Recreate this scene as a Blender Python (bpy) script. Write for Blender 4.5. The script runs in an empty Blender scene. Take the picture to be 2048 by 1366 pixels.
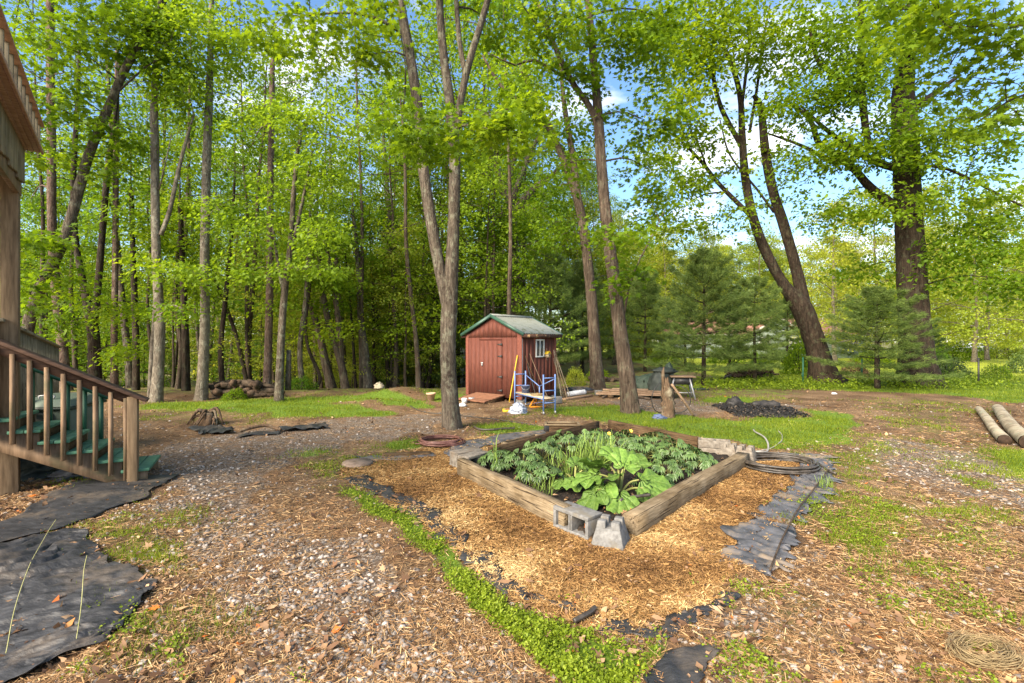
import bpy, math, random
import numpy as np
from mathutils import Vector, Matrix

# ------------------------------------------------------------------ camera, world, sun, exposure
S = bpy.context.scene
COL = S.collection
EYE = 1.6
cam_data = bpy.data.cameras.new('camera')
cam_data.sensor_width = 36.0
cam_data.lens = 36.0 * 950.0 / 2048.0
cam_data.clip_end = 1500.0
cam_data.clip_start = 0.05
cam = bpy.data.objects.new('camera', cam_data)
COL.objects.link(cam)
cam.location = (0, 0, EYE)
cam.rotation_euler = (math.radians(90), 0, 0)
S.camera = cam

SUN_DIR = Vector((-0.56, -0.68, 0.60)).normalized()     # towards the sun: behind the viewer, left, high
SUN_STRENGTH = 3.1
SKY_STRENGTH = 0.078
S.view_settings.view_transform = 'Standard'
S.view_settings.look = 'None'
S.view_settings.gamma = 1.0
S.view_settings.use_curve_mapping = False
S.view_settings.exposure = 2.1

world = bpy.data.worlds.new('World')
S.world = world
world.use_nodes = True
wn, wl = world.node_tree.nodes, world.node_tree.links
wn.clear()
w_out = wn.new('ShaderNodeOutputWorld')
w_sky = wn.new('ShaderNodeTexSky')
w_sky.sky_type = 'NISHITA'
w_sky.sun_disc = False
w_sky.sun_elevation = math.asin(SUN_DIR.z)
w_sky.sun_rotation = math.atan2(SUN_DIR.x, SUN_DIR.y)
w_sky.ozone_density = 2.0
w_sky.air_density = 1.0
w_sky.dust_density = 0.6
w_hs = wn.new('ShaderNodeHueSaturation')
w_hs.inputs['Saturation'].default_value = 1.12
wl.new(w_sky.outputs[0], w_hs.inputs['Color'])
w_b1 = wn.new('ShaderNodeBackground')
w_b1.inputs[1].default_value = SKY_STRENGTH
wl.new(w_hs.outputs[0], w_b1.inputs[0])
w_b2 = wn.new('ShaderNodeBackground')
w_b2.inputs[0].default_value = (1.0, 0.97, 0.94, 1)
w_b2.inputs[1].default_value = 0.52
w_tc = wn.new('ShaderNodeTexCoord')
w_sep = wn.new('ShaderNodeSeparateXYZ')
wl.new(w_tc.outputs['Generated'], w_sep.inputs[0])
w_add = wn.new('ShaderNodeMath'); w_add.operation = 'ADD'; w_add.inputs[1].default_value = 0.22
w_max = wn.new('ShaderNodeMath'); w_max.operation = 'MAXIMUM'; w_max.inputs[1].default_value = 0.0
wl.new(w_sep.outputs[2], w_max.inputs[0]); wl.new(w_max.outputs[0], w_add.inputs[0])
w_dx = wn.new('ShaderNodeMath'); w_dx.operation = 'DIVIDE'
w_dy = wn.new('ShaderNodeMath'); w_dy.operation = 'DIVIDE'
wl.new(w_sep.outputs[0], w_dx.inputs[0]); wl.new(w_add.outputs[0], w_dx.inputs[1])
wl.new(w_sep.outputs[1], w_dy.inputs[0]); wl.new(w_add.outputs[0], w_dy.inputs[1])
w_cmb = wn.new('ShaderNodeCombineXYZ')
wl.new(w_dx.outputs[0], w_cmb.inputs[0]); wl.new(w_dy.outputs[0], w_cmb.inputs[1])
w_noise = wn.new('ShaderNodeTexNoise')
w_noise.inputs['Scale'].default_value = 2.1
w_noise.inputs['Detail'].default_value = 7.0
w_noise.inputs['Roughness'].default_value = 0.56
w_noise.inputs['Distortion'].default_value = 0.25
wl.new(w_cmb.outputs[0], w_noise.inputs['Vector'])
w_ramp = wn.new('ShaderNodeValToRGB')
w_ramp.color_ramp.elements[0].position = 0.515
w_ramp.color_ramp.elements[1].position = 0.70
wl.new(w_noise.outputs['Fac'], w_ramp.inputs[0])
w_mix = wn.new('ShaderNodeMixShader')
wl.new(w_ramp.outputs[0], w_mix.inputs[0])
wl.new(w_b1.outputs[0], w_mix.inputs[1]); wl.new(w_b2.outputs[0], w_mix.inputs[2])
wl.new(w_mix.outputs[0], w_out.inputs['Surface'])

sun_data = bpy.data.lights.new('sun', 'SUN')
sun_data.energy = SUN_STRENGTH
sun_data.angle = math.radians(38.0)
sun_data.color = (1.0, 0.87, 0.69)
sun = bpy.data.objects.new('sun', sun_data)
COL.objects.link(sun)
sun.rotation_euler = SUN_DIR.to_track_quat('Z', 'Y').to_euler()
sun.location = (-20, -20, 30)

S.cycles.max_bounces = 10
S.cycles.diffuse_bounces = 6
S.cycles.transmission_bounces = 8
S.cycles.use_denoising = True

# ------------------------------------------------------------------ places
F = 950.0
def at(px, py, z=0.0):
    d = (EYE - z) * F / (py - 683.0)
    return ((px - 1024.0) / F * d, d)
def P(px, py, d):
    return ((px - 1024.0) / F * d, d, EYE + (683.0 - py) / F * d)
def sm(t):
    t = np.clip(t, 0, 1); return t * t * (3 - 2 * t)

def _hash(ix, iy, seed):
    n = (ix.astype(np.int64) * 374761393 + iy.astype(np.int64) * 668265263 + seed * 974634777) & 0x7fffffff
    n = ((n ^ (n >> 13)) * 1274126177) & 0x7fffffff
    return ((n ^ (n >> 16)) & 0xffff) / 65535.0
def vnoise(x, y, scale=1.0, seed=0):
    x = np.asarray(x, float) * scale; y = np.asarray(y, float) * scale
    ix, iy = np.floor(x), np.floor(y)
    fx, fy = x - ix, y - iy
    fx = fx * fx * (3 - 2 * fx); fy = fy * fy * (3 - 2 * fy)
    a = _hash(ix, iy, seed); b = _hash(ix + 1, iy, seed); c = _hash(ix, iy + 1, seed); d = _hash(ix + 1, iy + 1, seed)
    return (a * (1 - fx) + b * fx) * (1 - fy) + (c * (1 - fx) + d * fx) * fy
def fbm(x, y, scale=1.0, seed=0, octv=3):
    s = 0; a = 0.5; t = 0
    for i in range(octv):
        s = s + a * vnoise(x, y, scale * 2 ** i, seed + i * 17); t += a; a *= 0.5
    return s / t

def height(x, y):
    x = np.asarray(x, float); y = np.asarray(y, float)
    near = np.exp(-np.maximum(y, 0) / 40.0)
    h = (fbm(x, y, 0.35, 3, 2) - 0.5) * 0.09 * near + (fbm(x, y, 2.2, 8, 2) - 0.5) * 0.025 * near
    h = h - 2.4 * sm((y - 15.8) / 12.0) * sm((-x - 0.2) / 2.5)
    h = h + 0.24 * np.exp(-(((x + 3.25) / 0.95) ** 2 + ((y - 14.3) / 0.7) ** 2))
    h = h + 0.10 * np.exp(-(((x + 3.7) / 0.7) ** 2 + ((y - 12.4) / 0.35) ** 2))
    h = h + 0.12 * np.exp(-(((x + 8.0) / 3.0) ** 2 + ((y - 14.6) / 0.9) ** 2))
    h = h - 0.30 * sm((-x - 1.9) / 1.6) * sm((3.4 - y) / 1.6)
    h = h + 0.07 * np.exp(-(((x + 4.3) / 0.9) ** 2 + ((y - 5.3) / 0.9) ** 2))
    h = h + 0.05 * np.exp(-(((x - 4.9) / 1.2) ** 2 + ((y - 11.0) / 0.6) ** 2))
    return h
def hz(x, y): return float(height(x, y))

# ------------------------------------------------------------------ mesh building
def tag(o, label=None, cat=None, group=None, kind=None):
    if label: o['label'] = label
    if cat: o['category'] = cat
    if group: o['group'] = group
    if kind: o['kind'] = kind
    return o
def link(name, me, parent=None, mats=None):
    o = bpy.data.objects.new(name, me)
    COL.objects.link(o)
    if parent is not None: o.parent = parent
    if mats is not None and me is not None and len(me.materials) == 0:
        for m in (mats if isinstance(mats, (list, tuple)) else [mats]): me.materials.append(m)
    return o
def empty(name, loc, rz=0.0, label=None, cat=None, group=None, kind=None):
    o = bpy.data.objects.new(name, None); COL.objects.link(o)
    o.location = loc; o.rotation_euler = (0, 0, rz); o.empty_display_size = 0.1
    return tag(o, label, cat, group, kind)
def copy_tree(o, parent=None):
    c = o.copy(); COL.objects.link(c); c.parent = parent
    for ch in list(o.children): copy_tree(ch, c)
    return c

def raw_mesh(name, V, faces, tint=None, smooth=False, matidx=None):
    """faces: list of int arrays (M,k)"""
    V = np.asarray(V, np.float32)
    me = bpy.data.meshes.new(name)
    me.vertices.add(len(V)); me.vertices.foreach_set('co', V.ravel())
    loops = np.concatenate([f.ravel() for f in faces]) if faces else np.zeros(0, int)
    tot = np.concatenate([np.full(len(f), f.shape[1]) for f in faces])
    start = np.concatenate([[0], np.cumsum(tot)[:-1]])
    me.loops.add(len(loops)); me.loops.foreach_set('vertex_index', loops.astype(np.int32))
    me.polygons.add(len(tot)); me.polygons.foreach_set('loop_start', start.astype(np.int32))
    if smooth: me.polygons.foreach_set('use_smooth', np.ones(len(tot), bool))
    if matidx is not None: me.polygons.foreach_set('material_index', np.asarray(matidx, np.int32))
    me.update(calc_edges=True)
    if tint is not None:
        a = me.attributes.new('tint', 'FLOAT', 'FACE'); a.data.foreach_set('value', np.asarray(tint, np.float32))
    return me

def catmull(pts, n):
    pts = np.asarray(pts, float)
    if len(pts) == 2: return pts[0] + (pts[1] - pts[0]) * np.linspace(0, 1, n)[:, None]
    p = np.vstack([2 * pts[0] - pts[1], pts, 2 * pts[-1] - pts[-2]])
    out = []
    for u in np.linspace(0, len(pts) - 1 - 1e-9, n):
        i = int(u); t = u - i
        p0, p1, p2, p3 = p[i], p[i + 1], p[i + 2], p[i + 3]
        out.append(0.5 * ((2 * p1) + (-p0 + p2) * t + (2 * p0 - 5 * p1 + 4 * p2 - p3) * t * t + (-p0 + 3 * p1 - 3 * p2 + p3) * t ** 3))
    return np.array(out)

def tube_arr(pts, rad, sides=8, wob=0.0, seed=0, cap=True, squash=None):
    pts = np.asarray(pts, float); n = len(pts)
    rad = np.broadcast_to(np.asarray(rad, float), (n,))
    T = np.gradient(pts, axis=0); T /= np.linalg.norm(T, axis=1)[:, None] + 1e-9
    up = np.array([0.0, 0, 1.0]) if abs(T[0, 2]) < 0.8 else np.array([1.0, 0, 0])
    N = np.zeros_like(T); v = up - T[0] * (up @ T[0]); N[0] = v / np.linalg.norm(v)
    for i in range(1, n):
        v = N[i - 1] - T[i] * (N[i - 1] @ T[i]); N[i] = v / (np.linalg.norm(v) + 1e-9)
    B = np.cross(T, N)
    a = np.arange(sides) / sides * 2 * math.pi
    R = rad[:, None] * np.ones((n, sides))
    if wob:
        rs = np.random.RandomState(seed)
        ph = rs.rand(3) * 6.28
        lo = 1 + wob * (np.sin(2 * a + ph[0])[None] * 0.5 + np.sin(3 * a + ph[1])[None] * 0.35)
        R = R * lo * (1 + wob * 0.6 * (rs.rand(n, sides) - 0.5))
    sy = 1.0 if squash is None else squash
    V = pts[:, None] + R[..., None] * (np.cos(a)[None, :, None] * N[:, None] * sy + np.sin(a)[None, :, None] * B[:, None])
    V = V.reshape(-1, 3)
    i = np.arange(n - 1)[:, None] * sides; j = np.arange(sides)[None]
    j2 = (j + 1) % sides
    Q = np.stack([i + j, i + j2, i + sides + j2, i + sides + j], -1).reshape(-1, 4)
    fs = [Q]
    if cap:
        V = np.vstack([V, pts[0], pts[-1]])
        c0 = n * sides; k = np.arange(sides)
        fs.append(np.stack([np.full(sides, c0), (k + 1) % sides, k], -1))
        b = (n - 1) * sides
        fs.append(np.stack([np.full(sides, c0 + 1), b + k, b + (k + 1) % sides], -1))
    return V, fs

class MB:
    def __init__(s): s.V = []; s.n = 0; s.q = []; s.t = []; s.ng = []
    def add(s, V, fs):
        V = np.asarray(V, float)
        for f in fs:
            f = np.asarray(f)
            (s.q if f.shape[1] == 4 else s.t if f.shape[1] == 3 else s.ng).append(f + s.n)
        s.V.append(V); s.n += len(V); return s
    def box(s, a, b, c=None, yaw=0.0, M=None):
        """a=min corner, b=max corner (local), optional matrix"""
        x0, y0, z0 = a; x1, y1, z1 = b
        V = np.array([(x0, y0, z0), (x1, y0, z0), (x1, y1, z0), (x0, y1, z0), (x0, y0, z1), (x1, y0, z1), (x1, y1, z1), (x0, y1, z1)], float)
        if M is not None: V = V @ np.array(M.to_3x3()).T + np.array(M.translation)
        return s.add(V, [np.array([(0, 3, 2, 1), (4, 5, 6, 7), (0, 1, 5, 4), (1, 2, 6, 5), (2, 3, 7, 6), (3, 0, 4, 7)])])
    def bar(s, p0, p1, w, h, up=(0, 0, 1), off=(0, 0)):
        p0 = np.array(p0, float); p1 = np.array(p1, float)
        T = p1 - p0; L = np.linalg.norm(T); T /= L
        up = np.array(up, float)
        if abs(T @ up) > 0.99: up = np.array([0.0, 1.0, 0])
        X = np.cross(T, up); X /= np.linalg.norm(X); U = np.cross(X, T)
        V = []
        for e in (p0, p1):
            for sx, sz in ((-1, -1), (1, -1), (1, 1), (-1, 1)):
                V.append(e + X * (sx * w / 2 + off[0]) + U * (sz * h / 2 + off[1]))
        return s.add(V, [np.array([(0, 1, 2, 3), (7, 6, 5, 4), (0, 4, 5, 1), (1, 5, 6, 2), (2, 6, 7, 3), (3, 7, 4, 0)])])
    def tube(s, pts, r, sides=8, **k):
        V, fs = tube_arr(pts, r, sides, **k); return s.add(V, fs)
    def poly(s, outline, z0, z1):
        """extruded outline of xy"""
        n = len(outline)
        V = [(x, y, z0) for x, y in outline] + [(x, y, z1) for x, y in outline]
        k = np.arange(n); k2 = (k + 1) % n
        fs = [np.stack([k, k2, n + k2, n + k], -1), np.array([list(range(n))[::-1]]), np.array([[n + i for i in range(n)]])]
        return s.add(V, fs)
    def lathe(s, prof, n=16, c=(0, 0, 0)):
        V = []; m = len(prof)
        for r, z in prof:
            for k in range(n):
                a = k / n * 2 * math.pi; V.append((c[0] + r * math.cos(a), c[1] + r * math.sin(a), c[2] + z))
        i = np.arange(m - 1)[:, None] * n; j = np.arange(n)[None]; j2 = (j + 1) % n
        return s.add(V, [np.stack([i + j, i + j2, i + n + j2, i + n + j], -1).reshape(-1, 4)])
    def build(s, name, mat, parent=None, smooth=False, bevel=0.0, tint=None):
        fs = []
        if s.q: fs.append(np.vstack(s.q))
        if s.t: fs.append(np.vstack(s.t))
        fs += s.ng
        me = raw_mesh(name, np.vstack(s.V), fs, tint, smooth)
        o = link(name, me, parent, mat)
        if bevel:
            b = o.modifiers.new('bevel', 'BEVEL'); b.width = bevel; b.segments = 2; b.limit_method = 'ANGLE'
        return o

# bulk scattering of a small template
def basis(yaw, tilt, roll=None):
    """rotation: roll about x, tilt about y, then yaw about z; returns (N,3,3) acting on column vectors"""
    n = len(yaw); roll = np.zeros(n) if roll is None else roll
    cy, sy = np.cos(yaw), np.sin(yaw); ct, st = np.cos(tilt), np.sin(tilt); cr, sr = np.cos(roll), np.sin(roll)
    R = np.empty((n, 3, 3))
    R[:, 0, 0] = cy * ct; R[:, 0, 1] = cy * st * sr - sy * cr; R[:, 0, 2] = cy * st * cr + sy * sr
    R[:, 1, 0] = sy * ct; R[:, 1, 1] = sy * st * sr + cy * cr; R[:, 1, 2] = sy * st * cr - cy * sr
    R[:, 2, 0] = -st;     R[:, 2, 1] = ct * sr;                R[:, 2, 2] = ct * cr
    return R
def scatter(tv, tf, pos, R, scale, tint, jitter=0.0, rs=None):
    tv = np.asarray(tv, float); tf = np.asarray(tf); n = len(pos); k = len(tv)
    sc = np.asarray(scale, float)
    if sc.ndim == 1: sc = sc[:, None]
    T = tv[None] * (sc[:, None, :] if sc.shape[1] == 3 else sc[:, :, None])
    if jitter: T = T * (1 + (rs.rand(n, k, 3) - 0.5) * 2 * jitter)
    V = np.einsum('nij,nkj->nki', R, T) + pos[:, None]
    Fc = (tf[None] + (np.arange(n) * k)[:, None, None]).reshape(-1, tf.shape[1])
    return V.reshape(-1, 3), Fc, np.repeat(tint, len(tf))
class Bulk:
    def __init__(s): s.V = []; s.F = []; s.T = []; s.n = 0
    def add(s, V, Fc, T):
        s.V.append(V); s.F.append(Fc + s.n); s.T.append(T); s.n += len(V)
    def mesh(s, name, smooth=False):
        ks = {}
        for f, t in zip(s.F, s.T): ks.setdefault(f.shape[1], []).append((f, t))
        fs = []; ts = []
        for k, l in ks.items():
            fs.append(np.vstack([a for a, _ in l])); ts.append(np.concatenate([b for _, b in l]))
        return raw_mesh(name, np.vstack(s.V), fs, np.concatenate(ts), smooth)

KITE_V = [(0, 0, 0), (0.45, 0.33, 0.07), (1, 0, -0.08), (0.45, -0.33, 0.07)]
KITE_F = [(0, 1, 2), (0, 2, 3)]
def maple_template():
    ang = [180, 150, 118, 92, 66, 40, 18, 0]
    rad = [0.10, 0.42, 0.30, 0.60, 0.36, 0.34, 0.38, 0.72]
    pts = [(0.0, 0.0, 0.0)]
    half = []
    for a, r in zip([150, 125, 95, 72, 50, 25, 0], [0.45, 0.28, 0.62, 0.33, 0.70, 0.36, 0.85]):
        half.append((r * math.cos(math.radians(a)), r * math.sin(math.radians(a)), -0.10 * r))
    out = [(-0.12, 0, 0)] + half + [(x, -y, z) for x, y, z in half[:-1][::-1]]
    V = [(x + 0.3, y, z) for x, y, z in pts + out]
    n = len(out)
    return V, [(0, 1 + i, 1 + (i + 1) % n) for i in range(n)]
MAPLE_V, MAPLE_F = maple_template()

# ------------------------------------------------------------------ materials
def new_mat(name):
    m = bpy.data.materials.new(name); m.use_nodes = True
    nt = m.node_tree; nt.nodes.clear(); return m, nt.nodes, nt.links
def rgba(c): return (c[0], c[1], c[2], 1.0)
def ramp(N, L, fac, stops):
    r = N.new('ShaderNodeValToRGB'); e = r.color_ramp.elements
    while len(e) < len(stops): e.new(0.5)
    for el, (p, c) in zip(e, stops): el.position = p; el.color = rgba(c)
    L.new(fac, r.inputs[0]); return r.outputs[0]
def noise(N, L, vec, scale, detail=4, rough=0.55, dist=0.0):
    n = N.new('ShaderNodeTexNoise'); n.inputs['Scale'].default_value = scale; n.inputs['Detail'].default_value = detail
    n.inputs['Roughness'].default_value = rough; n.inputs['Distortion'].default_value = dist
    L.new(vec, n.inputs['Vector']); return n.outputs['Fac']
def mixc(N, L, fac, a, b, mode='MIX'):
    m = N.new('ShaderNodeMix'); m.data_type = 'RGBA'; m.blend_type = mode
    for s, v in ((0, fac), (6, a), (7, b)):
        if hasattr(v, 'is_linked') or hasattr(v, 'links'): L.new(v, m.inputs[s])
        else: m.inputs[s].default_value = v if s == 0 else rgba(v)
    return m.outputs[2]
def mathn(N, L, op, a, b=None):
    m = N.new('ShaderNodeMath'); m.operation = op
    for i, v in enumerate((a, b)):
        if v is None: continue
        if hasattr(v, 'links'): L.new(v, m.inputs[i])
        else: m.inputs[i].default_value = v
    return m.outputs[0]
def attr(N, name):
    a = N.new('ShaderNodeAttribute'); a.attribute_name = name; return a.outputs['Fac']
def mapped(N, L, scale=(1, 1, 1), rand=True):
    tc = N.new('ShaderNodeTexCoord'); mp = N.new('ShaderNodeMapping'); mp.inputs['Scale'].default_value = scale
    L.new(tc.outputs['Object'], mp.inputs['Vector'])
    if rand:
        oi = N.new('ShaderNodeObjectInfo'); ad = N.new('ShaderNodeVectorMath'); ad.operation = 'ADD'
        sc = N.new('ShaderNodeMath'); sc.operation = 'MULTIPLY'; sc.inputs[1].default_value = 37.0
        L.new(oi.outputs['Random'], sc.inputs[0]); L.new(mp.outputs[0], ad.inputs[0]); L.new(sc.outputs[0], ad.inputs[1])
        return ad.outputs[0]
    return mp.outputs[0]
def principled(N, L, color, rough=0.8, metal=0.0, spec=0.3, bump=None, bstr=0.3, bdist=0.01):
    p = N.new('ShaderNodeBsdfPrincipled'); out = N.new('ShaderNodeOutputMaterial')
    if hasattr(color, 'links'): L.new(color, p.inputs['Base Color'])
    else: p.inputs['Base Color'].default_value = rgba(color)
    if hasattr(rough, 'links'): L.new(rough, p.inputs['Roughness'])
    else: p.inputs['Roughness'].default_value = rough
    p.inputs['Metallic'].default_value = metal; p.inputs['Specular IOR Level'].default_value = spec
    if bump is not None:
        b = N.new('ShaderNodeBump'); b.inputs['Strength'].default_value = bstr; b.inputs['Distance'].default_value = bdist
        L.new(bump, b.inputs['Height']); L.new(b.outputs[0], p.inputs['Normal'])
    L.new(p.outputs[0], out.inputs['Surface']); return p
def mat_noise(name, c1, c2, scale=8, stretch=(1, 1, 1), rough=0.8, bump=0.3, bdist=0.006, spec=0.25, metal=0.0, spots=None, spot_scale=3, objvar=0.0, lo=0.32, hi=0.68):
    m, N, L = new_mat(name)
    v = mapped(N, L, stretch)
    f = noise(N, L, v, scale, 6, 0.62)
    c = ramp(N, L, f, [(lo, c1), (hi, c2)])
    if spots is not None:
        v2 = mapped(N, L, (1, 1, 1)); f2 = noise(N, L, v2, spot_scale, 5, 0.65)
        k = ramp(N, L, f2, [(0.52, (0, 0, 0)), (0.66, (1, 1, 1))])
        c = mixc(N, L, k, c, spots)
    if objvar:
        oi = N.new('ShaderNodeObjectInfo'); hs = N.new('ShaderNodeHueSaturation')
        mr = N.new('ShaderNodeMapRange'); mr.inputs[3].default_value = 1 - objvar; mr.inputs[4].default_value = 1 + objvar
        L.new(oi.outputs['Random'], mr.inputs[0]); L.new(mr.outputs[0], hs.inputs['Value']); L.new(c, hs.inputs['Color']); c = hs.outputs[0]
    principled(N, L, c, rough, metal, spec, f if bump else None, bump, bdist)
    return m
def mat_tint(name, stops, rough=0.7, spec=0.25, trans=0.0, tcol=None, objvar=0.0, huevar=0.0, bump=0):
    m, N, L = new_mat(name)
    c = ramp(N, L, attr(N, 'tint'), stops)
    if objvar or huevar:
        oi = N.new('ShaderNodeObjectInfo'); hs = N.new('ShaderNodeHueSaturation')
        mr = N.new('ShaderNodeMapRange'); mr.inputs[3].default_value = 1 - objvar; mr.inputs[4].default_value = 1 + objvar
        mh = N.new('ShaderNodeMapRange'); mh.inputs[3].default_value = 0.5 + huevar; mh.inputs[4].default_value = 0.5 - huevar
        L.new(oi.outputs['Random'], mr.inputs[0]); L.new(mr.outputs[0], hs.inputs['Value'])
        L.new(oi.outputs['Random'], mh.inputs[0]); L.new(mh.outputs[0], hs.inputs['Hue'])
        L.new(c, hs.inputs['Color']); c = hs.outputs[0]
    p = principled(N, L, c, rough, 0, spec)
    if trans:
        out = [n for n in N if n.type == 'OUTPUT_MATERIAL'][0]
        t = N.new('ShaderNodeBsdfTranslucent'); tc = mixc(N, L, 1.0, c, tcol or (1, 1, 1), 'MULTIPLY'); L.new(tc, t.inputs[0])
        mx = N.new('ShaderNodeMixShader'); mx.inputs[0].default_value = trans
        L.new(p.outputs[0], mx.inputs[1]); L.new(t.outputs[0], mx.inputs[2]); L.new(mx.outputs[0], out.inputs['Surface'])
    return m
def mat_bark(name, dark, light, lichen=None, vs=2.2, hs=13.0, bump=0.9, amount=0.6):
    m, N, L = new_mat(name)
    v = mapped(N, L, (hs, hs, vs))
    f = noise(N, L, v, 1.0, 7, 0.68, 0.6)
    f2 = noise(N, L, mapped(N, L, (1, 1, 0.6)), 2.2, 5, 0.6)
    c = ramp(N, L, f, [(0.33, dark), (0.50, tuple(0.55 * a + 0.45 * b for a, b in zip(dark, light))), (0.66, light)])
    c = mixc(N, L, ramp(N, L, f2, [(0.35, (0.55, 0.55, 0.55)), (0.65, (1, 1, 1))]), tuple(x * 0.6 for x in dark), c)
    kn = ramp(N, L, noise(N, L, mapped(N, L, (1, 1, .8)), 4.5, 4, 0.6), [(0.60, (0, 0, 0)), (0.68, (0.75, 0.75, 0.75))])
    c = mixc(N, L, kn, c, tuple(x * 0.8 for x in dark))
    if lichen:
        k = ramp(N, L, noise(N, L, mapped(N, L, (1, 1, 0.7)), 7.0, 6, 0.7), [(0.52, (0, 0, 0)), (0.62, (amount,) * 3)])
        c = mixc(N, L, k, c, lichen)
    principled(N, L, c, 0.9, 0, 0.15, f, bump, 0.09)
    return m

M = {}
# foliage
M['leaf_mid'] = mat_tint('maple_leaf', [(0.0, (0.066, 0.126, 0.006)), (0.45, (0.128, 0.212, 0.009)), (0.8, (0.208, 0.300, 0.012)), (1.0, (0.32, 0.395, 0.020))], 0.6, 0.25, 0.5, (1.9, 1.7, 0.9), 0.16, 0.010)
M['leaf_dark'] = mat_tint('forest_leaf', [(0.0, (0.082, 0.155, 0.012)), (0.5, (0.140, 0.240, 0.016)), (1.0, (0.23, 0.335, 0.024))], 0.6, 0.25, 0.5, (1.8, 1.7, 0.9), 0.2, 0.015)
M['leaf_bright'] = mat_tint('sun_toned_leaf', [(0.0, (0.14, 0.205, 0.020)), (0.5, (0.27, 0.34, 0.035)), (1.0, (0.42, 0.46, 0.07))], 0.6, 0.25, 0.5, (1.8, 1.5, 0.9), 0.12, 0.012)  # lighter, yellower leaf copy with sunlight put into its colour
M['needle'] = mat_tint('pine_needle', [(0.0, (0.060, 0.095, 0.022)), (0.6, (0.13, 0.19, 0.040)), (1.0, (0.24, 0.29, 0.07))], 0.6, 0.3, 0.35, (1.3, 1.4, 1.0), 0.12)
M['bark_grey'] = mat_bark('grey_bark', (0.045, 0.033, 0.024), (0.215, 0.175, 0.13), (0.24, 0.235, 0.165), 4.5, 24.0, 1.0, 0.7)
M['bark_light'] = mat_bark('pale_bark', (0.085, 0.068, 0.050), (0.29, 0.245, 0.185), (0.32, 0.30, 0.23), 6.0, 15.0, 0.7)
M['bark_brown'] = mat_bark('brown_bark', (0.038, 0.026, 0.018), (0.185, 0.135, 0.096), (0.20, 0.20, 0.13), 2.6, 20.0, 1.0, 0.35)
M['bark_dark'] = mat_bark('dark_bark', (0.016, 0.011, 0.008), (0.080, 0.056, 0.038), (0.11, 0.12, 0.07), 2.6, 17.0, 1.0, 0.3)
M['bark_red'] = mat_bark('pine_bark', (0.06, 0.038, 0.028), (0.26, 0.175, 0.13), (0.27, 0.24, 0.18), 6.0, 22.0, 0.9, 0.35)
# ------------------------------------------------------------------ ground zones
def poly(pts): return np.array([at(x, y) for x, y in pts])
def inside(poly_, x, y):
    r = np.zeros(x.shape, bool); n = len(poly_); j = n - 1
    for i in range(n):
        xi, yi = poly_[i]; xj, yj = poly_[j]
        with np.errstate(divide='ignore', invalid='ignore'):
            c = ((yi > y) != (yj > y)) & (x < (xj - xi) * (y - yi) / (yj - yi + 1e-12) + xi)
        r ^= c; j = i
    return r
MULCH = [poly([(700, 935), (800, 905), (900, 880), (1000, 872), (1130, 866), (1220, 868), (1400, 880), (1500, 905), (1640, 930), (1625, 985), (1560, 1045), (1500, 1130), (1440, 1195), (1330, 1235), (1240, 1262), (1130, 1225), (1010, 1165), (900, 1080), (820, 1020), (740, 975), (690, 955)])]
STRIP = [poly([(685, 972), (735, 990), (800, 1012), (868, 1062), (926, 1115), (1005, 1175), (1100, 1228), (1190, 1274), (1290, 1290), (1352, 1262), (1325, 1300), (1240, 1366), (1150, 1372), (1075, 1310), (1000, 1240), (935, 1172), (880, 1105), (810, 1055), (740, 1018), (685, 992)])]
GRASS = [poly([(285, 808), (420, 800), (600, 796), (760, 790), (820, 800), (880, 815), (740, 806), (640, 806), (700, 813), (812, 827), (740, 833), (600, 833), (520, 828), (400, 822), (290, 820)]),
         poly([(1095, 815), (1240, 812), (1420, 842), (1520, 838), (1600, 835), (1700, 830), (1725, 880), (1640, 892), (1540, 895), (1400, 878), (1290, 855), (1180, 836), (1100, 830)]),
         poly([(950, 850), (1010, 845), (1070, 852), (1085, 864), (1040, 872), (985, 872), (945, 862)]),
         poly([(755, 886), (800, 880), (835, 884), (820, 898), (765, 899)]),
         poly([(1370, 752), (1700, 748), (2048, 752), (2400, 760), (2400, 812), (2048, 806), (1850, 786), (1600, 776), (1390, 772)]),
         poly([(1620, 818), (1680, 822), (1710, 840), (1640, 845)]),
         poly([(1990, 895), (2100, 905), (2300, 960), (2048, 950), (1995, 915)]),
         poly([(1420, 792), (1520, 796), (1480, 806), (1400, 804)]),
         poly([(870, 778), (935, 782), (930, 802), (860, 804), (850, 790)]),
         poly([(604, 905), (625, 900), (640, 908), (620, 914)])]
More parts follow.
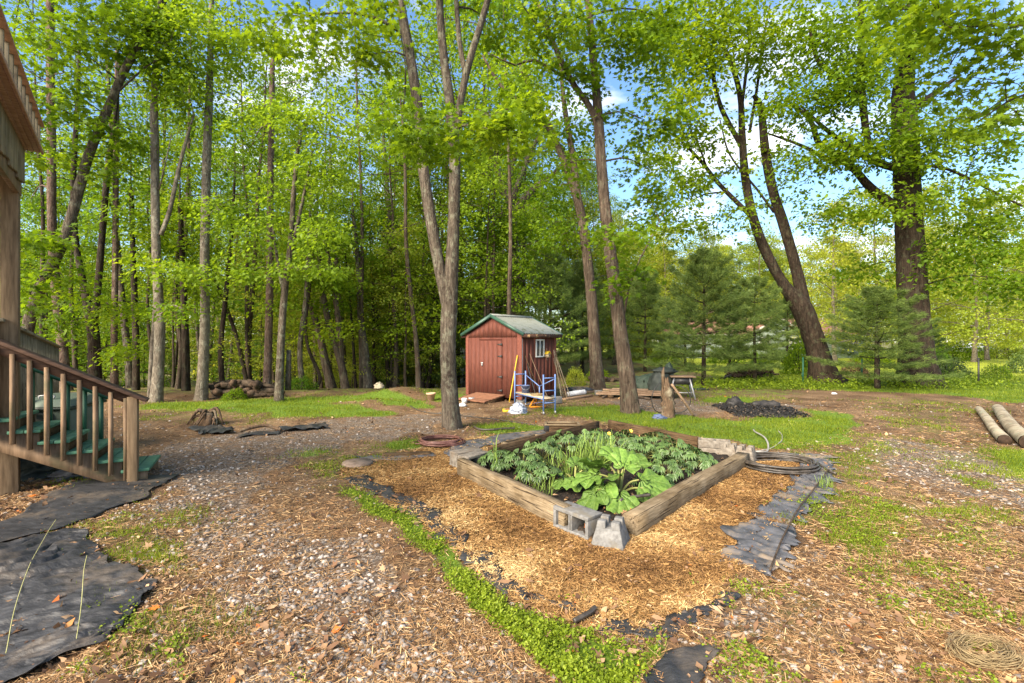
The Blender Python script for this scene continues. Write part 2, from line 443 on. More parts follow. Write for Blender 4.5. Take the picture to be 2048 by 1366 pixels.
THIN = [poly([(1740, 826), (1900, 830), (1960, 862), (1890, 874), (1760, 850)]),
        poly([(600, 905), (740, 900), (820, 915), (760, 930), (640, 930)]),
        poly([(290, 820), (600, 832), (560, 845), (300, 842)]),
        poly([(1580, 985), (1680, 960), (1830, 1000), (1860, 1050), (1820, 1115), (1700, 1100), (1600, 1050)]),
        poly([(1660, 880), (1760, 900), (1800, 990), (1700, 960)]),
        poly([(1780, 1110), (1900, 1120), (2100, 1240), (2200, 1366), (1880, 1366), (1780, 1240)]),
        poly([(1500, 1180), (1640, 1200), (1680, 1366), (1480, 1366)]),
        poly([(220, 1230), (520, 1200), (600, 1366), (220, 1366)]),
        poly([(150, 1060), (330, 1010), (420, 1090), (330, 1180), (260, 1120)]),
        poly([(640, 930), (760, 930), (720, 970), (650, 985)]),
        poly([(1180, 1210), (1300, 1200), (1290, 1250), (1190, 1260)]),
        poly([(1850, 1000), (2048, 1010), (2048, 1120), (1880, 1090)]),
        poly([(120, 945), (250, 938), (300, 960), (150, 985)]),
        poly([(1380, 784), (1560, 780), (1600, 800), (1420, 812)]), poly([(1700, 800), (1850, 795), (2048, 815), (1980, 830), (1760, 822)]), poly([(1850, 880), (2048, 880), (2048, 990), (1900, 950)]), poly([(1700, 860), (1800, 870), (1830, 900), (1720, 905)]), poly([(1600, 890), (1700, 885), (1720, 960), (1660, 960)]), poly([(1000, 815), (1180, 800), (1200, 830), (1050, 840)])]
GRAVEL = [poly([(430, 868), (640, 845), (760, 835), (930, 826), (900, 850), (820, 872), (700, 885), (640, 900), (560, 925), (470, 1010), (560, 1050), (700, 1085), (800, 1130), (900, 1230), (1000, 1300), (1060, 1380), (1000, 1500), (480, 1500), (560, 1330), (520, 1240), (400, 1130), (350, 1020), (300, 905)]),
          poly([(1180, 800), (1420, 800), (1620, 815), (1400, 835), (1250, 812)]),
          poly([(1700, 890), (1800, 880), (2048, 930), (2300, 1010), (2048, 1010), (1820, 960)]),
          poly([(1420, 1250), (1520, 1215), (1560, 1280), (1600, 1400), (1400, 1500), (1400, 1330)]),
          poly([(1560, 1090), (1640, 1090), (1660, 1150), (1590, 1150)])]
CHAR = [poly([(1430, 820), (1455, 813), (1530, 808), (1575, 817), (1610, 832), (1570, 837), (1500, 834), (1450, 827)])]
BEDC = np.array([(0.74, 3.69), (-0.74, 5.91), (1.63, 8.5), (3.11, 6.28)])
JIT = 0.0
def zone(polys, x, y, ed=0.10):
    sc = ed * (0.5 + np.abs(y) * 0.09)
    jx = x + (fbm(x, y, 2.4, 31, 5) - 0.5) * 4.2 * sc + JIT * sc * _hash(np.floor(x * 531), np.floor(y * 777), 5); jy = y + (fbm(x, y, 2.4, 77, 5) - 0.5) * 4.2 * sc * np.maximum(1, y * 0.10) + JIT * sc * (_hash(np.floor(x * 331), np.floor(y * 577), 6) - .5) * 2
    r = np.zeros(np.shape(x), bool)
    for p in polys: r |= inside(p, jx, jy)
    return r
def masks(x, y):
    g = zone(GRASS, x, y, 0.17); m = zone(MULCH, x, y, 0.06); s = zone(STRIP, x, y, 0.07); t = zone(THIN, x, y, 0.2); gr = zone(GRAVEL, x, y, 0.28); ch = zone(CHAR, x, y, 0.12)
    bed = inside(BEDC, x, y)
    lawn = (x > 9.5) & (y > 19.5) & (x < 70)
    return dict(grass=g & ~bed, mulch=m & ~bed & ~s, strip=s, thin=t, gravel=gr & ~m & ~s, char=ch, bed=bed, lawn=lawn)

# the ground: one sheet from behind the viewer to the horizon, finer close by
def ground_sheet():
    ys = [-3.0]
    while ys[-1] < 900:
        y = ys[-1]; ys.append(y + max(0.035, 0.011 * max(y, 0) ** 1.25 + (0.25 if y < 1.2 else 0)))
    ys = np.array(ys); nx = 360
    u = np.linspace(-1, 1, nx); u = np.sign(u) * (np.abs(u) ** 1.25)
    hw = 5.0 + np.abs(ys) * 1.55
    X = u[None] * hw[:, None]; Y = np.repeat(ys[:, None], nx, 1)
    Z = height(X, Y)
    mk = masks(X, Y)
    near = (Y < 9)
    Z = Z + near * (fbm(X, Y, 14, 5, 2) - 0.5) * 0.014
    Z = Z + mk['bed'] * 0.05 + mk['char'] * 0.03 * vnoise(X, Y, 3, 9)
    ny = len(ys)
    V = np.stack([X, Y, Z], -1).reshape(-1, 3)
    i = np.arange(ny - 1)[:, None] * nx; j = np.arange(nx - 1)[None]
    Q = np.stack([i + j, i + j + 1, i + nx + j + 1, i + nx + j], -1).reshape(-1, 4)
    me = raw_mesh('ground', V, [Q], None, True)
    def blur(a):
        a = a.astype(float)
        for _ in range(2):
            b = a.copy(); b[1:-1, 1:-1] = (a[1:-1, 1:-1] * 2 + a[:-2, 1:-1] + a[2:, 1:-1] + a[1:-1, :-2] + a[1:-1, 2:]) / 6; a = b
        return a
    forest = ((Y > 14.5) & (X < 9)) | (Y > 75)
    for k, a in (('m_grass', mk['grass'] | mk['strip'] | mk['lawn']), ('m_thin', mk['thin']), ('m_mulch', mk['mulch']), ('m_gravel', mk['gravel']), ('m_char', mk['char'] | mk['bed']), ('m_forest', forest), ('m_lawn', mk['lawn'])):
        at_ = me.attributes.new(k, 'FLOAT', 'POINT'); at_.data.foreach_set('value', blur(a).ravel().astype(np.float32))
    m, N, L = new_mat('earth')
    tc = N.new('ShaderNodeTexCoord'); v = tc.outputs['Object']
    n1 = noise(N, L, v, 45, 5, 0.7); n2 = noise(N, L, v, 3.0, 5, 0.65); n3 = noise(N, L, v, 160, 2, 0.6)
    vor = N.new('ShaderNodeTexVoronoi'); vor.inputs['Scale'].default_value = 42; L.new(v, vor.inputs['Vector'])
    vs = N.new('ShaderNodeTexVoronoi'); vs.inputs['Scale'].default_value = 14; L.new(v, vs.inputs['Vector'])
    soil = ramp(N, L, n1, [(0.30, (0.070, 0.045, 0.026)), (0.48, (0.185, 0.122, 0.070)), (0.66, (0.36, 0.255, 0.155))])
    leafl = ramp(N, L, vs.outputs['Distance'], [(0.1, (0.30, 0.17, 0.085)), (0.4, (0.18, 0.095, 0.05)), (0.8, (0.055, 0.03, 0.018))])
    soil = mixc(N, L, ramp(N, L, n2, [(0.4, (0, 0, 0)), (0.6, (0.55, 0.55, 0.55))]), soil, leafl)
    grav = ramp(N, L, vor.outputs['Color'], [(0.15, (0.10, 0.080, 0.062)), (0.5, (0.23, 0.19, 0.15)), (0.85, (0.38, 0.32, 0.26))])
    grav = mixc(N, L, ramp(N, L, vor.outputs['Distance'], [(0.3, (0, 0, 0)), (0.75, (0.9, 0.9, 0.9))]), grav, (0.07, 0.045, 0.03))
    grav = mixc(N, L, ramp(N, L, n2, [(0.45, (0, 0, 0)), (0.62, (0.75, 0.75, 0.75))]), grav, soil)
    mulch = ramp(N, L, n1, [(0.30, (0.09, 0.045, 0.018)), (0.5, (0.27, 0.15, 0.055)), (0.66, (0.45, 0.28, 0.11))])
    grass = ramp(N, L, noise(N, L, v, 25, 5, 0.7), [(0.3, (0.045, 0.075, 0.010)), (0.5, (0.11, 0.18, 0.02)), (0.7, (0.20, 0.28, 0.035))])
    char = ramp(N, L, n1, [(0.35, (0.008, 0.007, 0.006)), (0.6, (0.045, 0.035, 0.028)), (0.72, (0.16, 0.11, 0.08))])
    forest_c = ramp(N, L, n2, [(0.3, (0.07, 0.05, 0.026)), (0.5, (0.15, 0.11, 0.05)), (0.6, (0.15, 0.22, 0.03))])
    lawn_c = ramp(N, L, noise(N, L, v, 0.6, 5, 0.6), [(0.3, (0.22, 0.28, 0.02)), (0.7, (0.42, 0.45, 0.05))])
    def soft(a):    # mask broken up by grain
        s = mathn(N, L, 'ADD', attr(N, a), mathn(N, L, 'MULTIPLY', mathn(N, L, 'SUBTRACT', n1, 0.5), 0.9))
        return ramp(N, L, s, [(0.35, (0, 0, 0)), (0.6, (1, 1, 1))])
    lowf = ramp(N, L, noise(N, L, v, 0.9, 5, 0.62), [(0.36, (0.52, 0.48, 0.44)), (0.6, (1.1, 1.08, 1.05))])
    soil = mixc(N, L, 1.0, soil, lowf, 'MULTIPLY')
    c = mixc(N, L, soft('m_gravel'), soil, grav)
    c = mixc(N, L, soft('m_mulch'), c, mulch)
    th = mathn(N, L, 'MULTIPLY', attr(N, 'm_thin'), ramp(N, L, n2, [(0.46, (0, 0, 0)), (0.6, (0.35, 0.35, 0.35))]))
    c = mixc(N, L, th, c, grass)
    c = mixc(N, L, soft('m_grass'), c, grass)
    c = mixc(N, L, soft('m_char'), c, char)
    c = mixc(N, L, attr(N, 'm_forest'), c, forest_c)
    c = mixc(N, L, attr(N, 'm_lawn'), c, lawn_c)
    hgt = mathn(N, L, 'ADD', n1, mathn(N, L, 'MULTIPLY', n3, 0.6))
    principled(N, L, c, 0.92, 0, 0.15, hgt, 0.8, 0.02)
    o = link('ground', me, None, m); tag(o, kind='structure')
ground_sheet()

# ------------------------------------------------------------------ ground cover pieces
def sample(rs, n, y0, y1, power=1.6, xr=1.22):
    """points on the ground, denser close by"""
    u = rs.rand(n); a = 1 - power
    y = (y0 ** a + u * (y1 ** a - y0 ** a)) ** (1 / a)
    x = (rs.rand(n) * 2 - 1) * (xr * y + 0.3)
    return x, y
def zofs(x, y):
    b = inside(BEDC, x, y); return height(x, y) + b * 0.05 + (y < 9) * (fbm(x, y, 14, 5, 2) - 0.5) * 0.014
STONE_V = [(-.5, -.5, -.35), (.5, -.42, -.35), (.45, .5, -.35), (-.5, .45, -.35), (-.36, -.30, .38), (.34, -.36, .33), (.30, .36, .40), (-.38, .30, .30)]
STONE_F = [(4, 5, 6), (4, 6, 7), (0, 1, 5), (0, 5, 4), (1, 2, 6), (1, 6, 5), (2, 3, 7), (2, 7, 6), (3, 0, 4), (3, 4, 7)]
M['stone'] = mat_tint('gravel_stone', [(0, (0.075, 0.062, 0.052)), (0.35, (0.18, 0.155, 0.132)), (0.75, (0.31, 0.272, 0.238)), (0.92, (0.42, 0.375, 0.33)), (1, (0.30, 0.19, 0.12))], 0.85, 0.2)
M['straw'] = mat_tint('dry_needle', [(0, (0.085, 0.045, 0.020)), (0.4, (0.24, 0.130, 0.055)), (0.75, (0.41, 0.25, 0.115)), (1, (0.58, 0.42, 0.23))], 0.75, 0.2)
M['mulchchip'] = mat_tint('straw_mulch', [(0, (0.085, 0.040, 0.014)), (0.35, (0.225, 0.118, 0.040)), (0.75, (0.37, 0.215, 0.078)), (1, (0.55, 0.385, 0.175))], 0.75, 0.2)
M['deadleaf'] = mat_tint('dead_leaf', [(0, (0.055, 0.028, 0.016)), (0.35, (0.155, 0.083, 0.044)), (0.7, (0.29, 0.17, 0.090)), (0.92, (0.46, 0.30, 0.17)), (0.965, (0.50, 0.30, 0.13)), (0.975, (0.55, 0.17, 0.03)), (1, (0.50, 0.13, 0.03))], 0.7, 0.25, 0.15)
M['blade'] = mat_tint('grass_blade', [(0, (0.05, 0.09, 0.010)), (0.4, (0.13, 0.175, 0.010)), (0.85, (0.23, 0.285, 0.018)), (1, (0.38, 0.38, 0.10))], 0.6, 0.25, 0.45, (1.6, 1.6, 0.8))
M['weed'] = mat_tint('weed_leaf', [(0, (0.06, 0.11, 0.010)), (0.4, (0.15, 0.215, 0.012)), (0.85, (0.25, 0.32, 0.018)), (1, (0.36, 0.42, 0.06))], 0.55, 0.3, 0.4, (1.5, 1.5, 0.8))
M['chip'] = mat_tint('charcoal', [(0, (0.004, 0.004, 0.004)), (0.8, (0.016, 0.014, 0.012)), (0.93, (0.05, 0.04, 0.03)), (1, (0.16, 0.11, 0.07))], 0.7, 0.4)

FAB_POLYS = []   # filled with the landscape fabric outlines: little litter lands there
def on_fabric(x, y):
    x = x + (fbm(x, y, 3.0, 131, 3) - .5) * .45; y = y + (fbm(x, y, 3.0, 177, 3) - .5) * .45
    r = np.zeros(x.shape, bool)
    for p in FAB_POLYS: r |= inside(p, x, y)
    return r

def make_cover():
    global JIT
    JIT = 1.3
    rs = np.random.RandomState(5)
    # gravel stones
    B = Bulk()
    x, y = sample(rs, 90000, 1.5, 12.5, 2.0)
    mk = masks(x, y)
    p = np.where(mk['gravel'], 0.72, 0.20) * ~(mk['mulch'] | mk['strip'] | mk['bed'] | mk['grass'])
    p = p * np.where(fbm(x, y, 1.4, 40, 2) > 0.46, 1.0, 0.5) * np.where(on_fabric(x, y), 0.03, 1)
    k = rs.rand(len(x)) < p; x, y = x[k], y[k]; n = len(x)
    s = (0.006 + 0.018 * rs.rand(n) ** 3.0) * (1 + 0.04 * y)
    sc = np.stack([s * (1 + 0.5 * rs.rand(n)), s * (0.7 + 0.4 * rs.rand(n)), s * (0.4 + 0.4 * rs.rand(n))], -1) * 1.35
    pos = np.stack([x, y, zofs(x, y) + s * 0.12], -1)
    B.add(*scatter(STONE_V, np.array(STONE_F), pos, basis(rs.rand(n) * 6.28, rs.randn(n) * 0.25, rs.randn(n) * 0.25), sc, np.clip(rs.rand(n), 0, 1), 0.16, rs))
    tag(link('gravel', B.mesh('gravel'), None, M['stone']), 'loose grey crushed gravel over the yard', 'gravel', kind='stuff')
    # mulch straw on the fabric round the raised bed
    strawV = [(-.5, -.5, 0), (.5, -.5, 0), (.5, .5, 0.0), (-.5, .5, 0)]; strawF = [(0, 1, 2, 3)]
    B = Bulk()
    x, y = sample(rs, 1000000, 2.4, 9.0, 1.8, 0.8)
    mk = masks(x, y); fb = on_fabric(x, y)
    k = (mk['mulch']) & (rs.rand(len(x)) < np.where(fb, 0.10 + 0.35 * (fbm(x, y, 2.2, 19, 3) > 0.52), 0.55) * (0.55 + 0.45 * (fbm(x, y, 2.5, 91, 2) > 0.40)))
    x, y = x[k], y[k]; n = len(x)
    ln = (0.018 + 0.045 * rs.rand(n) ** 1.5) * (1 + 0.03 * y); w = (0.0025 + 0.0035 * rs.rand(n) ** 2) * (1 + 0.05 * y)
    pos = np.stack([x, y, zofs(x, y) + 0.004 + 0.014 * rs.rand(n)], -1)
    tn = np.clip(rs.rand(n) * 0.75 + (fbm(x, y, 1.8, 12, 3) - 0.45) * 1.5 + 0.08, 0, 1)
    B.add(*scatter(strawV, np.array(strawF), pos, basis(rs.rand(n) * 6.28, rs.randn(n) * 0.22, rs.randn(n) * 0.5), np.stack([ln, w, w], -1), tn))
    tag(link('straw_mulch', B.mesh('straw_mulch'), None, M['mulchchip']), 'golden brown straw and bark mulch around the raised bed', 'mulch', kind='stuff')
    # fallen pine needles on the bare ground
    B = Bulk()
    x, y = sample(rs, 420000, 1.5, 13.0, 2.0)
    mk = masks(x, y); fb = on_fabric(x, y)
    p = np.where(mk['gravel'], 0.48, 0.80) * ~(mk['mulch'] | mk['bed'] | mk['char']) * np.where(mk['strip'] | mk['grass'], 0.03, 1) * np.where(fb, 0.05 + 0.4 * (fbm(x, y, 2.4, 201, 3) > 0.53), 1)
    p = p * np.clip(0.3 + 1.6 * (fbm(x, y, 1.1, 55, 3) - 0.25), 0, 1)
    k = rs.rand(len(x)) < p; x, y = x[k], y[k]; n = len(x)
    ln = (0.02 + 0.055 * rs.rand(n) ** 1.4) * (1 + 0.04 * y); w = (0.0018 + 0.0024 * rs.rand(n) ** 2) * (1 + 0.10 * y)
    pos = np.stack([x, y, zofs(x, y) + 0.004 + 0.010 * rs.rand(n)], -1)
    tn = np.clip(rs.rand(n) * 0.95, 0, 1)
    B.add(*scatter(strawV, np.array(strawF), pos, basis(rs.rand(n) * 6.28, rs.randn(n) * 0.15, rs.randn(n) * 0.5), np.stack([ln, w, w], -1), tn))
    tag(link('pine_needle_litter', B.mesh('pine_needle_litter'), None, M['straw']), 'tan fallen pine needles scattered over the yard', 'pine needles', kind='stuff')
    # fallen leaves
    B = Bulk()
    LV = [(-.55, 0, .10), (-.2, .24, .16), (.15, .28, .10), (.62, .04, .20), (.1, -.26, .14), (-.22, -.05, .0)]
    LF = [(0, 1, 5), (1, 2, 5), (2, 4, 5), (2, 3, 4)]
    MV = np.array(MAPLE_V) - np.array([0.3, 0, 0]); MV[:, 2] += 0.22 * (MV[:, 0] ** 2 + MV[:, 1] ** 2)
    x, y = sample(rs, 90000, 1.5, 18.0, 1.9)
    mk = masks(x, y); fb = on_fabric(x, y)
    heap = np.exp(-(((x + 3.25) / 1.2) ** 2 + ((y - 14.2) / 0.9) ** 2)) + np.exp(-(((x + 3.7) / 0.9) ** 2 + ((y - 12.4) / 0.4) ** 2)) + ((x > 9) & (y > 9) & (y < 12.5)) * 0.9
    heap = heap + (x < -3.0) * (y < 5.2) * (y > 2.8) * (x < -4.5 + (5 - y)) * 1.0
    p = 0.13 * ~(mk['mulch'] | mk['strip'] | mk['char']) * np.where(mk['grass'], 0.15, 1) * np.clip(0.2 + 2.4 * (fbm(x, y, 0.8, 65, 3) - 0.3), 0, 1) + heap + 0.10 * mk['mulch'] + 0.16 * mk['strip'] + 0.25 * mk['bed']
    p = p * (1 + 2.0 * (y > 8) * ~mk['grass'])
    p = np.where(fb, 0.08 + 0.45 * (fbm(x, y, 2.4, 201, 3) > 0.54), p)
    k = rs.rand(len(x)) < p; x, y = x[k], y[k]; n = len(x)
    s = (0.009 + 0.044 * rs.rand(n) ** 4.2) * (1 + 0.06 * y)
    pos = np.stack([x, y, zofs(x, y) + 0.012 + 0.010 * rs.rand(n)], -1)
    tn = np.clip(rs.rand(n) ** 1.1, 0, 1)
    big = (rs.rand(n) < 0.16) & (y < 7)
    R = basis(rs.rand(n) * 6.28, rs.randn(n) * 0.38, rs.randn(n) * 0.38)
    B.add(*scatter(LV, np.array(LF), pos[~big], R[~big], s[~big] * 1.15, tn[~big], 0.38, rs))
    B.add(*scatter(MV, np.array(MAPLE_F), pos[big], R[big], s[big] * 1.1, tn[big], 0.12, rs))
    tag(link('fallen_leaves', B.mesh('fallen_leaves'), None, M['deadleaf']), 'curled brown fallen leaves scattered and heaped on the ground', 'fallen leaves', kind='stuff')
    # grass blades
    B = Bulk()
    x, y = sample(rs, 1100000, 1.6, 24.0, 1.3)
    mk = masks(x, y)
    tuft = fbm(x, y, 3.0, 23, 2) > 0.52
    p = mk['grass'] * 0.95 * np.where(fbm(x, y, 2.0, 70, 2) > 0.36, 1, 0.3) + mk['thin'] * 0.38 * tuft * (y > 3.5) + mk['thin'] * 0.15 * tuft
    p = p * ~mk['bed'] * np.where(mk['mulch'], 0.1, 1) + 0.16 * mk['strip'] * (fbm(x, y, 2.6, 71, 2) > .5)
    k = rs.rand(len(x)) < p; x, y = x[k], y[k]; n = len(x)
    BV = [(-.5, 0, 0), (.5, 0, 0), (0.1, .35, 1.0)]; BF = [(0, 1, 2)]
    hgt = (0.022 + 0.045 * rs.rand(n)) * (0.75 + 0.022 * y) * (0.6 + 0.8 * vnoise(x, y, 2.0, 4)); w = (0.003 + 0.003 * rs.rand(n)) * (1 + 0.14 * y)
    pos = np.stack([x, y, zofs(x, y) - 0.002], -1)
    R = basis(rs.rand(n) * 6.28, rs.randn(n) * 0.3, rs.randn(n) * 0.45)
    tn = np.clip(0.15 + rs.rand(n) * 0.7 + (fbm(x, y, 1.2, 14, 2) - 0.5) * 0.6, 0, 1)
    B.add(*scatter(BV, np.array(BF), pos, R, np.stack([w, hgt, hgt], -1), tn))
    tag(link('grass', B.mesh('grass'), None, M['blade']), 'short bright green grass growing in patches across the yard', 'grass', kind='stuff')
    # chickweed strip and leafy weeds
    B = Bulk()
    x, y = sample(rs, 900000, 1.5, 7.5, 1.8, 0.95)
    mk = masks(x, y)
    tuft = fbm(x, y, 4.5, 29, 2) > 0.60
    clover = inside(poly([(1590, 1010), (1660, 975), (1800, 1010), (1840, 1060), (1800, 1110), (1680, 1090)]), x, y) & (fbm(x, y, 4.0, 88, 2) > 0.44)
    p = mk['strip'] * np.clip((fbm(x, y, 4, 33, 3) - 0.28) * 4.5, 0.12, 1) + mk['thin'] * tuft * 0.22 + clover * 0.5
    k = (rs.rand(len(x)) < p) & ~mk['bed']; x, y = x[k], y[k]; n = len(x)
    s = (0.008 + 0.011 * rs.rand(n))
    hh = np.where(masks(x, y)['strip'], 0.045, 0.030) * (0.5 + vnoise(x, y, 9, 3))
    pos = np.stack([x, y, zofs(x, y) + hh * rs.rand(n)], -1)
    R = basis(rs.rand(n) * 6.28, -0.2 + rs.randn(n) * 0.45, rs.randn(n) * 0.45)
    tn = np.clip(0.1 + rs.rand(n) * 0.5 + 0.4 * (pos[:, 2] - zofs(x, y)) / 0.05, 0, 1)
    B.add(*scatter(KITE_V, np.array(KITE_F), pos, R, s * 1.25, tn))
    tag(link('chickweed', B.mesh('chickweed'), None, M['weed']), 'bright green chickweed strip and leafy weeds low on the ground', 'weeds', kind='stuff')
    # burnt pile
    B = Bulk()
    n = 7500; pc = CHAR[0]; x = pc[:, 0].min() + rs.rand(n) * np.ptp(pc[:, 0]); y = pc[:, 1].min() + rs.rand(n) * np.ptp(pc[:, 1])
    k = zone(CHAR, x, y, 0.15); x, y = x[k], y[k]; n = len(x)
    cx, cy = pc.mean(0)
    z = height(x, y) + 0.10 * np.exp(-(((x - cx) / 0.9) ** 2 + ((y - cy) / 0.6) ** 2)) * rs.rand(n) + 0.02
    s = 0.016 + 0.035 * rs.rand(n) ** 2
    B.add(*scatter(STONE_V, np.array(STONE_F), np.stack([x, y, z], -1), basis(rs.rand(n) * 6.28, rs.randn(n) * 0.5, rs.randn(n) * 0.5), np.stack([s * 1.6, s * .7, s * .6], -1), rs.rand(n), 0.2, rs))
    tag(link('charcoal_debris', B.mesh('charcoal_debris'), None, M['chip']), 'black charred bits of the burn pile on the bare ground', 'charcoal', kind='stuff')
# ------------------------------------------------------------------ trees
def leaf_cluster(B, rs, centers, normals_out, rad, per, size, tmpl='kite', flat=0.28, tbase=None):
    """sprays of leaves: discs of radius rad around the centres, drooping outwards"""
    n = len(centers)
    if n == 0: return
    c = np.repeat(centers, per, 0); o = np.repeat(normals_out, per, 0); N = len(c)
    r = np.sqrt(rs.rand(N)) * np.repeat(np.broadcast_to(rad, (n,)), per); a = rs.rand(N) * 6.28
    dx, dy = r * np.cos(a), r * np.sin(a)
    R_ = np.repeat(np.broadcast_to(rad, (n,)), per)
    dz = rs.randn(N) * R_ * flat * 0.5 - 0.25 * r * r / R_ + rs.randn(N) * 0.02
    slope = np.repeat(rs.randn(n, 2) * 0.35, per, 0)
    dz += dx * slope[:, 0] + dy * slope[:, 1]
    pos = c + np.stack([dx, dy, dz], -1)
    yaw = a + rs.randn(N) * 0.9; tilt = 0.35 + rs.randn(N) * 0.45; roll = rs.randn(N) * 0.5
    s = size * (0.65 + 0.7 * rs.rand(N))
    t0 = np.repeat(rs.rand(n) * 0.5 if tbase is None else tbase, per)
    tn = np.clip(t0 + rs.rand(N) * 0.38, 0, 1)
    tv, tf = (KITE_V, KITE_F) if tmpl == 'kite' else (MAPLE_V, MAPLE_F)
    B.add(*scatter(tv, np.array(tf), pos, basis(yaw, tilt, roll), s, tn))

def trunk_tube(mb, pts, rad, sides=12, seg=0.35, wob=0.10, seed=0, flare=0.0, cap=True):
    pts = np.asarray(pts, float); rad = np.asarray(rad, float)
    L = np.linalg.norm(np.diff(pts, axis=0), axis=1).sum(); n = max(4, int(L / seg))
    pr = catmull(np.hstack([pts, rad[:, None]]), n)
    r = np.maximum(pr[:, 3], 0.004)
    if flare:
        dz = np.linalg.norm(pr[:, :3] - pr[0, :3], axis=1); r = r * (1 + flare * np.exp(-dz / 0.28) + 0.25 * flare * np.exp(-dz / 1.1))
    V, fs = tube_arr(pr[:, :3], r, sides, wob, seed, cap)
    if flare:   # root ridges
        rs = np.random.RandomState(seed + 99); ph = rs.rand() * 6.28
        for ring in range(min(n, 12)):
            c = pr[ring, :3]; w = math.exp(-np.linalg.norm(c - pr[0, :3]) / 0.25) * 0.30 * flare
            s = slice(ring * sides, (ring + 1) * sides); d = V[s] - c
            a = np.arctan2(d[:, 1], d[:, 0]); V[s] = c + d * (1 + w * np.sin(4 * a + ph))[:, None]
    mb.add(V, fs)
    return pr

def gen_tree(seed, H, r0, cb, cr, ncl, per, leaf, crad, lean=0.0, nl=16, up=0.5, top=0.55, flat=0.28, wood_sides=8):
    rs = np.random.RandomState(seed); wood = MB(); B = Bulk()
    la = rs.rand() * 6.28
    zz = np.linspace(0, H * 0.97, 8); w = np.cumsum(rs.randn(8, 2) * 0.018 * H / 4, axis=0); w[0] = 0
    tp = np.stack([w[:, 0] + lean * zz * math.cos(la), w[:, 1] + lean * zz * math.sin(la), zz], -1); tp[0, 2] = -0.4
    tr = r0 * (1 - (zz / H) ** 0.9 * 0.93)
    trunk_tube(wood, tp, tr, wood_sides, 0.8, 0.08, seed, 0.45)
    C = []; O = []
    for i in range(nl):
        f = (i + rs.rand() * 0.8) / nl; h = cb + (H * 0.96 - cb) * f
        base = np.array([np.interp(h, zz, tp[:, k]) for k in range(3)]); br = np.interp(h, zz, tr)
        a = i * 2.399 + rs.randn() * 0.4
        prof = math.sin(math.pi * min(1, (0.18 + 0.82 * f)) ** 0.9) * (1 - top) + top * (1 - f * 0.75)
        Ln = cr * max(0.25, prof) * (0.75 + 0.5 * rs.rand())
        d = np.array([math.cos(a), math.sin(a), 0]); u = up * (0.4 + 1.0 * f)
        p1 = base + d * Ln * 0.35 + np.array([0, 0, Ln * 0.35 * u * 1.3]); p2 = base + d * Ln * 0.7 + np.array([0, 0, Ln * 0.7 * u])
        p3 = base + d * Ln + np.array([0, 0, Ln * u * 0.85]) + rs.randn(3) * 0.1 * Ln * 0.4
        r1 = max(0.012, br * 0.38)
        wood.tube(catmull([base, p1, p2, p3], 6), np.linspace(r1, 0.012, 6), 5, cap=False)
        k = max(2, int(round(ncl / nl)))
        for j in range(k):
            t = 0.25 + 0.75 * (j + rs.rand()) / k
            q = catmull([base, p1, p2, p3], 21)[min(20, int(t * 20))]
            side = rs.randn(3) * np.array([1, 1, 0.5]) * Ln * 0.26
            c = q + side; C.append(c); O.append(d)
            if j % 2 == 0: wood.tube([q, (q + c) / 2 + np.array([0, 0, 0.08]), c], [0.014, 0.010, 0.006], 3, cap=False)
    C = np.array(C); O = np.array(O)
    leaf_cluster(B, rs, C, O, crad * (0.7 + 0.6 * rs.rand(len(C))), per, leaf, 'kite', flat)
    fs = [np.vstack(wood.q)] + ([np.vstack(wood.t)] if wood.t else [])
    return raw_mesh('trunk', np.vstack(wood.V), fs, None, True), B.mesh('crown')

def place_tree(name, wm, lm, wmat, lmat, loc, rz, sc, label, group, cat='tree'):
    if not wm.materials: wm.materials.append(wmat)
    if not lm.materials: lm.materials.append(lmat)
    e = empty(name, loc, rz, label, cat, group); e.scale = (sc, sc, sc)
    o = link('trunk', wm, e)
    if len(wm.materials) and wm.materials[0] != wmat: o.material_slots[0].link = 'OBJECT'; o.material_slots[0].material = wmat
    c = link('crown', lm, e); tag(c, kind='stuff')
    if lm.materials[0] != lmat: c.material_slots[0].link = 'OBJECT'; c.material_slots[0].material = lmat
    return e

def where_px(x, y):
    p = 1024 + 950 * x / y
    return ('behind the porch' if p < 230 else 'between the porch and the left log pile' if p < 430 else 'behind the left log pile' if p < 640 else 'behind the brown leaf heap' if p < 870 else
            'behind the shed' if p < 1130 else 'beyond the leaning oak and the lumber' if p < 1330 else 'behind the neighbouring house' if p < 1700 else 'beyond the lawn and the massive oak')
# ---- trees beyond the yard: tall forest trees and low leafy understorey trees
TALL = [gen_tree(100 + i, 21 + i % 3 * 2, 0.18, 6.0 + i % 3, 4.2, 190, 52, 0.155, 0.85, 0.02, 18, 0.55) for i in range(4)]
LOW = [gen_tree(200 + i, 8.5, 0.07, 1.2, 3.0, 130, 52, 0.105, 0.62, 0.05, 16, 0.25, 0.7, 0.18) for i in range(3)]
SLIM = [gen_tree(400 + i, 15, 0.085 + .02 * i, 6.5, 2.6, 48, 40, 0.12, 0.7, 0.05, 10, 0.5) for i in range(3)]
BRT = [gen_tree(300 + i, 15, 0.20, 1.8, 4.8, 230, 46, 0.19, 0.85, 0.02, 20, 0.4, 0.6) for i in range(3)]
rs0 = np.random.RandomState(42)
def fz(x, y): return hz(x, y) - 0.05
n_t = 0
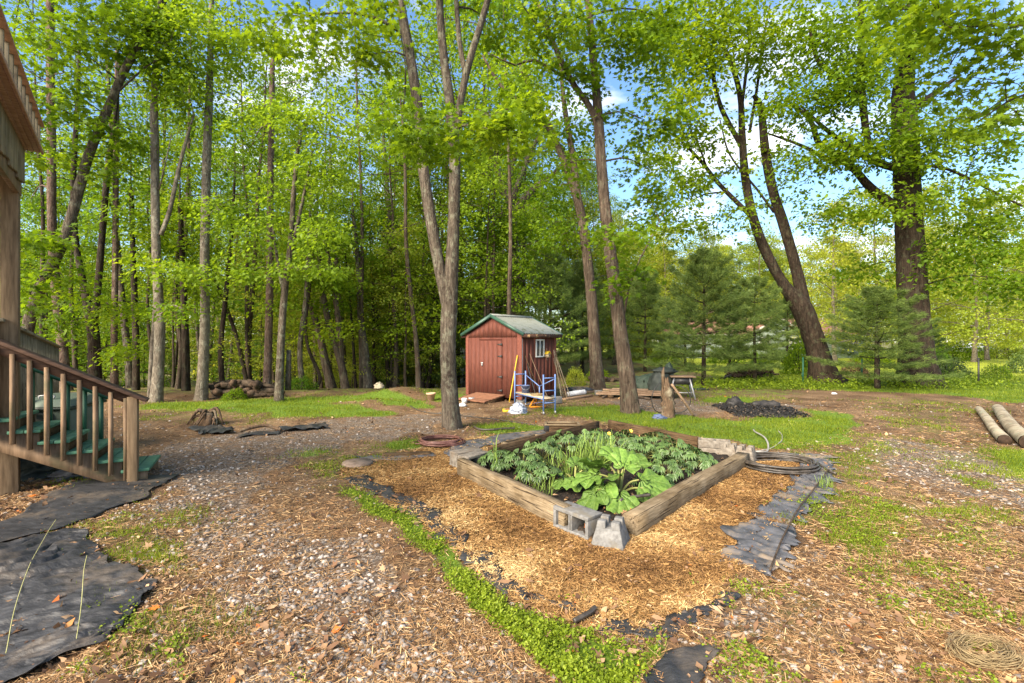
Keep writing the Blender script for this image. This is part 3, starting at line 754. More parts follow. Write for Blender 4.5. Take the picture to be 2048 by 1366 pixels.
# left woods
for i in range(15):
    for _ in range(30):
        y = 24 + 22 * rs0.rand(); x = -(y * 1.12) + rs0.rand() * (y * 1.12 + 1.0)
        if x < -1 - 0.0 * y: break
    wm, lm = TALL[i % 4]
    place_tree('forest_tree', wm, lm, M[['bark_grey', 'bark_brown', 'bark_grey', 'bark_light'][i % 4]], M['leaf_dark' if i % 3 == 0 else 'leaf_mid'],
               (x, y, fz(x, y)), rs0.rand() * 6.28, 0.85 + 0.35 * rs0.rand(), 'tall slender forest tree ' + where_px(x, y), 'tall forest trees ' + where_px(x, y))
for i in range(34):
    y = 17.5 + 24 * rs0.rand() ** 1.2; x = -(y * 1.12) + rs0.rand() * (y * 1.12 + 1.0)
    wm, lm = LOW[i % 3]
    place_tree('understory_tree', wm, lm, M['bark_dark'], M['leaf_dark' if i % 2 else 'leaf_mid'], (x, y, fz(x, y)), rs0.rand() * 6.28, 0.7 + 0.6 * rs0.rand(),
               'low thin tree with layered leaves ' + where_px(x, y), 'low layered trees ' + where_px(x, y))
for i in range(40):  # brighter leaf colour stands in for light in the shaded deep woods
    y = 29 + 22 * rs0.rand(); x = -1.1 * y + rs0.rand() * (1.1 * y)
    wm, lm = LOW[i % 3]
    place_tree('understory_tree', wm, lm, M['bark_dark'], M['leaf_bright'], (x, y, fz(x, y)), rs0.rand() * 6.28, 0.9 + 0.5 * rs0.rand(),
               'bright low leafy tree deeper in the woods ' + where_px(x, y), 'bright low trees ' + where_px(x, y))
for i in range(38):
    y = 16.5 + 13 * rs0.rand(); x = -(y * 1.12) + rs0.rand() * (y * 1.12 + .5)
    wm, lm = SLIM[i % 3]
    place_tree('slim_forest_tree', wm, lm, M[['bark_brown', 'bark_grey', 'bark_brown'][i % 3]], M['leaf_mid'], (x, y, fz(x, y)), rs0.rand() * 6.28, 0.75 + 0.5 * rs0.rand(),
               'slim pole like tree, high sparse crown, ' + where_px(x, y), 'slim poles ' + where_px(x, y))
for i in range(24):  # saplings added in the bright leaf colour where the woods get little sun
    d = 17.5 + 6 * rs0.rand() + (6 if i > 11 else 0); x = (560 + 30 * (i % 12) + 20 * rs0.rand() - 1024) / F * d
    wm, lm = LOW[i % 3]
    place_tree('understory_tree', wm, lm, M['bark_brown'], M['leaf_bright'], (x, d, fz(x, d)), rs0.rand() * 6.28, (0.55 if i < 12 else 0.95) + 0.3 * rs0.rand(),
               'small added sapling with pale leaves brightening the woods edge ' + where_px(x, d), 'bright saplings ' + where_px(x, d))
# distant belt closing the woods
for i in range(30):
    y = 48 + 22 * rs0.rand(); x = -1.15 * y + rs0.rand() * (1.15 * y + 4)
    wm, lm = BRT[i % 3] if i % 2 else TALL[i % 4]
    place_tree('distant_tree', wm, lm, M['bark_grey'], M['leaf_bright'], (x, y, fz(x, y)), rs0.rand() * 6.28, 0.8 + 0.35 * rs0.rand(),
               'distant leafy tree deep in the woods ' + where_px(x, y), 'far trees ' + where_px(x, y))
# behind the shed and to the right: sunlit trees round the neighbouring lawn
spots = []
for i in range(30):
    y = 30 + 16 * rs0.rand(); x = y * (-0.02 + 0.40 * rs0.rand())
    spots.append((x, y, 'BT'[i % 2], 0.55 + 0.3 * rs0.rand()) if x < 0.27 * y or x > 0.40 * y else (x, 52 + 6 * rs0.rand(), 'B', 0.48))
for i in range(46):
    y = 62 + 26 * rs0.rand(); x = y * (0.12 + 1.08 * rs0.rand())
    spots.append((x, y, 'B', 0.75 + 0.35 * rs0.rand()))
for x, y in ((24.5, 36), (31, 40), (38, 44), (44, 50), (29, 34), (36, 37), (41, 41), (34.5, 31), (14.0, 55), (24, 56), (31, 57), (19.0, 58), (27.5, 52), (17.5, 54), (21.5, 53), (25.5, 58), (30, 54), (34, 58), (38, 56), (16, 58), (23, 60), (28.5, 60), (42, 58), (48, 56), (52, 50)):
    spots.append((x, y, 'B', 0.8 + 0.25 * rs0.rand()))
for x, y, k, s in spots:
    wm, lm = (BRT if k == 'B' else TALL)[rs0.randint(3)]
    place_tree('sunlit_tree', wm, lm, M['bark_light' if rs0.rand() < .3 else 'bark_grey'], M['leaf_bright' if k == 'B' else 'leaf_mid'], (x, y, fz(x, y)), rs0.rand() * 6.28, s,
               ('sunlit round crowned yellow green tree ' if k == 'B' else 'tall thin green tree ') + where_px(x, y), ('sunlit trees ' if k == 'B' else 'tall thin trees ') + where_px(x, y))

# ---- trees whose shape the photograph shows one by one
def hero(name, label, bark, leafm, stems, blobs, base_flare=0.4, limbs=(), tmpl='kite', leaf=0.10, per=36, seed=1, cat='tree', sides=14, crad=0.42, group=None):
    leaf *= 0.82; per = int(per * (1.45 if tmpl == 'kite' else 1.25)); RS = 0.84
    """stems: list of [(px,py,depth,radius),...]; blobs: (px,py,depth,rx,ry,n)"""
    rs = np.random.RandomState(seed)
    first = P(*stems[0][0][:3]); org = np.array([first[0], first[1], hz(first[0], first[1])])
    e = empty(name, tuple(org), 0, label, cat, group)
    wood = MB(); B = Bulk(); nodes = []
    for k, st in enumerate(stems):
        pts = np.array([P(a, b, d) for a, b, d, r in st]); rad = np.array([r for *_, r in st]) * RS
        if k == 0: pts[0, 2] = org[2] - 0.12
        pr = trunk_tube(wood, pts - org, rad, sides if k == 0 or rad[0] > 0.1 else 8, 0.16 if k == 0 else 0.25, 0.10, seed + k, base_flare if k == 0 else 0.0)
        nodes.append(pr)
    for st in limbs:
        pts = np.array([P(a, b, d) for a, b, d, r in st]); rad = np.array([r for *_, r in st])
        pr = trunk_tube(wood, pts - org, rad, 7, 0.3, 0.08, seed, 0.0); nodes.append(pr)
    nd = np.vstack(nodes)
    C = []; O = []; T = []
    for px, py, d, rx, ry, n in blobs:
        n = int(n * (1.75 if name in ('twin_stem_maple', 'massive_oak') else 1.3))
        c0 = np.array(P(px, py, d)) - org
        rxm, rym = rx / F * d, ry / F * d
        src = nd[np.argmin(np.linalg.norm(nd[:, :3] - c0, axis=1) + 0.35 * np.maximum(0, nd[:, 2] - c0[2]) + 3.0 * (nd[:, 3] < 0.010))]
        s0 = src[:3]; L = np.linalg.norm(c0 - s0)
        lr = min(src[3] * 0.6, 0.012 + 0.010 * L)
        mid = (s0 + c0) / 2 + np.array([0, 0, 0.12 * L])
        if L > 0.3: wood.tube(catmull([s0, mid, c0], 6), np.linspace(lr, 0.007, 6), 5, cap=False)
        tb = rs.rand() * 0.35
        for j in range(n):
            v = rs.randn(3); v /= np.linalg.norm(v); v *= rs.rand() ** 0.45
            c = c0 + v * np.array([rxm, min(rxm, 1.6), rym])
            C.append(c); O.append(v); T.append(np.clip(tb + 0.25 * rs.rand(), 0, 1))
            if j % 2 == 0:
                q = c0 + (c - c0) * 0.15
                wood.tube([q, (q + c) / 2 + np.array([0, 0, 0.05]), c], [0.007, 0.005, 0.003], 3, cap=False)
    fs = [np.vstack(wood.q)] + ([np.vstack(wood.t)] if wood.t else [])
    t = link('trunk', raw_mesh('trunk', np.vstack(wood.V), fs, None, True), e, bark)
    if C:
        C = np.array(C)
        leaf_cluster(B, rs, C, np.array(O), crad * (0.6 + 0.7 * rs.rand(len(C))), per, leaf, tmpl, 0.3, np.array(T))
        tag(link('crown', B.mesh('crown'), e, leafm), kind='stuff')
    return e

D1 = 8.7
hero('forked_maple', 'grey barked maple that forks low, rising in front of the shed', M['bark_grey'], M['leaf_mid'],
     [[(905, 862, D1, .175), (900, 800, D1, .165), (896, 700, D1, .160), (899, 610, D1, .165), (906, 480, D1, .128), (909, 380, D1, .120), (908, 300, D1, .112), (899, 200, D1, .10), (886, 100, D1, .085), (878, -20, D1, .075), (870, -300, D1, .05), (860, -600, D1, .02)],
      [(899, 625, D1, .14), (887, 570, D1, .125), (867, 470, D1 - .1, .118), (846, 330, D1 - .2, .110), (838, 230, D1 - .2, .105), (820, 110, D1 - .3, .098), (797, -20, D1 - .4, .085), (760, -300, D1 - .5, .04)],
      [(909, 300, D1, .09), (918, 220, D1, .085), (938, 125, D1 - .1, .078), (978, -10, D1 - .2, .07), (1040, -260, D1 - .3, .03)],
      [(932, 150, D1, .06), (920, 90, D1, .055), (912, -10, D1, .05), (900, -250, D1, .02)]],
     [(855, 255, 6.6, 125, 26, 12), (945, 238, 6.4, 115, 30, 11), (1030, 262, 6.6, 95, 24, 9), (830, 300, 6.8, 80, 18, 6), (1040, 215, 7.2, 60, 25, 8),
      (700, 60, 8, 120, 26, 12), (620, 30, 8, 100, 26, 9), (740, 110, 8.2, 60, 30, 9), (640, 110, 8.2, 90, 24, 5), (760, 20, 8.5, 60, 25, 8),
      (980, 50, 9.5, 70, 40, 8), (1080, 60, 9.5, 80, 50, 12), (850, -60, 8.5, 160, 40, 16), (540, 60, 8.6, 60, 40, 10)],
     0.32, [[(905, 262, D1, .03), (880, 285, 7.7, .028), (860, 305, 6.9, .014)], [(905, 262, D1, .03), (930, 250, 7.4, .02), (1000, 262, 6.5, .008)],
            [(797, 60, 8.3, .035), (740, 30, 8.1, .028), (680, 25, 8, .020), (600, 32, 7.9, .010)],
            [(843, 300, 8.5, .02), (805, 260, 8.6, .018), (812, 150, 8.8, .014), (800, 60, 8.9, .010)]],
     'maple', 0.105, 26, 11, crad=0.34)
D2 = 10.7
hero('rough_barked_tree', 'tall brown rough barked tree with a split scar, right of the shed', M['bark_brown'], M['leaf_mid'],
     [[(1262, 828, D2, .22), (1255, 760, D2, .205), (1243, 680, D2, .185), (1228, 560, D2, .165), (1213, 440, D2, .150), (1203, 330, D2, .135), (1198, 250, D2, .13), (1190, 150, D2, .10), (1180, 40, D2, .09), (1172, -60, D2, .07), (1160, -300, D2, .03)],
      [(1199, 265, D2, .09), (1180, 215, D2, .085), (1145, 165, D2 - .1, .078), (1113, 100, D2 - .2, .07), (1085, 30, D2 - .3, .062), (1060, -40, D2 - .4, .05), (1000, -250, D2 - .5, .02)]],
     [(1100, 40, 10, 90, 50, 18), (1220, 60, 10.5, 80, 60, 20), (1290, 110, 11, 80, 60, 22), (1160, 150, 10.5, 70, 40, 12), (1290, 240, 11, 80, 50, 18), (1330, 40, 11, 80, 50, 20),
      (1230, 470, 9.6, 60, 30, 9), (1260, 560, 9.8, 50, 30, 6), (1130, 330, 11, 50, 40, 7), (1290, 400, 11.5, 60, 50, 13), (1300, 340, 11.5, 60, 40, 9), (1180, -40, 10.5, 200, 40, 18)],
     0.30, [[(1145, 165, D2, .03), (1070, 120, 10.6, .03), (1030, 130, 10.5, .02), (975, 105, 10.4, .012)], [(1245, 650, D2, .03), (1262, 560, 10.6, .022), (1300, 480, 10.6, .014), (1330, 420, 10.6, .008)]],
     'maple', 0.12, 24, 12, crad=0.42)
D3 = 15.7
hero('leaning_oak', 'dark trunk that forks high and leans left, just behind the shed corner', M['bark_brown'], M['leaf_mid'],
     [[(1196, 782, D3, .30), (1190, 700, D3, .25), (1183, 600, D3, .22), (1172, 500, D3, .20), (1160, 420, D3, .185), (1135, 340, D3, .15), (1105, 270, D3, .14), (1070, 200, D3, .12), (1040, 130, D3, .08)],
      [(1160, 430, D3, .15), (1152, 360, D3, .13), (1142, 290, D3, .12), (1130, 220, D3, .10), (1120, 120, D3, .06)]],
     [(1080, 170, 15, 80, 60, 14), (1160, 250, 15.5, 60, 50, 10), (1000, 200, 15, 60, 60, 8), (1100, 380, 16, 60, 50, 10), (1120, 470, 16, 50, 40, 8), (1060, 90, 16, 90, 50, 12)],
     0.25, [[(1098, 255, D3, .05), (1040, 205, 15.4, .07), (1000, 170, 15.2, .06), (965, 110, 15, .03)]], 'kite', 0.17, 34, 13, crad=0.7)
D4 = 22.0
hero('spreading_oak', 'broad old oak with wide spreading boughs directly behind the shed roof', M['bark_grey'], M['leaf_mid'],
     [[(1033, 752, D4, .38), (1032, 620, D4, .30), (1028, 500, D4, .28), (1020, 410, D4, .27), (1000, 360, D4, .20), (985, 300, D4, .15), (975, 230, D4, .08)],
      [(1020, 420, D4, .20), (1035, 370, D4, .17), (1058, 310, D4, .15), (1080, 270, D4, .10), (1110, 220, D4, .05)],
      [(1022, 430, D4, .20), (1060, 385, D4, .19), (1105, 350, D4, .13), (1140, 310, D4, .06)],
      [(1015, 400, D4, .14), (1022, 340, D4, .13), (1040, 280, D4, .09), (1050, 200, D4, .04)],
      [(1012, 395, D4, .14), (975, 350, D4, .13), (935, 335, D4, .07)]],
     [(960, 300, 22, 60, 40, 9), (1000, 440, 21, 70, 50, 16), (1060, 470, 21, 60, 50, 14), (950, 480, 21, 50, 50, 10), (1060, 240, 22, 60, 40, 9), (1120, 300, 22, 50, 50, 8), (940, 400, 22, 40, 40, 7), (1040, 540, 21, 60, 40, 12), (970, 560, 21, 50, 40, 10)],
     0.25, (), 'kite', 0.21, 34, 14, crad=0.95)
D5 = 18.5
hero('twin_stem_maple', 'big maple leaning left with two long stems in front of the neighbouring house', M['bark_dark'], M['leaf_mid'],
     [[(1652, 768, D5, 0.670), (1640, 720, D5, 0.497), (1625, 670, D5, 0.454), (1600, 610, D5, 0.454), (1568, 570, D5, 0.255), (1530, 500, D5, 0.230), (1505, 430, D5, 0.212), (1490, 350, D5, 0.187), (1484, 260, D5, 0.153), (1480, 190, D5, 0.128), (1460, 120, D5, 0.102), (1430, 60, D5, 0.076), (1410, -40, D5, 0.043)],
      [(1612, 640, D5, 0.324), (1595, 550, D5, 0.238), (1570, 460, D5, 0.221), (1545, 380, D5, 0.204), (1530, 300, D5, 0.187), (1522, 220, D5, 0.136), (1508, 190, D5, 0.102)],
      [(1487, 300, D5, 0.119), (1440, 210, D5, 0.102), (1420, 120, D5, 0.085), (1400, 60, D5, 0.068), (1385, -30, D5, 0.034)],
      [(1484, 210, D5, 0.076), (1495, 120, D5, 0.068), (1505, 20, D5, 0.043)],
      [(1500, 260, D5, 0.068), (1515, 170, D5, 0.064), (1525, 90, D5, 0.051), (1540, 10, D5, 0.034)],
      [(1500, 430, D5, 0.111), (1440, 370, D5, 0.093), (1400, 320, D5, 0.076), (1350, 270, D5, 0.043)],
      [(1415, 340, D5, 0.051), (1395, 285, D5, 0.043), (1370, 240, D5, 0.025)],
      [(1548, 425, D5, 0.060), (1515, 380, D5, 0.051), (1460, 310, D5, 0.043), (1440, 240, D5, 0.025)]],
     [(1400, 120, 17, 90, 70, 24), (1450, 60, 17, 90, 50, 20), (1360, 200, 17, 70, 60, 14), (1530, 80, 17.5, 70, 60, 16), (1350, 60, 17, 80, 60, 18), (1400, 270, 17.5, 60, 30, 7),
      (1370, 370, 17.5, 60, 40, 10), (1340, 440, 17.5, 60, 40, 10), (1570, 300, 18, 50, 40, 4), (1460, 340, 18, 40, 30, 3), (1450, 440, 18, 60, 30, 6), (1560, 180, 18, 50, 60, 8), (1330, 300, 18, 50, 60, 12), (1560, 380, 18, 40, 20, 2), (1480, -20, 17, 180, 40, 16)],
     0.45, (), 'kite', 0.19, 34, 15, crad=0.75)
D6 = 17.3
hero('massive_oak', 'massive dark oak with a flared base and heavy limbs at the right', M['bark_dark'], M['leaf_mid'],
     [[(1836, 774, D6, 0.719), (1832, 700, D6, 0.603), (1825, 600, D6, 0.545), (1820, 500, D6, 0.522), (1815, 420, D6, 0.487), (1812, 330, D6, 0.487), (1808, 240, D6, 0.464), (1806, 180, D6, 0.394), (1815, 110, D6, 0.278), (1825, 20, D6, 0.209), (1830, -150, D6, 0.093)],
      [(1805, 425, D6, 0.255), (1770, 400, D6, .20), (1735, 370, D6, .16), (1700, 330, D6, .13), (1660, 320, D6, .10), (1600, 290, D6, .06), (1530, 265, D6, .03)],
      [(1735, 372, D6, .10), (1690, 320, D6, .15), (1640, 290, D6, .12), (1620, 240, D6, .09), (1580, 205, D6, .05)],
      [(1805, 340, D6, 0.174), (1745, 320, D6, .14), (1660, 265, D6, .09), (1600, 210, D6, .04)],
      [(1738, 300, D6 - 1, .10), (1728, 230, D6 - 1, .13), (1722, 140, D6 - 1, .12), (1723, 60, D6 - 1, .11), (1715, -60, D6 - 1, .06)],
      [(1720, 190, D6 - 1, .09), (1670, 150, D6 - 1, .10), (1635, 120, D6 - 1, .08), (1620, 60, D6 - 1, .05)],
      [(1828, 215, D6, 0.174), (1865, 190, D6, 0.116), (1920, 150, D6, .06)],
      [(1830, 330, D6 - 1, .06), (1900, 340, D6 - 1, .06), (2000, 390, D6 - 1, .05), (2060, 420, D6 - 1, .04)]],
     [(1650, 200, 16, 90, 60, 22), (1720, 120, 16, 90, 80, 26), (1640, 80, 16, 70, 60, 14), (1780, 250, 16, 70, 60, 16), (1700, 300, 16, 80, 50, 16), (1620, 320, 16.5, 60, 30, 7), (1660, 420, 17, 80, 30, 9), (1760, 420, 16.5, 60, 40, 8),
      (1870, 280, 16, 80, 70, 22), (1920, 400, 16, 80, 60, 18), (1980, 480, 16, 70, 60, 16), (1880, 520, 16.5, 60, 60, 12), (1560, 200, 16.5, 50, 40, 6), (1830, 100, 16.5, 70, 70, 16), (1960, 300, 16, 90, 60, 16), (2030, 560, 15.5, 60, 50, 12), (1740, 20, 16, 120, 50, 22), (1780, 600, 18, 60, 30, 7), (1720, 540, 19, 60, 30, 7)],
     0.55, (), 'kite', 0.18, 34, 16, crad=0.72)
hero('overhanging_maple', 'maple boughs with large leaves overhanging from beyond the right edge', M['bark_brown'], M['leaf_mid'],
     [[(2500, 860, 8.0, .2), (2480, 500, 8.0, .18), (2440, 100, 8.0, .15), (2400, -200, 8.0, .08)]],
     [(1990, 60, 6.0, 120, 50, 14), (1880, 30, 6.2, 90, 35, 15), (2010, 160, 6.5, 100, 40, 8), (1900, 130, 6.6, 90, 30, 6), (2040, 230, 6.4, 60, 30, 5), (1800, 20, 6.8, 80, 30, 10), (2090, 100, 6.0, 50, 80, 5), (1960, 230, 7.5, 70, 30, 7), (2000, -40, 6, 200, 40, 8)],
     0.3, [[(2440, 100, 8, .05), (2200, 60, 7, .04), (2048, 50, 6.2, .02), (1900, 55, 6.1, .010)], [(2460, 250, 8, .05), (2200, 170, 7, .03), (2048, 190, 6.6, .015), (1960, 240, 6.8, .008)]],
     'maple', 0.11, 20, 17, crad=0.42)
# left side
hero('leaning_maple', 'crooked mossy tree leaning right across the deck corner', M['bark_grey'], M['leaf_mid'],
     [[(38, 800, 12.5, 0.167), (52, 680, 12.5, 0.152), (75, 590, 12.3, 0.144), (110, 520, 12, 0.137), (135, 460, 12, 0.129), (155, 390, 12, 0.125), (178, 310, 12, 0.118), (215, 220, 12, 0.106), (250, 140, 12, 0.099), (290, 70, 12, 0.091), (332, -10, 12, 0.084), (400, -150, 12, 0.038)],
      [(240, 180, 12, 0.030), (290, 135, 12, 0.023), (330, 112, 12, 0.011)]],
     [(200, 60, 11.5, 90, 50, 22), (120, 90, 11, 70, 50, 14), (280, 60, 12, 60, 50, 14), (150, 200, 11.5, 70, 40, 14), (60, 200, 11, 50, 40, 8), (110, 300, 11.5, 70, 50, 12), (220, 260, 12, 60, 40, 8), (90, 480, 11.5, 60, 40, 12), (250, 330, 12.5, 50, 40, 8), (130, 560, 11.8, 50, 30, 8), (330, 160, 12.5, 50, 60, 10), (60, 590, 11, 40, 30, 7), (200, -20, 11.5, 160, 40, 14)],
     0.2, (), 'maple', 0.14, 24, 21, crad=0.5)
mid = [
 ('tall_pine', 'tall pine with pinkish scaly bark and bare side twigs behind the deck', 'bark_red', [[(134, 772, 15.5, 0.184), (124, 690, 15.5, 0.170), (112, 580, 15.5, 0.156), (104, 450, 15.5, 0.147), (103, 300, 15.5, 0.143), (101, 150, 15.5, 0.138), (100, -20, 15.5, 0.129)], [(102, 165, 15.5, 0.028), (60, 145, 15.3, 0.018), (20, 120, 15, 0.009)], [(102, 150, 15.5, 0.028), (130, 145, 15.3, 0.018)], [(103, 210, 15.5, 0.023), (60, 240, 15.3, 0.017), (35, 200, 15, 0.009)]], [(50, 40, 14, 50, 50, 4), (160, 380, 17, 50, 60, 8), (60, 400, 17, 40, 60, 7)]),
 ('dark_forked_tree', 'dark trunk splitting into a narrow V, left of the bark-red pine', 'bark_dark', [[(190, 775, 14, 0.193), (188, 690, 14, 0.175), (182, 640, 14, 0.166), (165, 560, 14, 0.101), (150, 470, 14, 0.092), (147, 350, 14, 0.083), (155, 200, 14, 0.064), (160, 60, 14, 0.037)], [(186, 660, 14, 0.120), (195, 580, 14, 0.110), (205, 460, 14, 0.101), (215, 340, 14, 0.092), (228, 250, 14, 0.074), (240, 120, 14, 0.046)]], [(150, 640, 13.5, 50, 40, 10), (250, 420, 14, 60, 50, 10), (170, 330, 15, 50, 60, 9), (250, 620, 13, 60, 30, 10), (260, 700, 13.5, 50, 30, 8)]),
 ('slim_pine', 'slim straight reddish pine standing alone between dark fork and pale twin', 'bark_red', [[(229, 772, 14.2, 0.120), (228, 690, 14.2, 0.101), (230, 560, 14.2, 0.097), (231, 420, 14.2, 0.092), (233, 240, 14.2, 0.083), (234, 100, 14.2, 0.055)]], [(260, 210, 15, 60, 50, 7), (210, 160, 15, 50, 40, 5)]),
 ('pale_twin_tree', 'pale barked tree with a slim second stem pressed against it', 'bark_light', [[(312, 803, 12.6, 0.156), (317, 740, 12.6, 0.143), (320, 650, 12.6, 0.138), (314, 540, 12.6, 0.120), (311, 430, 12.6, 0.115), (310, 300, 12.6, 0.110), (309, 200, 12.6, 0.101), (318, 60, 12.6, 0.064)], [(300, 800, 12.8, 0.083), (304, 720, 12.8, 0.078), (311, 620, 12.8, 0.074), (315, 540, 12.7, 0.064)], [(322, 470, 12.6, 0.064), (340, 420, 12.6, 0.060), (355, 350, 12.6, 0.055), (370, 290, 12.6, 0.046), (388, 230, 12.6, 0.028)], [(318, 380, 12.6, 0.023), (330, 330, 12.4, 0.018), (343, 270, 12.4, 0.014)]], [(340, 90, 12, 70, 50, 14), (300, 30, 12, 60, 50, 10), (380, 200, 12.5, 60, 50, 10), (290, 280, 13, 40, 50, 6), (340, 530, 12, 60, 25, 9), (370, 620, 11.6, 50, 20, 5)]),
 ('smooth_pale_tree', 'straight tree with smooth pale ringed bark beside the log pile', 'bark_light', [[(402, 797, 13.1, 0.175), (406, 740, 13.1, 0.152), (410, 640, 13.1, 0.138), (409, 540, 13.1, 0.133), (411, 420, 13.1, 0.129), (414, 300, 13.1, 0.124), (418, 200, 13.1, 0.110), (422, 60, 13.1, 0.083), (425, -60, 13.1, 0.055)]], [(420, 60, 12.5, 80, 50, 18), (480, 110, 13, 70, 50, 14), (400, 150, 12.5, 60, 40, 10), (440, 420, 12.5, 50, 40, 6), (400, 560, 12, 60, 25, 8), (350, 20, 12.5, 60, 50, 10), (480, 210, 14, 60, 50, 9)]),
 ('red_pine', 'straight red brown pine rising out of the log pile', 'bark_red', [[(534, 772, 15, 0.138), (537, 690, 15, 0.129), (540, 560, 15, 0.120), (541, 420, 15, 0.110), (543, 260, 15, 0.101), (545, 120, 15, 0.083)]], [(540, 110, 16, 60, 60, 7), (500, 300, 17, 50, 60, 8)]),
 ('double_barked_maple', 'maple with buff bark forking at mid height, right of the log pile', 'bark_grey', [[(558, 802, 12.8, 0.138), (560, 740, 12.8, 0.120), (565, 640, 12.8, 0.110), (572, 560, 12.8, 0.101), (582, 480, 12.8, 0.083), (588, 380, 12.8, 0.074), (598, 290, 12.8, 0.055), (620, 230, 12.8, 0.028)], [(578, 700, 13.0, 0.074), (576, 780, 13.0, 0.101)], [(575, 540, 12.8, 0.064), (590, 470, 12.8, 0.055), (610, 380, 12.8, 0.046), (625, 300, 12.8, 0.028)], [(567, 590, 12.8, 0.055), (555, 520, 12.8, 0.046), (545, 450, 12.8, 0.028)]], [(620, 250, 12.5, 80, 60, 18), (540, 230, 12.5, 60, 50, 9), (650, 350, 12.5, 70, 50, 14), (560, 380, 12.8, 60, 50, 10), (640, 460, 12.5, 70, 40, 12), (520, 460, 12.5, 60, 40, 10), (600, 540, 12.2, 70, 25, 9), (500, 540, 13, 60, 25, 8), (700, 250, 13, 50, 50, 6)]),
]
for i, (nm, lab, bk, st, bl) in enumerate(mid):
    hero(nm, lab, M[bk], M['leaf_mid' if i % 2 else 'leaf_dark'], st, bl, 0.25, (), 'kite', 0.135, 34, 40 + i, crad=0.52)
thin = [
 ([[(372, 792, 15, .13), (371, 680, 15, .12), (366, 560, 15, .10), (360, 400, 15, .08)]], 'bark_dark', 'dark trunk standing just left of the smooth pale ringed tree'),
 ([[(445, 772, 16, .10), (442, 690, 16, .09), (452, 590, 16, .08), (462, 480, 16, .07), (470, 350, 16, .04)]], 'bark_dark', 'slim dark trunk bending right above the left end of the log pile'),
 ([[(497, 768, 17, .08), (480, 700, 17, .08), (462, 640, 17, .07), (430, 560, 17, .05), (400, 520, 17, .03)]], 'bark_dark', 'thin dark stem leaning left over the middle of the log pile'),
 ([[(607, 785, 15.5, .11), (600, 700, 15.5, .10), (612, 590, 15.5, .08), (620, 450, 15.5, .06)]], 'bark_grey', 'grey stem just right of the forked maple by the log pile'),
 ([[(665, 782, 17, .19), (650, 720, 17, .16), (637, 660, 17, .13), (618, 600, 17, .10), (600, 520, 17, .06)]], 'bark_brown', 'broken brown trunk leaning left at the edge of the woods'),
 ([[(692, 782, 16.5, .17), (680, 720, 16.5, .15), (658, 650, 16.5, .13), (645, 580, 16.5, .11), (635, 480, 16.5, .07)], [(684, 740, 16.5, .12), (676, 640, 16.5, .11), (665, 560, 16.5, .10), (650, 480, 16.5, .05)]], 'bark_brown', 'twin brown trunks leaning left behind the green bank'),
 ([[(690, 778, 19, .16), (684, 680, 19, .15), (680, 580, 19, .13), (665, 450, 19, .10), (660, 300, 19, .06)]], 'bark_grey', 'straight grey trunk behind the pair of leaning trunks'),
 ([[(737, 778, 17.5, .19), (730, 700, 17.5, .16), (722, 640, 17.5, .14), (718, 540, 17.5, .12), (705, 420, 17.5, .08)]], 'bark_grey', 'grey brown trunk standing left of the leaf heap'),
 ([[(778, 775, 19, .10), (772, 700, 19, .09), (752, 640, 19, .08), (745, 560, 19, .06)]], 'bark_dark', 'thin crooked trunk rising behind the leaf heap'),
 ([[(792, 770, 20, .18), (790, 660, 20, .17), (785, 520, 20, .15), (775, 380, 20, .10), (765, 250, 20, .05)]], 'bark_grey', 'straight trunk with a little pine at its foot, behind the leaf heap'),
 ([[(838, 772, 17, .12), (833, 690, 17, .10), (822, 590, 17, .09), (812, 480, 17, .08), (810, 330, 17, .06), (800, 180, 17, .03)]], 'bark_brown', 'tall slim brown trunk left of the forked maple and clay pot'),
 ([[(712, 782, 18, .07), (706, 680, 18, .06), (700, 600, 18, .05), (690, 500, 18, .03)]], 'bark_dark', 'very thin dark stem right of the leaning twin trunks'),
 ([[(625, 782, 16, .07), (640, 755, 16, .07), (618, 700, 16, .06), (612, 650, 16, .05), (622, 560, 16, .03)]], 'bark_dark', 'thin kinked stem low in front of the broken leaning trunk'),
 ([[(272, 776, 15.5, .12), (272, 690, 15.5, .11), (268, 560, 15.5, .10), (262, 380, 15.5, .07)]], 'bark_dark', 'dark trunk just left of the pale twin stemmed tree'),
 ([[(355, 788, 16, .09), (362, 700, 16, .08), (352, 600, 16, .07), (358, 480, 16, .05)]], 'bark_brown', 'slim brown trunk right of the pale twin stemmed tree'),
]
for i, (st, bk, lab) in enumerate(thin):
    d = st[0][0][2]; x0, y0 = st[0][-1][0], st[0][-1][1]
    hero('slender_tree', lab, M[bk], M['leaf_dark' if i % 2 else 'leaf_mid'], st, [(x0, y0, d, 60, 45, 9), (x0 + 40, y0 + 90, d, 50, 30, 7), (x0 - 45, y0 + 60, d - .5, 50, 35, 6), (x0, y0 - 90, d, 70, 50, 7)], 0.2, (), 'kite', 0.15, 34, 70 + i, crad=0.6)

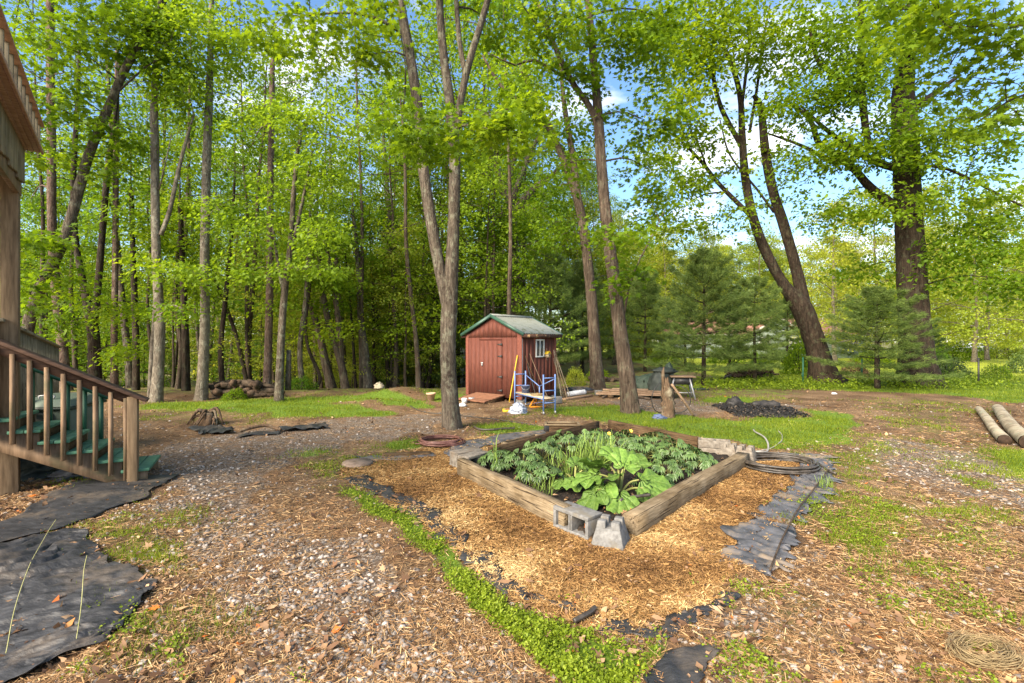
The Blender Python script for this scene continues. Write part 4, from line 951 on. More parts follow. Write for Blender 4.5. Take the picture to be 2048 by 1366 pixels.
# ---- white pines
def gen_pine(seed, H, R, z0=0.5, whorls=14, tpb=38):
    rs = np.random.RandomState(seed); wood = MB(); B = Bulk()
    wood.tube(catmull([(0, 0, -0.2), (0.03, 0.02, H * .5), (0, 0, H)], 12), np.linspace(0.020 * H, 0.008, 12), 8)
    pos = []; dirs = []
    for w in range(whorls):
        f = w / (whorls - 1); z = z0 + (H * 0.97 - z0) * f ** 0.9
        L0 = R * (1 - f) ** 0.6 * (1.0 if f > 0.12 else 0.85) + 0.12
        nb = 6 if f < 0.8 else 4
        for b in range(nb):
            if rs.rand() < 0.14: continue
            a = b / nb * 6.283 + w * 0.7 + rs.randn() * 0.35; L = L0 * (0.55 + 0.65 * rs.rand())
            d = np.array([math.cos(a), math.sin(a), 0.0]); rise = 0.12 + 0.5 * f
            p = catmull([(0, 0, z), tuple(d * L * .5 + np.array([0, 0, z + L * .5 * rise * .8])), tuple(d * L + np.array([0, 0, z + L * rise * 1.15]))], 8)
            wood.tube(p, np.linspace(0.012 + 0.008 * L, 0.004, 8), 4, cap=False)
            for t in range(tpb):
                u = 0.25 + 0.75 * rs.rand() ** 0.8; i = min(6, int(u * 7)); q = p[i] + (p[i + 1] - p[i]) * (u * 7 - i)
                sd = np.array([-d[1], d[0], 0]) * rs.randn() * 0.36 * L * (1.2 - u) + np.array([0, 0, rs.randn() * 0.05])
                pos.append(q + sd); dd = d + sd * 1.2 + np.array([0, 0, 0.25]); dirs.append(dd / np.linalg.norm(dd))
    pos = np.array(pos); dirs = np.array(dirs); per = 26; n = len(pos)
    c = np.repeat(pos, per, 0); dr = np.repeat(dirs, per, 0); N = len(c)
    dr = dr + rs.randn(N, 3) * 0.55; dr /= np.linalg.norm(dr, axis=1)[:, None]
    c = c + rs.randn(N, 3) * 0.05
    yaw = np.arctan2(dr[:, 1], dr[:, 0]); tilt = -np.arcsin(np.clip(dr[:, 2], -1, 1))
    ln = 0.10 + 0.05 * rs.rand(N)
    tn = np.clip(np.repeat(rs.rand(n) * 0.5, per) + 0.5 * rs.rand(N), 0, 1)
    B.add(*scatter([(0, -.5, 0), (0, .5, 0), (1, 0, 0)], np.array([(0, 1, 2)]), c, basis(yaw, tilt, rs.rand(N) * 3), np.stack([ln, np.full(N, 0.016), ln], -1), tn))
    fs = [np.vstack(wood.q)] + [np.vstack(wood.t)]
    return raw_mesh('trunk', np.vstack(wood.V), fs, None, True), B.mesh('crown')
PINES = [gen_pine(7, 5.4, 2.15, 0.6, 12), gen_pine(8, 5.4, 1.95, 0.8, 12)]
for k, (px, d, hgt, lab) in enumerate([
        (1407, 17.5, 5.0, 'young white pine in front of the left end of the neighbouring house'), (1510, 17.8, 4.0, 'young white pine standing before the right log heap'),
        (1755, 16.2, 3.45, 'bushy young white pine between the leaning maple and the massive oak'), (1100, 21, 5.4, 'dark white pine behind the right side of the shed'),
        (895, 21, 5.2, 'dark white pine behind the left side of the shed'), (1290, 25, 5.2, 'white pine beyond the green tarp in the gap of light'),
        (787, 21.5, 3.4, 'small white pine at the woods edge behind the leaf heap'), (1165, 24, 5.6, 'white pine filling the gap right of the shed'),
        (1000, 26, 6.0, 'tall white pine rising behind the shed ridge'), (860, 25, 5.6, 'white pine behind the clay pot'), (1840, 21, 2.6, 'low pine at the foot of the massive oak'), (1460, 27, 4.2, 'farther white pine hiding the left part of the house'), (1575, 28, 4.2, 'farther white pine before the house gable'), (1370, 29, 4.4, 'farther white pine at the left end of the house')]):
    x = (px - 1024) / F * d
    wm, lm = PINES[k % 2]
    place_tree('white_pine', wm, lm, M['bark_dark'], M['needle'], (x, d, max(hz(x, d), -0.6)), k * 1.3, hgt / 5.4, lab, 'young white pines', 'pine tree').scale = ((hgt / 5.4 * (1.45 if k == 2 else 1.0)),) * 2 + (hgt / 5.4,)
# ------------------------------------------------------------------ object materials
M['shed_red'] = mat_noise('red_shed_paint', (0.085, 0.026, 0.017), (0.145, 0.046, 0.030), 6, (6, 6, 1), 0.75, 0.4, 0.003, 0.3)
M['shed_trim'] = mat_noise('faded_red_trim', (0.12, 0.038, 0.026), (0.20, 0.068, 0.045), 7, (4, 4, 4), 0.8, 0.3, 0.003)
M['green_trim'] = mat_noise('green_metal_trim', (0.025, 0.068, 0.048), (0.045, 0.105, 0.075), 5, (1, 1, 1), 0.45, 0.05, 0.002, 0.5)
M['roof_metal'] = mat_noise('weathered_roof_metal', (0.20, 0.215, 0.19), (0.34, 0.35, 0.32), 5, (1, 1, 1), 0.5, 0.1, 0.002, 0.5, 0.2, (0.13, 0.135, 0.09), 5)
M['fascia'] = mat_noise('peeling_fascia', (0.06, 0.030, 0.022), (0.10, 0.05, 0.035), 8, (1, 1, 1), 0.85, 0.2, 0.003, spots=(0.45, 0.30, 0.15), spot_scale=6)
M['white_paint'] = mat_noise('white_paint', (0.55, 0.54, 0.50), (0.72, 0.71, 0.68), 8, (1, 1, 1), 0.5, 0.05)
M['glass'] = mat_noise('dark_window_glass', (0.03, 0.035, 0.03), (0.05, 0.055, 0.05), 2, (1, 1, 1), 0.08, 0, spec=0.7)
M['black_metal'] = mat_noise('black_iron', (0.010, 0.010, 0.010), (0.03, 0.028, 0.026), 12, (1, 1, 1), 0.5, 0.1, spec=0.5)
M['grey_metal'] = mat_noise('galvanised_metal', (0.26, 0.26, 0.26), (0.42, 0.42, 0.42), 9, (1, 1, 1), 0.45, 0.05, spec=0.5, metal=0.4)
M['ramp_wood'] = mat_noise('red_brown_ramp_wood', (0.12, 0.055, 0.030), (0.27, 0.13, 0.075), 4, (2, 14, 14), 0.8, 0.4, 0.004, objvar=0.15)
M['deck_wood'] = mat_noise('weathered_deck_wood', (0.095, 0.060, 0.034), (0.25, 0.165, 0.10), 3, (9, 9, 1.2), 0.8, 0.5, 0.004, objvar=0.18, spots=(0.10, 0.085, 0.045), spot_scale=2.5)
M['rail_wood'] = mat_noise('dark_rail_wood', (0.055, 0.030, 0.020), (0.15, 0.085, 0.055), 3, (2, 2, 12), 0.75, 0.4, 0.004, objvar=0.1)
M['shelf_wood'] = mat_noise('pinkish_shelf_wood', (0.24, 0.14, 0.09), (0.42, 0.28, 0.19), 3, (9, 2, 2), 0.8, 0.3, 0.003, objvar=0.12)
M['old_board'] = mat_noise('lichened_grey_board', (0.11, 0.095, 0.055), (0.27, 0.22, 0.145), 3, (9, 9, 1.0), 0.9, 0.5, 0.004, objvar=0.15, spots=(0.07, 0.055, 0.035), spot_scale=2.0)
M['timber'] = mat_noise('weathered_bed_timber', (0.10, 0.064, 0.032), (0.30, 0.215, 0.12), 4, (1.0, 12, 12), 0.88, 0.7, 0.006, spots=(0.24, 0.20, 0.125), spot_scale=5)
M['timber_dark'] = mat_noise('dark_bed_timber', (0.055, 0.034, 0.018), (0.155, 0.10, 0.055), 4, (1.2, 10, 10), 0.85, 0.6, 0.006)
M['lumber'] = mat_noise('brown_lumber', (0.13, 0.080, 0.048), (0.30, 0.20, 0.125), 3, (1.2, 10, 10), 0.85, 0.4, 0.004, objvar=0.25)
M['green_paint'] = mat_noise('worn_green_paint', (0.030, 0.105, 0.060), (0.075, 0.185, 0.115), 5, (3, 3, 3), 0.6, 0.3, 0.003, 0.35, spots=(0.10, 0.22, 0.15), spot_scale=6)
M['green_dark'] = mat_noise('dark_green_paint', (0.006, 0.052, 0.026), (0.014, 0.085, 0.045), 5, (1, 1, 1), 0.55, 0.1, 0.002, 0.4)
M['concrete'] = mat_noise('grey_concrete', (0.085, 0.082, 0.078), (0.215, 0.21, 0.20), 26, (1, 1, 1), 0.95, 0.6, 0.004, 0.15, spots=(0.15, 0.135, 0.11), spot_scale=7, lo=0.25, hi=0.7)
M['concrete_brown'] = mat_noise('stained_concrete', (0.10, 0.085, 0.068), (0.25, 0.22, 0.18), 22, (1, 1, 1), 0.95, 0.6, 0.004, 0.15, spots=(0.17, 0.135, 0.10), spot_scale=6)
M['fabric'] = mat_noise('black_landscape_fabric', (0.016, 0.0165, 0.018), (0.042, 0.043, 0.046), 7, (1, 3, 1), 0.55, 0.6, 0.02, 0.35, spots=(0.085, 0.070, 0.056), spot_scale=2.6)
M['fabric_grey'] = mat_noise('dusty_grey_fabric', (0.035, 0.036, 0.040), (0.13, 0.13, 0.14), 6, (1, 1, 1), 0.55, 0.3, 0.008, 0.4, spots=(0.20, 0.15, 0.10), spot_scale=3)
M['yellow_line'] = mat_noise('yellow_seam_thread', (0.22, 0.22, 0.08), (0.36, 0.35, 0.17), 20, (1, 1, 1), 0.8, 0)
M['hose_red'] = mat_noise('reddish_rubber_hose', (0.085, 0.032, 0.024), (0.18, 0.085, 0.065), 14, (1, 1, 1), 0.5, 0.05, spec=0.4)
M['hose_black'] = mat_noise('black_rubber_hose', (0.020, 0.017, 0.014), (0.085, 0.07, 0.055), 12, (1, 1, 1), 0.45, 0.05, spec=0.45)
M['steel_blue'] = mat_noise('blue_scaffold_paint', (0.10, 0.18, 0.40), (0.17, 0.27, 0.52), 9, (1, 1, 1), 0.5, 0.05, spec=0.4)
M['bucket_blue'] = mat_noise('blue_grey_plastic', (0.085, 0.11, 0.20), (0.13, 0.16, 0.27), 4, (1, 1, 1), 0.5, 0.0)
M['plywood'] = mat_noise('pale_plywood', (0.38, 0.29, 0.18), (0.55, 0.44, 0.30), 4, (2, 9, 9), 0.8, 0.2)
M['orange'] = mat_noise('orange_paint', (0.55, 0.20, 0.015), (0.75, 0.30, 0.03), 7, (1, 1, 1), 0.5, 0.05)
M['yellow'] = mat_noise('yellow_paint', (0.55, 0.36, 0.02), (0.70, 0.47, 0.04), 7, (1, 1, 1), 0.5, 0.05)
M['bag'] = mat_noise('crumpled_pale_plastic', (0.26, 0.29, 0.36), (0.60, 0.62, 0.68), 7, (1, 1, 1), 0.35, 0.3, 0.01, 0.5)
M['white_tarp'] = mat_noise('white_sheet', (0.42, 0.42, 0.42), (0.62, 0.62, 0.62), 6, (1, 1, 1), 0.7, 0.2)
M['terracotta'] = mat_noise('terracotta', (0.40, 0.24, 0.15), (0.55, 0.35, 0.23), 8, (1, 1, 1), 0.85, 0.1)
M['tarp_green'] = mat_noise('green_tarpaulin', (0.016, 0.030, 0.020), (0.05, 0.068, 0.048), 5, (1, 1, 1), 0.7, 0.6, 0.03, 0.25)
M['tarp_black'] = mat_noise('black_tarpaulin', (0.012, 0.016, 0.013), (0.04, 0.048, 0.040), 4, (1, 1, 1), 0.6, 0.5, 0.02, 0.3)
M['rotten'] = mat_noise('rotten_orange_wood', (0.040, 0.027, 0.018), (0.155, 0.098, 0.056), 5, (7, 7, 1.4), 0.9, 0.8, 0.015, spots=(0.22, 0.19, 0.13), spot_scale=4)
M['log_bark'] = mat_noise('grey_log_bark', (0.030, 0.020, 0.014), (0.11, 0.078, 0.052), 9, (1, 1, 1), 0.9, 0.7, 0.01, objvar=0.2)
M['log_end'] = mat_noise('weathered_cut_end', (0.028, 0.017, 0.011), (0.095, 0.060, 0.038), 9, (1, 1, 1), 0.9, 0.3, 0.004, objvar=0.3)
M['pale_log'] = mat_noise('pale_lichened_bark', (0.16, 0.125, 0.08), (0.46, 0.39, 0.28), 4, (1, 1, 1), 0.9, 0.7, 0.008, spots=(0.36, 0.36, 0.25), spot_scale=5)
M['charred'] = mat_noise('charred_wood', (0.006, 0.006, 0.006), (0.04, 0.035, 0.032), 12, (1, 1, 1), 0.6, 1.0, 0.02, 0.4)
M['bin'] = mat_noise('dark_green_plastic', (0.012, 0.022, 0.018), (0.024, 0.038, 0.031), 3, (1, 1, 1), 0.4, 0.02, spec=0.5)
M['bin_side'] = mat_noise('grey_green_plastic', (0.075, 0.10, 0.075), (0.11, 0.14, 0.11), 3, (1, 1, 1), 0.5, 0.02)
M['twine'] = mat_noise('tan_twine', (0.15, 0.105, 0.05), (0.36, 0.27, 0.14), 14, (1, 1, 1), 0.9, 0.3)
M['house_trim'] = mat_noise('house_trim', (0.34, 0.33, 0.28), (0.44, 0.43, 0.38), 3, (1, 1, 1), 0.7, 0)
M['house_wall'] = mat_noise('sage_house_siding', (0.22, 0.27, 0.235), (0.27, 0.32, 0.285), 2, (1, 1, 1), 0.8, 0.05)
M['house_roof'] = mat_noise('red_brown_shingles', (0.24, 0.115, 0.085), (0.38, 0.20, 0.155), 18, (1, 1, 3), 0.9, 0.3)
M['car_paint'] = mat_noise('silver_car_paint', (0.50, 0.51, 0.53), (0.60, 0.61, 0.63), 1, (1, 1, 1), 0.3, 0, spec=0.6)
M['rubber'] = mat_noise('black_rubber', (0.012, 0.012, 0.012), (0.03, 0.03, 0.03), 10, (1, 1, 1), 0.8, 0.1)
M['stone_slab'] = mat_noise('brown_flat_stone', (0.12, 0.085, 0.060), (0.26, 0.19, 0.14), 9, (1, 1, 1), 0.9, 0.5, 0.006)
M['rhubarb'] = mat_noise('rhubarb_leaf', (0.055, 0.115, 0.016), (0.135, 0.215, 0.035), 9, (1, 1, 1), 0.55, 0.9, 0.02, 0.3, objvar=0.15)
M['stalk'] = mat_noise('pale_green_stalk', (0.18, 0.20, 0.05), (0.28, 0.27, 0.09), 9, (1, 1, 1), 0.6, 0)
M['hellebore'] = mat_noise('dark_palmate_leaf', (0.045, 0.090, 0.022), (0.105, 0.165, 0.045), 5, (1, 1, 1), 0.42, 0.2, 0.004, 0.45, objvar=0.28)
M['yellowed'] = mat_noise('yellowing_leaf', (0.20, 0.26, 0.03), (0.42, 0.38, 0.05), 9, (1, 1, 1), 0.6, 0.1, objvar=0.2)
M['petal'] = mat_noise('orange_yellow_petal', (0.75, 0.42, 0.03), (0.90, 0.60, 0.10), 9, (1, 1, 1), 0.6, 0)
M['onion'] = mat_noise('grassy_leaf', (0.10, 0.17, 0.025), (0.19, 0.27, 0.045), 9, (1, 1, 1), 0.55, 0, objvar=0.15)
M['greywire'] = mat_noise('grey_cable', (0.20, 0.19, 0.17), (0.38, 0.36, 0.33), 9, (1, 1, 1), 0.5, 0)

def mat_timber(name, a, b, crack):
    m, N, L = new_mat(name)
    f = noise(N, L, mapped(N, L, (1.0, 16, 16)), 4, 7, 0.7); g = noise(N, L, mapped(N, L, (0.8, 22, 22)), 2.2, 3, 0.5, 0.4)
    c = ramp(N, L, f, [(0.3, a), (0.7, b)]); k = ramp(N, L, g, [(0.33, (1, 1, 1)), (0.39, (0, 0, 0))]); c = mixc(N, L, k, c, crack)
    w = ramp(N, L, noise(N, L, mapped(N, L, (1, 1, 1)), 3.5, 5, 0.6), [(0.35, (0.62, 0.56, 0.46)), (0.62, (1.12, 1.1, 1.05))]); c = mixc(N, L, 1.0, c, w, 'MULTIPLY')
    h = mathn(N, L, 'SUBTRACT', f, mathn(N, L, 'MULTIPLY', k, 0.8)); principled(N, L, c, 0.9, 0, 0.2, h, 0.9, 0.012); return m
M['post_wood'] = mat_noise('warm_post_wood', (0.095, 0.060, 0.032), (0.24, 0.165, 0.095), 3, (10, 10, 1.0), 0.8, 0.4, 0.004, objvar=0.1)
M['timber'] = mat_timber('weathered_bed_timber', (0.11, 0.082, 0.050), (0.30, 0.235, 0.155), (0.045, 0.03, 0.018))
M['timber_dark'] = mat_timber('dark_bed_timber', (0.050, 0.031, 0.017), (0.145, 0.095, 0.052), (0.02, 0.013, 0.008))
def mat_veined(name, a, b, vein, k, lines):
    m, N, L = new_mat(name); v = mapped(N, L, (1, 1, 1), False); f = noise(N, L, v, 9, 5, 0.6)
    c = ramp(N, L, f, [(0.3, a), (0.7, b)]); gr = N.new('ShaderNodeTexGradient'); gr.gradient_type = 'RADIAL'; L.new(v, gr.inputs[0])
    s = mathn(N, L, 'ABSOLUTE', mathn(N, L, 'SINE', mathn(N, L, 'MULTIPLY', gr.outputs['Fac'], 6.2832 * lines / 2.0))); q = ramp(N, L, s, [(0.0, (k, k, k)), (0.16, (0, 0, 0))])
    c = mixc(N, L, q, c, vein); oi = N.new('ShaderNodeObjectInfo'); hs = N.new('ShaderNodeHueSaturation'); mr = N.new('ShaderNodeMapRange'); mr.inputs[3].default_value = .75; mr.inputs[4].default_value = 1.25
    L.new(oi.outputs['Random'], mr.inputs[0]); L.new(mr.outputs[0], hs.inputs['Value']); L.new(c, hs.inputs['Color'])
    principled(N, L, hs.outputs[0], 0.55, 0, 0.3, mathn(N, L, 'ADD', f, mathn(N, L, 'MULTIPLY', s, 0.8)), 0.8, 0.02); return m
M['rhubarb'] = mat_veined('rhubarb_leaf', (0.055, 0.115, 0.016), (0.135, 0.225, 0.035), (0.22, 0.29, 0.08), 0.5, 13)
# ------------------------------------------------------------------ landscape fabric
def loft(name, rows, nu, nv, label, mat, amp=0.02, lift=0.012, wave=(9, 2), seed=0, cat='landscape fabric', ragged=0.0, group=None):
    rows3 = [catmull([(*at(*p), 0) for p in r], nu) for r in rows]
    G = np.array([catmull([r[i] for r in rows3], nv) for i in range(nu)])[..., :2]      # nu,nv,2
    rs = np.random.RandomState(seed)
    if ragged:
        for e, q in ((0, 1), (-1, -2)):
            un = np.linspace(0, nu / 6.0, nu); G[:, e] += (G[:, e] - G[:, nv // 2]) * ((fbm(un, un * 0 + e, 1.0, seed + 60, 3) - 0.55) * 2.4 * ragged)[:, None]
    ja = 0.05 if name else 0; gx, gy = G[..., 0].copy(), G[..., 1].copy()
    G[..., 0] += (fbm(gx, gy, 4.0, seed + 41, 4) - .5) * 4 * ja; G[..., 1] += (fbm(gx, gy, 4.0, seed + 43, 4) - .5) * 4 * ja
    X, Y = G[..., 0], G[..., 1]
    u = np.linspace(0, 1, nu)[:, None]; v = np.linspace(0, 1, nv)[None]
    ph = fbm(X, Y, 1.6, seed + 3, 3) * 14
    w = (np.sin(u * wave[0] * 6.28 + v * wave[1] * 6.28 + ph) * 0.5 + 0.5) * (0.25 + 1.1 * fbm(X, Y, 1.8, seed + 9, 2))
    w = w + 0.35 * np.sin(u * wave[0] * 9.1 + v * wave[1] * 13 + ph * 0.8) + 0.35
    w2 = fbm(X, Y, 7, seed + 5, 3)
    Z = height(X, Y) + lift + amp * (np.clip(w, 0, 2) ** 1.5 * 0.38 + (w2 - 0.3) * 1.3) * np.ones_like(X)
    V = np.stack([X, Y, Z], -1).reshape(-1, 3)
    i = np.arange(nu - 1)[:, None] * nv; j = np.arange(nv - 1)[None]
    Q = np.stack([i + j, i + nv + j, i + nv + j + 1, i + j + 1], -1).reshape(-1, 4)
    o = link(name, raw_mesh(name, V, [Q], None, True), None, mat)
    so = o.modifiers.new('thickness', 'SOLIDIFY'); so.thickness = 0.0015; so.offset = 0
    tag(o, label, cat, group)
    ring = [tuple(G[k, 0]) for k in range(nu)] + [tuple(G[-1, k]) for k in range(nv)] + [tuple(G[k, -1]) for k in range(nu - 1, -1, -1)] + [tuple(G[0, k]) for k in range(nv - 1, -1, -1)]
    FAB_POLYS.append(np.array(ring))
    return o
big = loft('landscape_fabric', [[(-170, 1130), (30, 1088), (110, 1070), (190, 1060)], [(-200, 1180), (40, 1130), (120, 1110), (185, 1098)], [(-300, 1240), (60, 1180), (200, 1168), (292, 1158)], [(-400, 1310), (50, 1260), (180, 1242), (262, 1215)], [(-500, 1440), (20, 1340), (100, 1318), (185, 1290)]],
     130, 130, 'wide sheet of wrinkled black fabric with two yellow seam lines, bottom left', M['fabric'], 0.034, 0.012, (2.2, 15), 3)
def seam(pts, parent, w=0.005):
    pr = catmull([(*at(*p), 0) for p in pts], 40)
    for p in pr:
        p[2] = hz(p[0], p[1]) + 0.052
    mb = MB(); mb.tube(pr, w / 2, 4); return mb.build('seam_line', M['yellow_line'], parent)
seam([(12, 1290), (30, 1210), (60, 1140), (90, 1085), (112, 1052)], big); seam([(153, 1285), (163, 1210), (168, 1150), (174, 1122)], big)
loft('landscape_fabric', [[(-120, 1072), (20, 1045), (100, 1000), (160, 975), (300, 962), (372, 958)], [(-150, 1095), (30, 1062), (120, 1028), (200, 1000), (290, 985), (350, 968)], [(-160, 1128), (40, 1078), (130, 1055), (225, 1022), (290, 1000), (340, 975)]],
     80, 24, 'upper strip of black fabric running from the foot of the steps to the left edge', M['fabric'], 0.016, 0.012, (3, 5), 4)
loft('landscape_fabric', [[(683, 958), (740, 986), (820, 1022), (880, 1072), (930, 1120), (1010, 1178), (1100, 1216), (1190, 1262), (1290, 1280), (1370, 1256), (1440, 1226), (1476, 1195)],
                          [(716, 950), (782, 976), (846, 1006), (910, 1058), (963, 1104), (1032, 1151), (1110, 1193), (1194, 1237), (1288, 1255), (1361, 1232), (1419, 1204), (1437, 1176)]],
     220, 12, 'long curved black fabric border between the chickweed strip and the mulch', M['fabric'], 0.009, 0.009, (20, 0.7), 5, ragged=1.3)
loft('landscape_fabric', [[(1545, 1168), (1588, 1110), (1606, 1055), (1640, 1005), (1668, 965), (1676, 935), (1668, 912)],
                          [(1490, 1140), (1530, 1085), (1565, 1035), (1602, 988), (1632, 950), (1630, 930), (1615, 912)], [(1420, 1125), (1475, 1068), (1535, 1012), (1580, 968), (1606, 940), (1590, 925), (1530, 908)]],
     260, 16, 'dusty grey pleated fabric along the right side of the mulch', M['fabric_grey'], 0.024, 0.006, (26, 0.6), 6, ragged=0.7)
loft('landscape_fabric', [[(1280, 1500), (1300, 1366), (1345, 1310), (1385, 1290)], [(1360, 1500), (1400, 1366), (1410, 1310), (1408, 1285)]], 30, 16, 'torn black fabric scrap at the bottom edge below the chickweed', M['fabric'], 0.02, 0.008, (3, 1), 7, ragged=0.4)
loft('landscape_fabric', [[(885, 905), (930, 884), (1010, 872), (1110, 860)], [(908, 916), (955, 897), (1035, 881), (1120, 868)]], 60, 10, 'grey fabric strip beside the back left timber near the hose coil', M['fabric_grey'], 0.012, 0.010, (5, 1), 8, ragged=0.3)
loft('landscape_fabric', [[(378, 858), (420, 852), (464, 858)], [(388, 868), (420, 868), (468, 868)]], 30, 10, 'rumpled black fabric scrap beside the rotten stump', M['fabric'], 0.05, 0.01, (3, 1), 9, ragged=0.5)
loft('landscape_fabric', [[(560, 858), (610, 853), (645, 848), (660, 852)], [(562, 862), (610, 860), (645, 857), (662, 855)]], 30, 8, 'black fabric scrap with one raised point on the gravel', M['fabric'], 0.07, 0.005, (2, 1), 10, ragged=0.5)
loft('landscape_fabric', [[(470, 868), (520, 862), (560, 862)], [(472, 874), (520, 868), (562, 866)]], 24, 6, 'small dark fabric scrap under the bent root', M['fabric'], 0.03, 0.005, (2, 1), 11, ragged=0.5)
loft('landscape_fabric', [[(700, 912), (760, 908), (860, 902)], [(740, 922), (800, 918), (870, 910)]], 24, 6, 'black fabric scrap in front of the flat board', M['fabric_grey'], 0.012, 0.006, (2, 1), 12, ragged=0.5)

# ------------------------------------------------------------------ shed
def build_shed():
    e = empty('garden_shed', (-1.31, 13.7, 0.02), math.atan2(-0.64, 0.77), 'small red wooden shed with ribbed metal roof and green trim', 'shed')
    W, D, H = 2.04, 1.56, 1.80; G = 0.47
    def top(x): return H + G * (1 - abs(x - W / 2) / (W / 2))
    # core set just behind the boards
    c = MB(); o = 0.03
    prof = [(o, 0.06), (W - o, 0.06), (W - o, H - 0.02), (W / 2, H + G - 0.05), (o, H - 0.02)]
    V = [(x, o, z) for x, z in prof] + [(x, D - o, z) for x, z in prof]
    c.add(V, [np.array([(0, 1, 6, 5), (1, 2, 7, 6), (2, 3, 8, 7), (3, 4, 9, 8), (4, 0, 5, 9)]), np.array([(4, 3, 2, 1, 0)]), np.array([(5, 6, 7, 8, 9)])])
    c.build('wall', M['shed_red'], e)
    def board(x0, x1, z0, f, y=0.0, t=0.024):
        mb = MB(); g = 0.0024
        a, b = x0 + g, x1 - g
        V = [(a, y, z0), (b, y, z0), (b, y, f(b)), (a, y, f(a)), (a, y + t, z0), (b, y + t, z0), (b, y + t, f(b)), (a, y + t, f(a))]
        mb.add(V, [np.array([(0, 1, 2, 3), (7, 6, 5, 4), (0, 4, 5, 1), (1, 5, 6, 2), (2, 6, 7, 3), (3, 7, 4, 0)])])
        return mb.build('siding_board', M['shed_red'], e)
    n = 12
    for k in range(n):
        x0, x1 = W * k / n, W * (k + 1) / n
        if x1 <= 0.52 or x0 >= 1.36: board(x0, x1, 0.07, lambda x: 1.69)
        m = MB()
        a, b = x0 + .003, x1 - .003
        zs = [(a, 1.70), (b, 1.70), (b, top(b) - .04)] + ([(W / 2, top(W / 2) - .04)] if a < W / 2 < b else []) + [(a, top(a) - .04)]
        V = [(x, -0.012, z) for x, z in zs] + [(x, 0.02, z) for x, z in zs]; q = len(zs)
        m.add(V, [np.array([list(range(q))]), np.array([[q + i for i in range(q)][::-1]]), np.array([(i, (i + 1) % q, q + (i + 1) % q, q + i) for i in range(q)])[:, ::-1]])
        m.build('gable_board', M['shed_red'], e)
    # boards over the door head
    for x0, x1 in ((0.52, 0.94), (0.94, 1.36)): 
        mb = MB(); mb.box((x0, 0.0, 1.615), (x1, 0.024, 1.69)); mb.build('header_board', M['shed_red'], e)
    # right side wall boards, with the window gap
    for k in range(9):
        y0, y1 = D * k / 9, D * (k + 1) / 9
        for z0, z1 in (((0.07, H),) if not (y1 > 0.58 and y0 < 1.0) else ((0.07, 1.13), (1.66, H))):
            mb = MB(); mb.box((W - 0.024, y0 + .004, z0), (W, y1 - .004, z1)); mb.build('siding_board', M['shed_red'], e)
    # corner posts and header trim
    mb = MB(); mb.box((-0.012, -0.022, 0.05), (0.10, 0.0, 1.80)); mb.build('corner_trim', M['shed_trim'], e, bevel=.003)
    mb = MB(); mb.box((W - 0.14, -0.022, 0.05), (W + 0.012, 0.0, 1.80)); mb.build('corner_trim', M['shed_trim'], e, bevel=.003)
    mb = MB(); mb.box((W, 1.47, 0.05), (W + 0.018, D, 1.74)); mb.build('corner_trim', M['shed_trim'], e, bevel=.003)
    mb = MB(); mb.box((W + 0.002, 0.0, 0.05), (W + 0.012, 0.02, 1.72)); mb.build('edge_strip', M['grey_metal'], e)
    # door
    d = MB(); d.box((0.52, -0.004, 0.12), (1.36, 0.0, 1.61)); door = d.build('door', M['shed_red'], e)
    for k in range(5):
        x0, x1 = 0.525 + 0.166 * k, 0.525 + 0.166 * (k + 1)
        mb = MB(); mb.box((x0 + .002, -0.020, 0.125), (x1 - .002, -0.0045, 1.605)); mb.build('door_board', M['shed_red'], door)
    for z in (1.50, 1.18, 0.62, 0.25):
        h = MB(); h.poly([(1.20, z - .008), (1.35, z - .028), (1.35, z + .028), (1.20, z + .008)], 0, 0.008)
        V = h.V[0].copy(); h.V[0] = np.stack([V[:, 0], -0.030 + V[:, 2], V[:, 1]], -1)
        h.box((1.355, -0.034, z - .04), (1.375, -0.021, z + .04)); h.build('hinge', M['black_metal'], door)
    l = MB(); l.box((0.60, -0.045, 0.96), (0.68, -0.021, 1.00)); l.box((0.625, -0.05, 0.90), (0.665, -0.024, 0.955)); l.tube([(0.63, -.037, .955), (0.63, -.037, .985), (0.66, -.037, .985), (.66, -.037, .955)], 0.006, 5)
    l.build('latch', M['grey_metal'], door)
    # window
    mb = MB(); x = W
    for a, b in (((x - .01, 0.60, 1.15), (x + .02, 0.98, 1.185)), ((x - .01, 0.60, 1.605), (x + .02, 0.98, 1.64)), ((x - .01, 0.60, 1.185), (x + .02, 0.635, 1.605)), ((x - .01, 0.945, 1.185), (x + .02, 0.98, 1.605)), ((x - .01, 0.775, 1.185), (x + .015, 0.805, 1.605))): mb.box(a, b)
    w = mb.build('window', M['white_paint'], e, bevel=.003)
    for y0, y1 in ((0.635, 0.775), (0.805, 0.945)):
        g = MB(); g.box((x - .012, y0, 1.185), (x + .002, y1, 1.605)); g.build('pane', M['glass'], w)
    # roof: two ribbed panels, fascias, ridge
    oh, fo, bo = 0.13, 0.10, 0.14
    sl = math.atan2(G, W / 2); L = (W / 2 + oh) / math.cos(sl)
    for s in (-1, 1):
        mb = MB(); ny = 17; ys = np.linspace(-fo, D + bo, ny * 4 + 1)
        zz = np.array([0.0, 0.018, 0.018, 0.0] * ny + [0.0]); V = []
        for t in (0, L):
            for y, q in zip(ys, zz):
                V.append((W / 2 + s * t * math.cos(sl), y, H + G + 0.035 - t * math.sin(sl) + q))
        k = len(ys); j = np.arange(k - 1)
        f = np.stack([j, j + 1, k + j + 1, k + j], -1); mb.add(V, [f if s > 0 else f[:, ::-1]])
        r = mb.build('roof_panel', M['roof_metal'], e); so = r.modifiers.new('t', 'SOLIDIFY'); so.thickness = 0.006
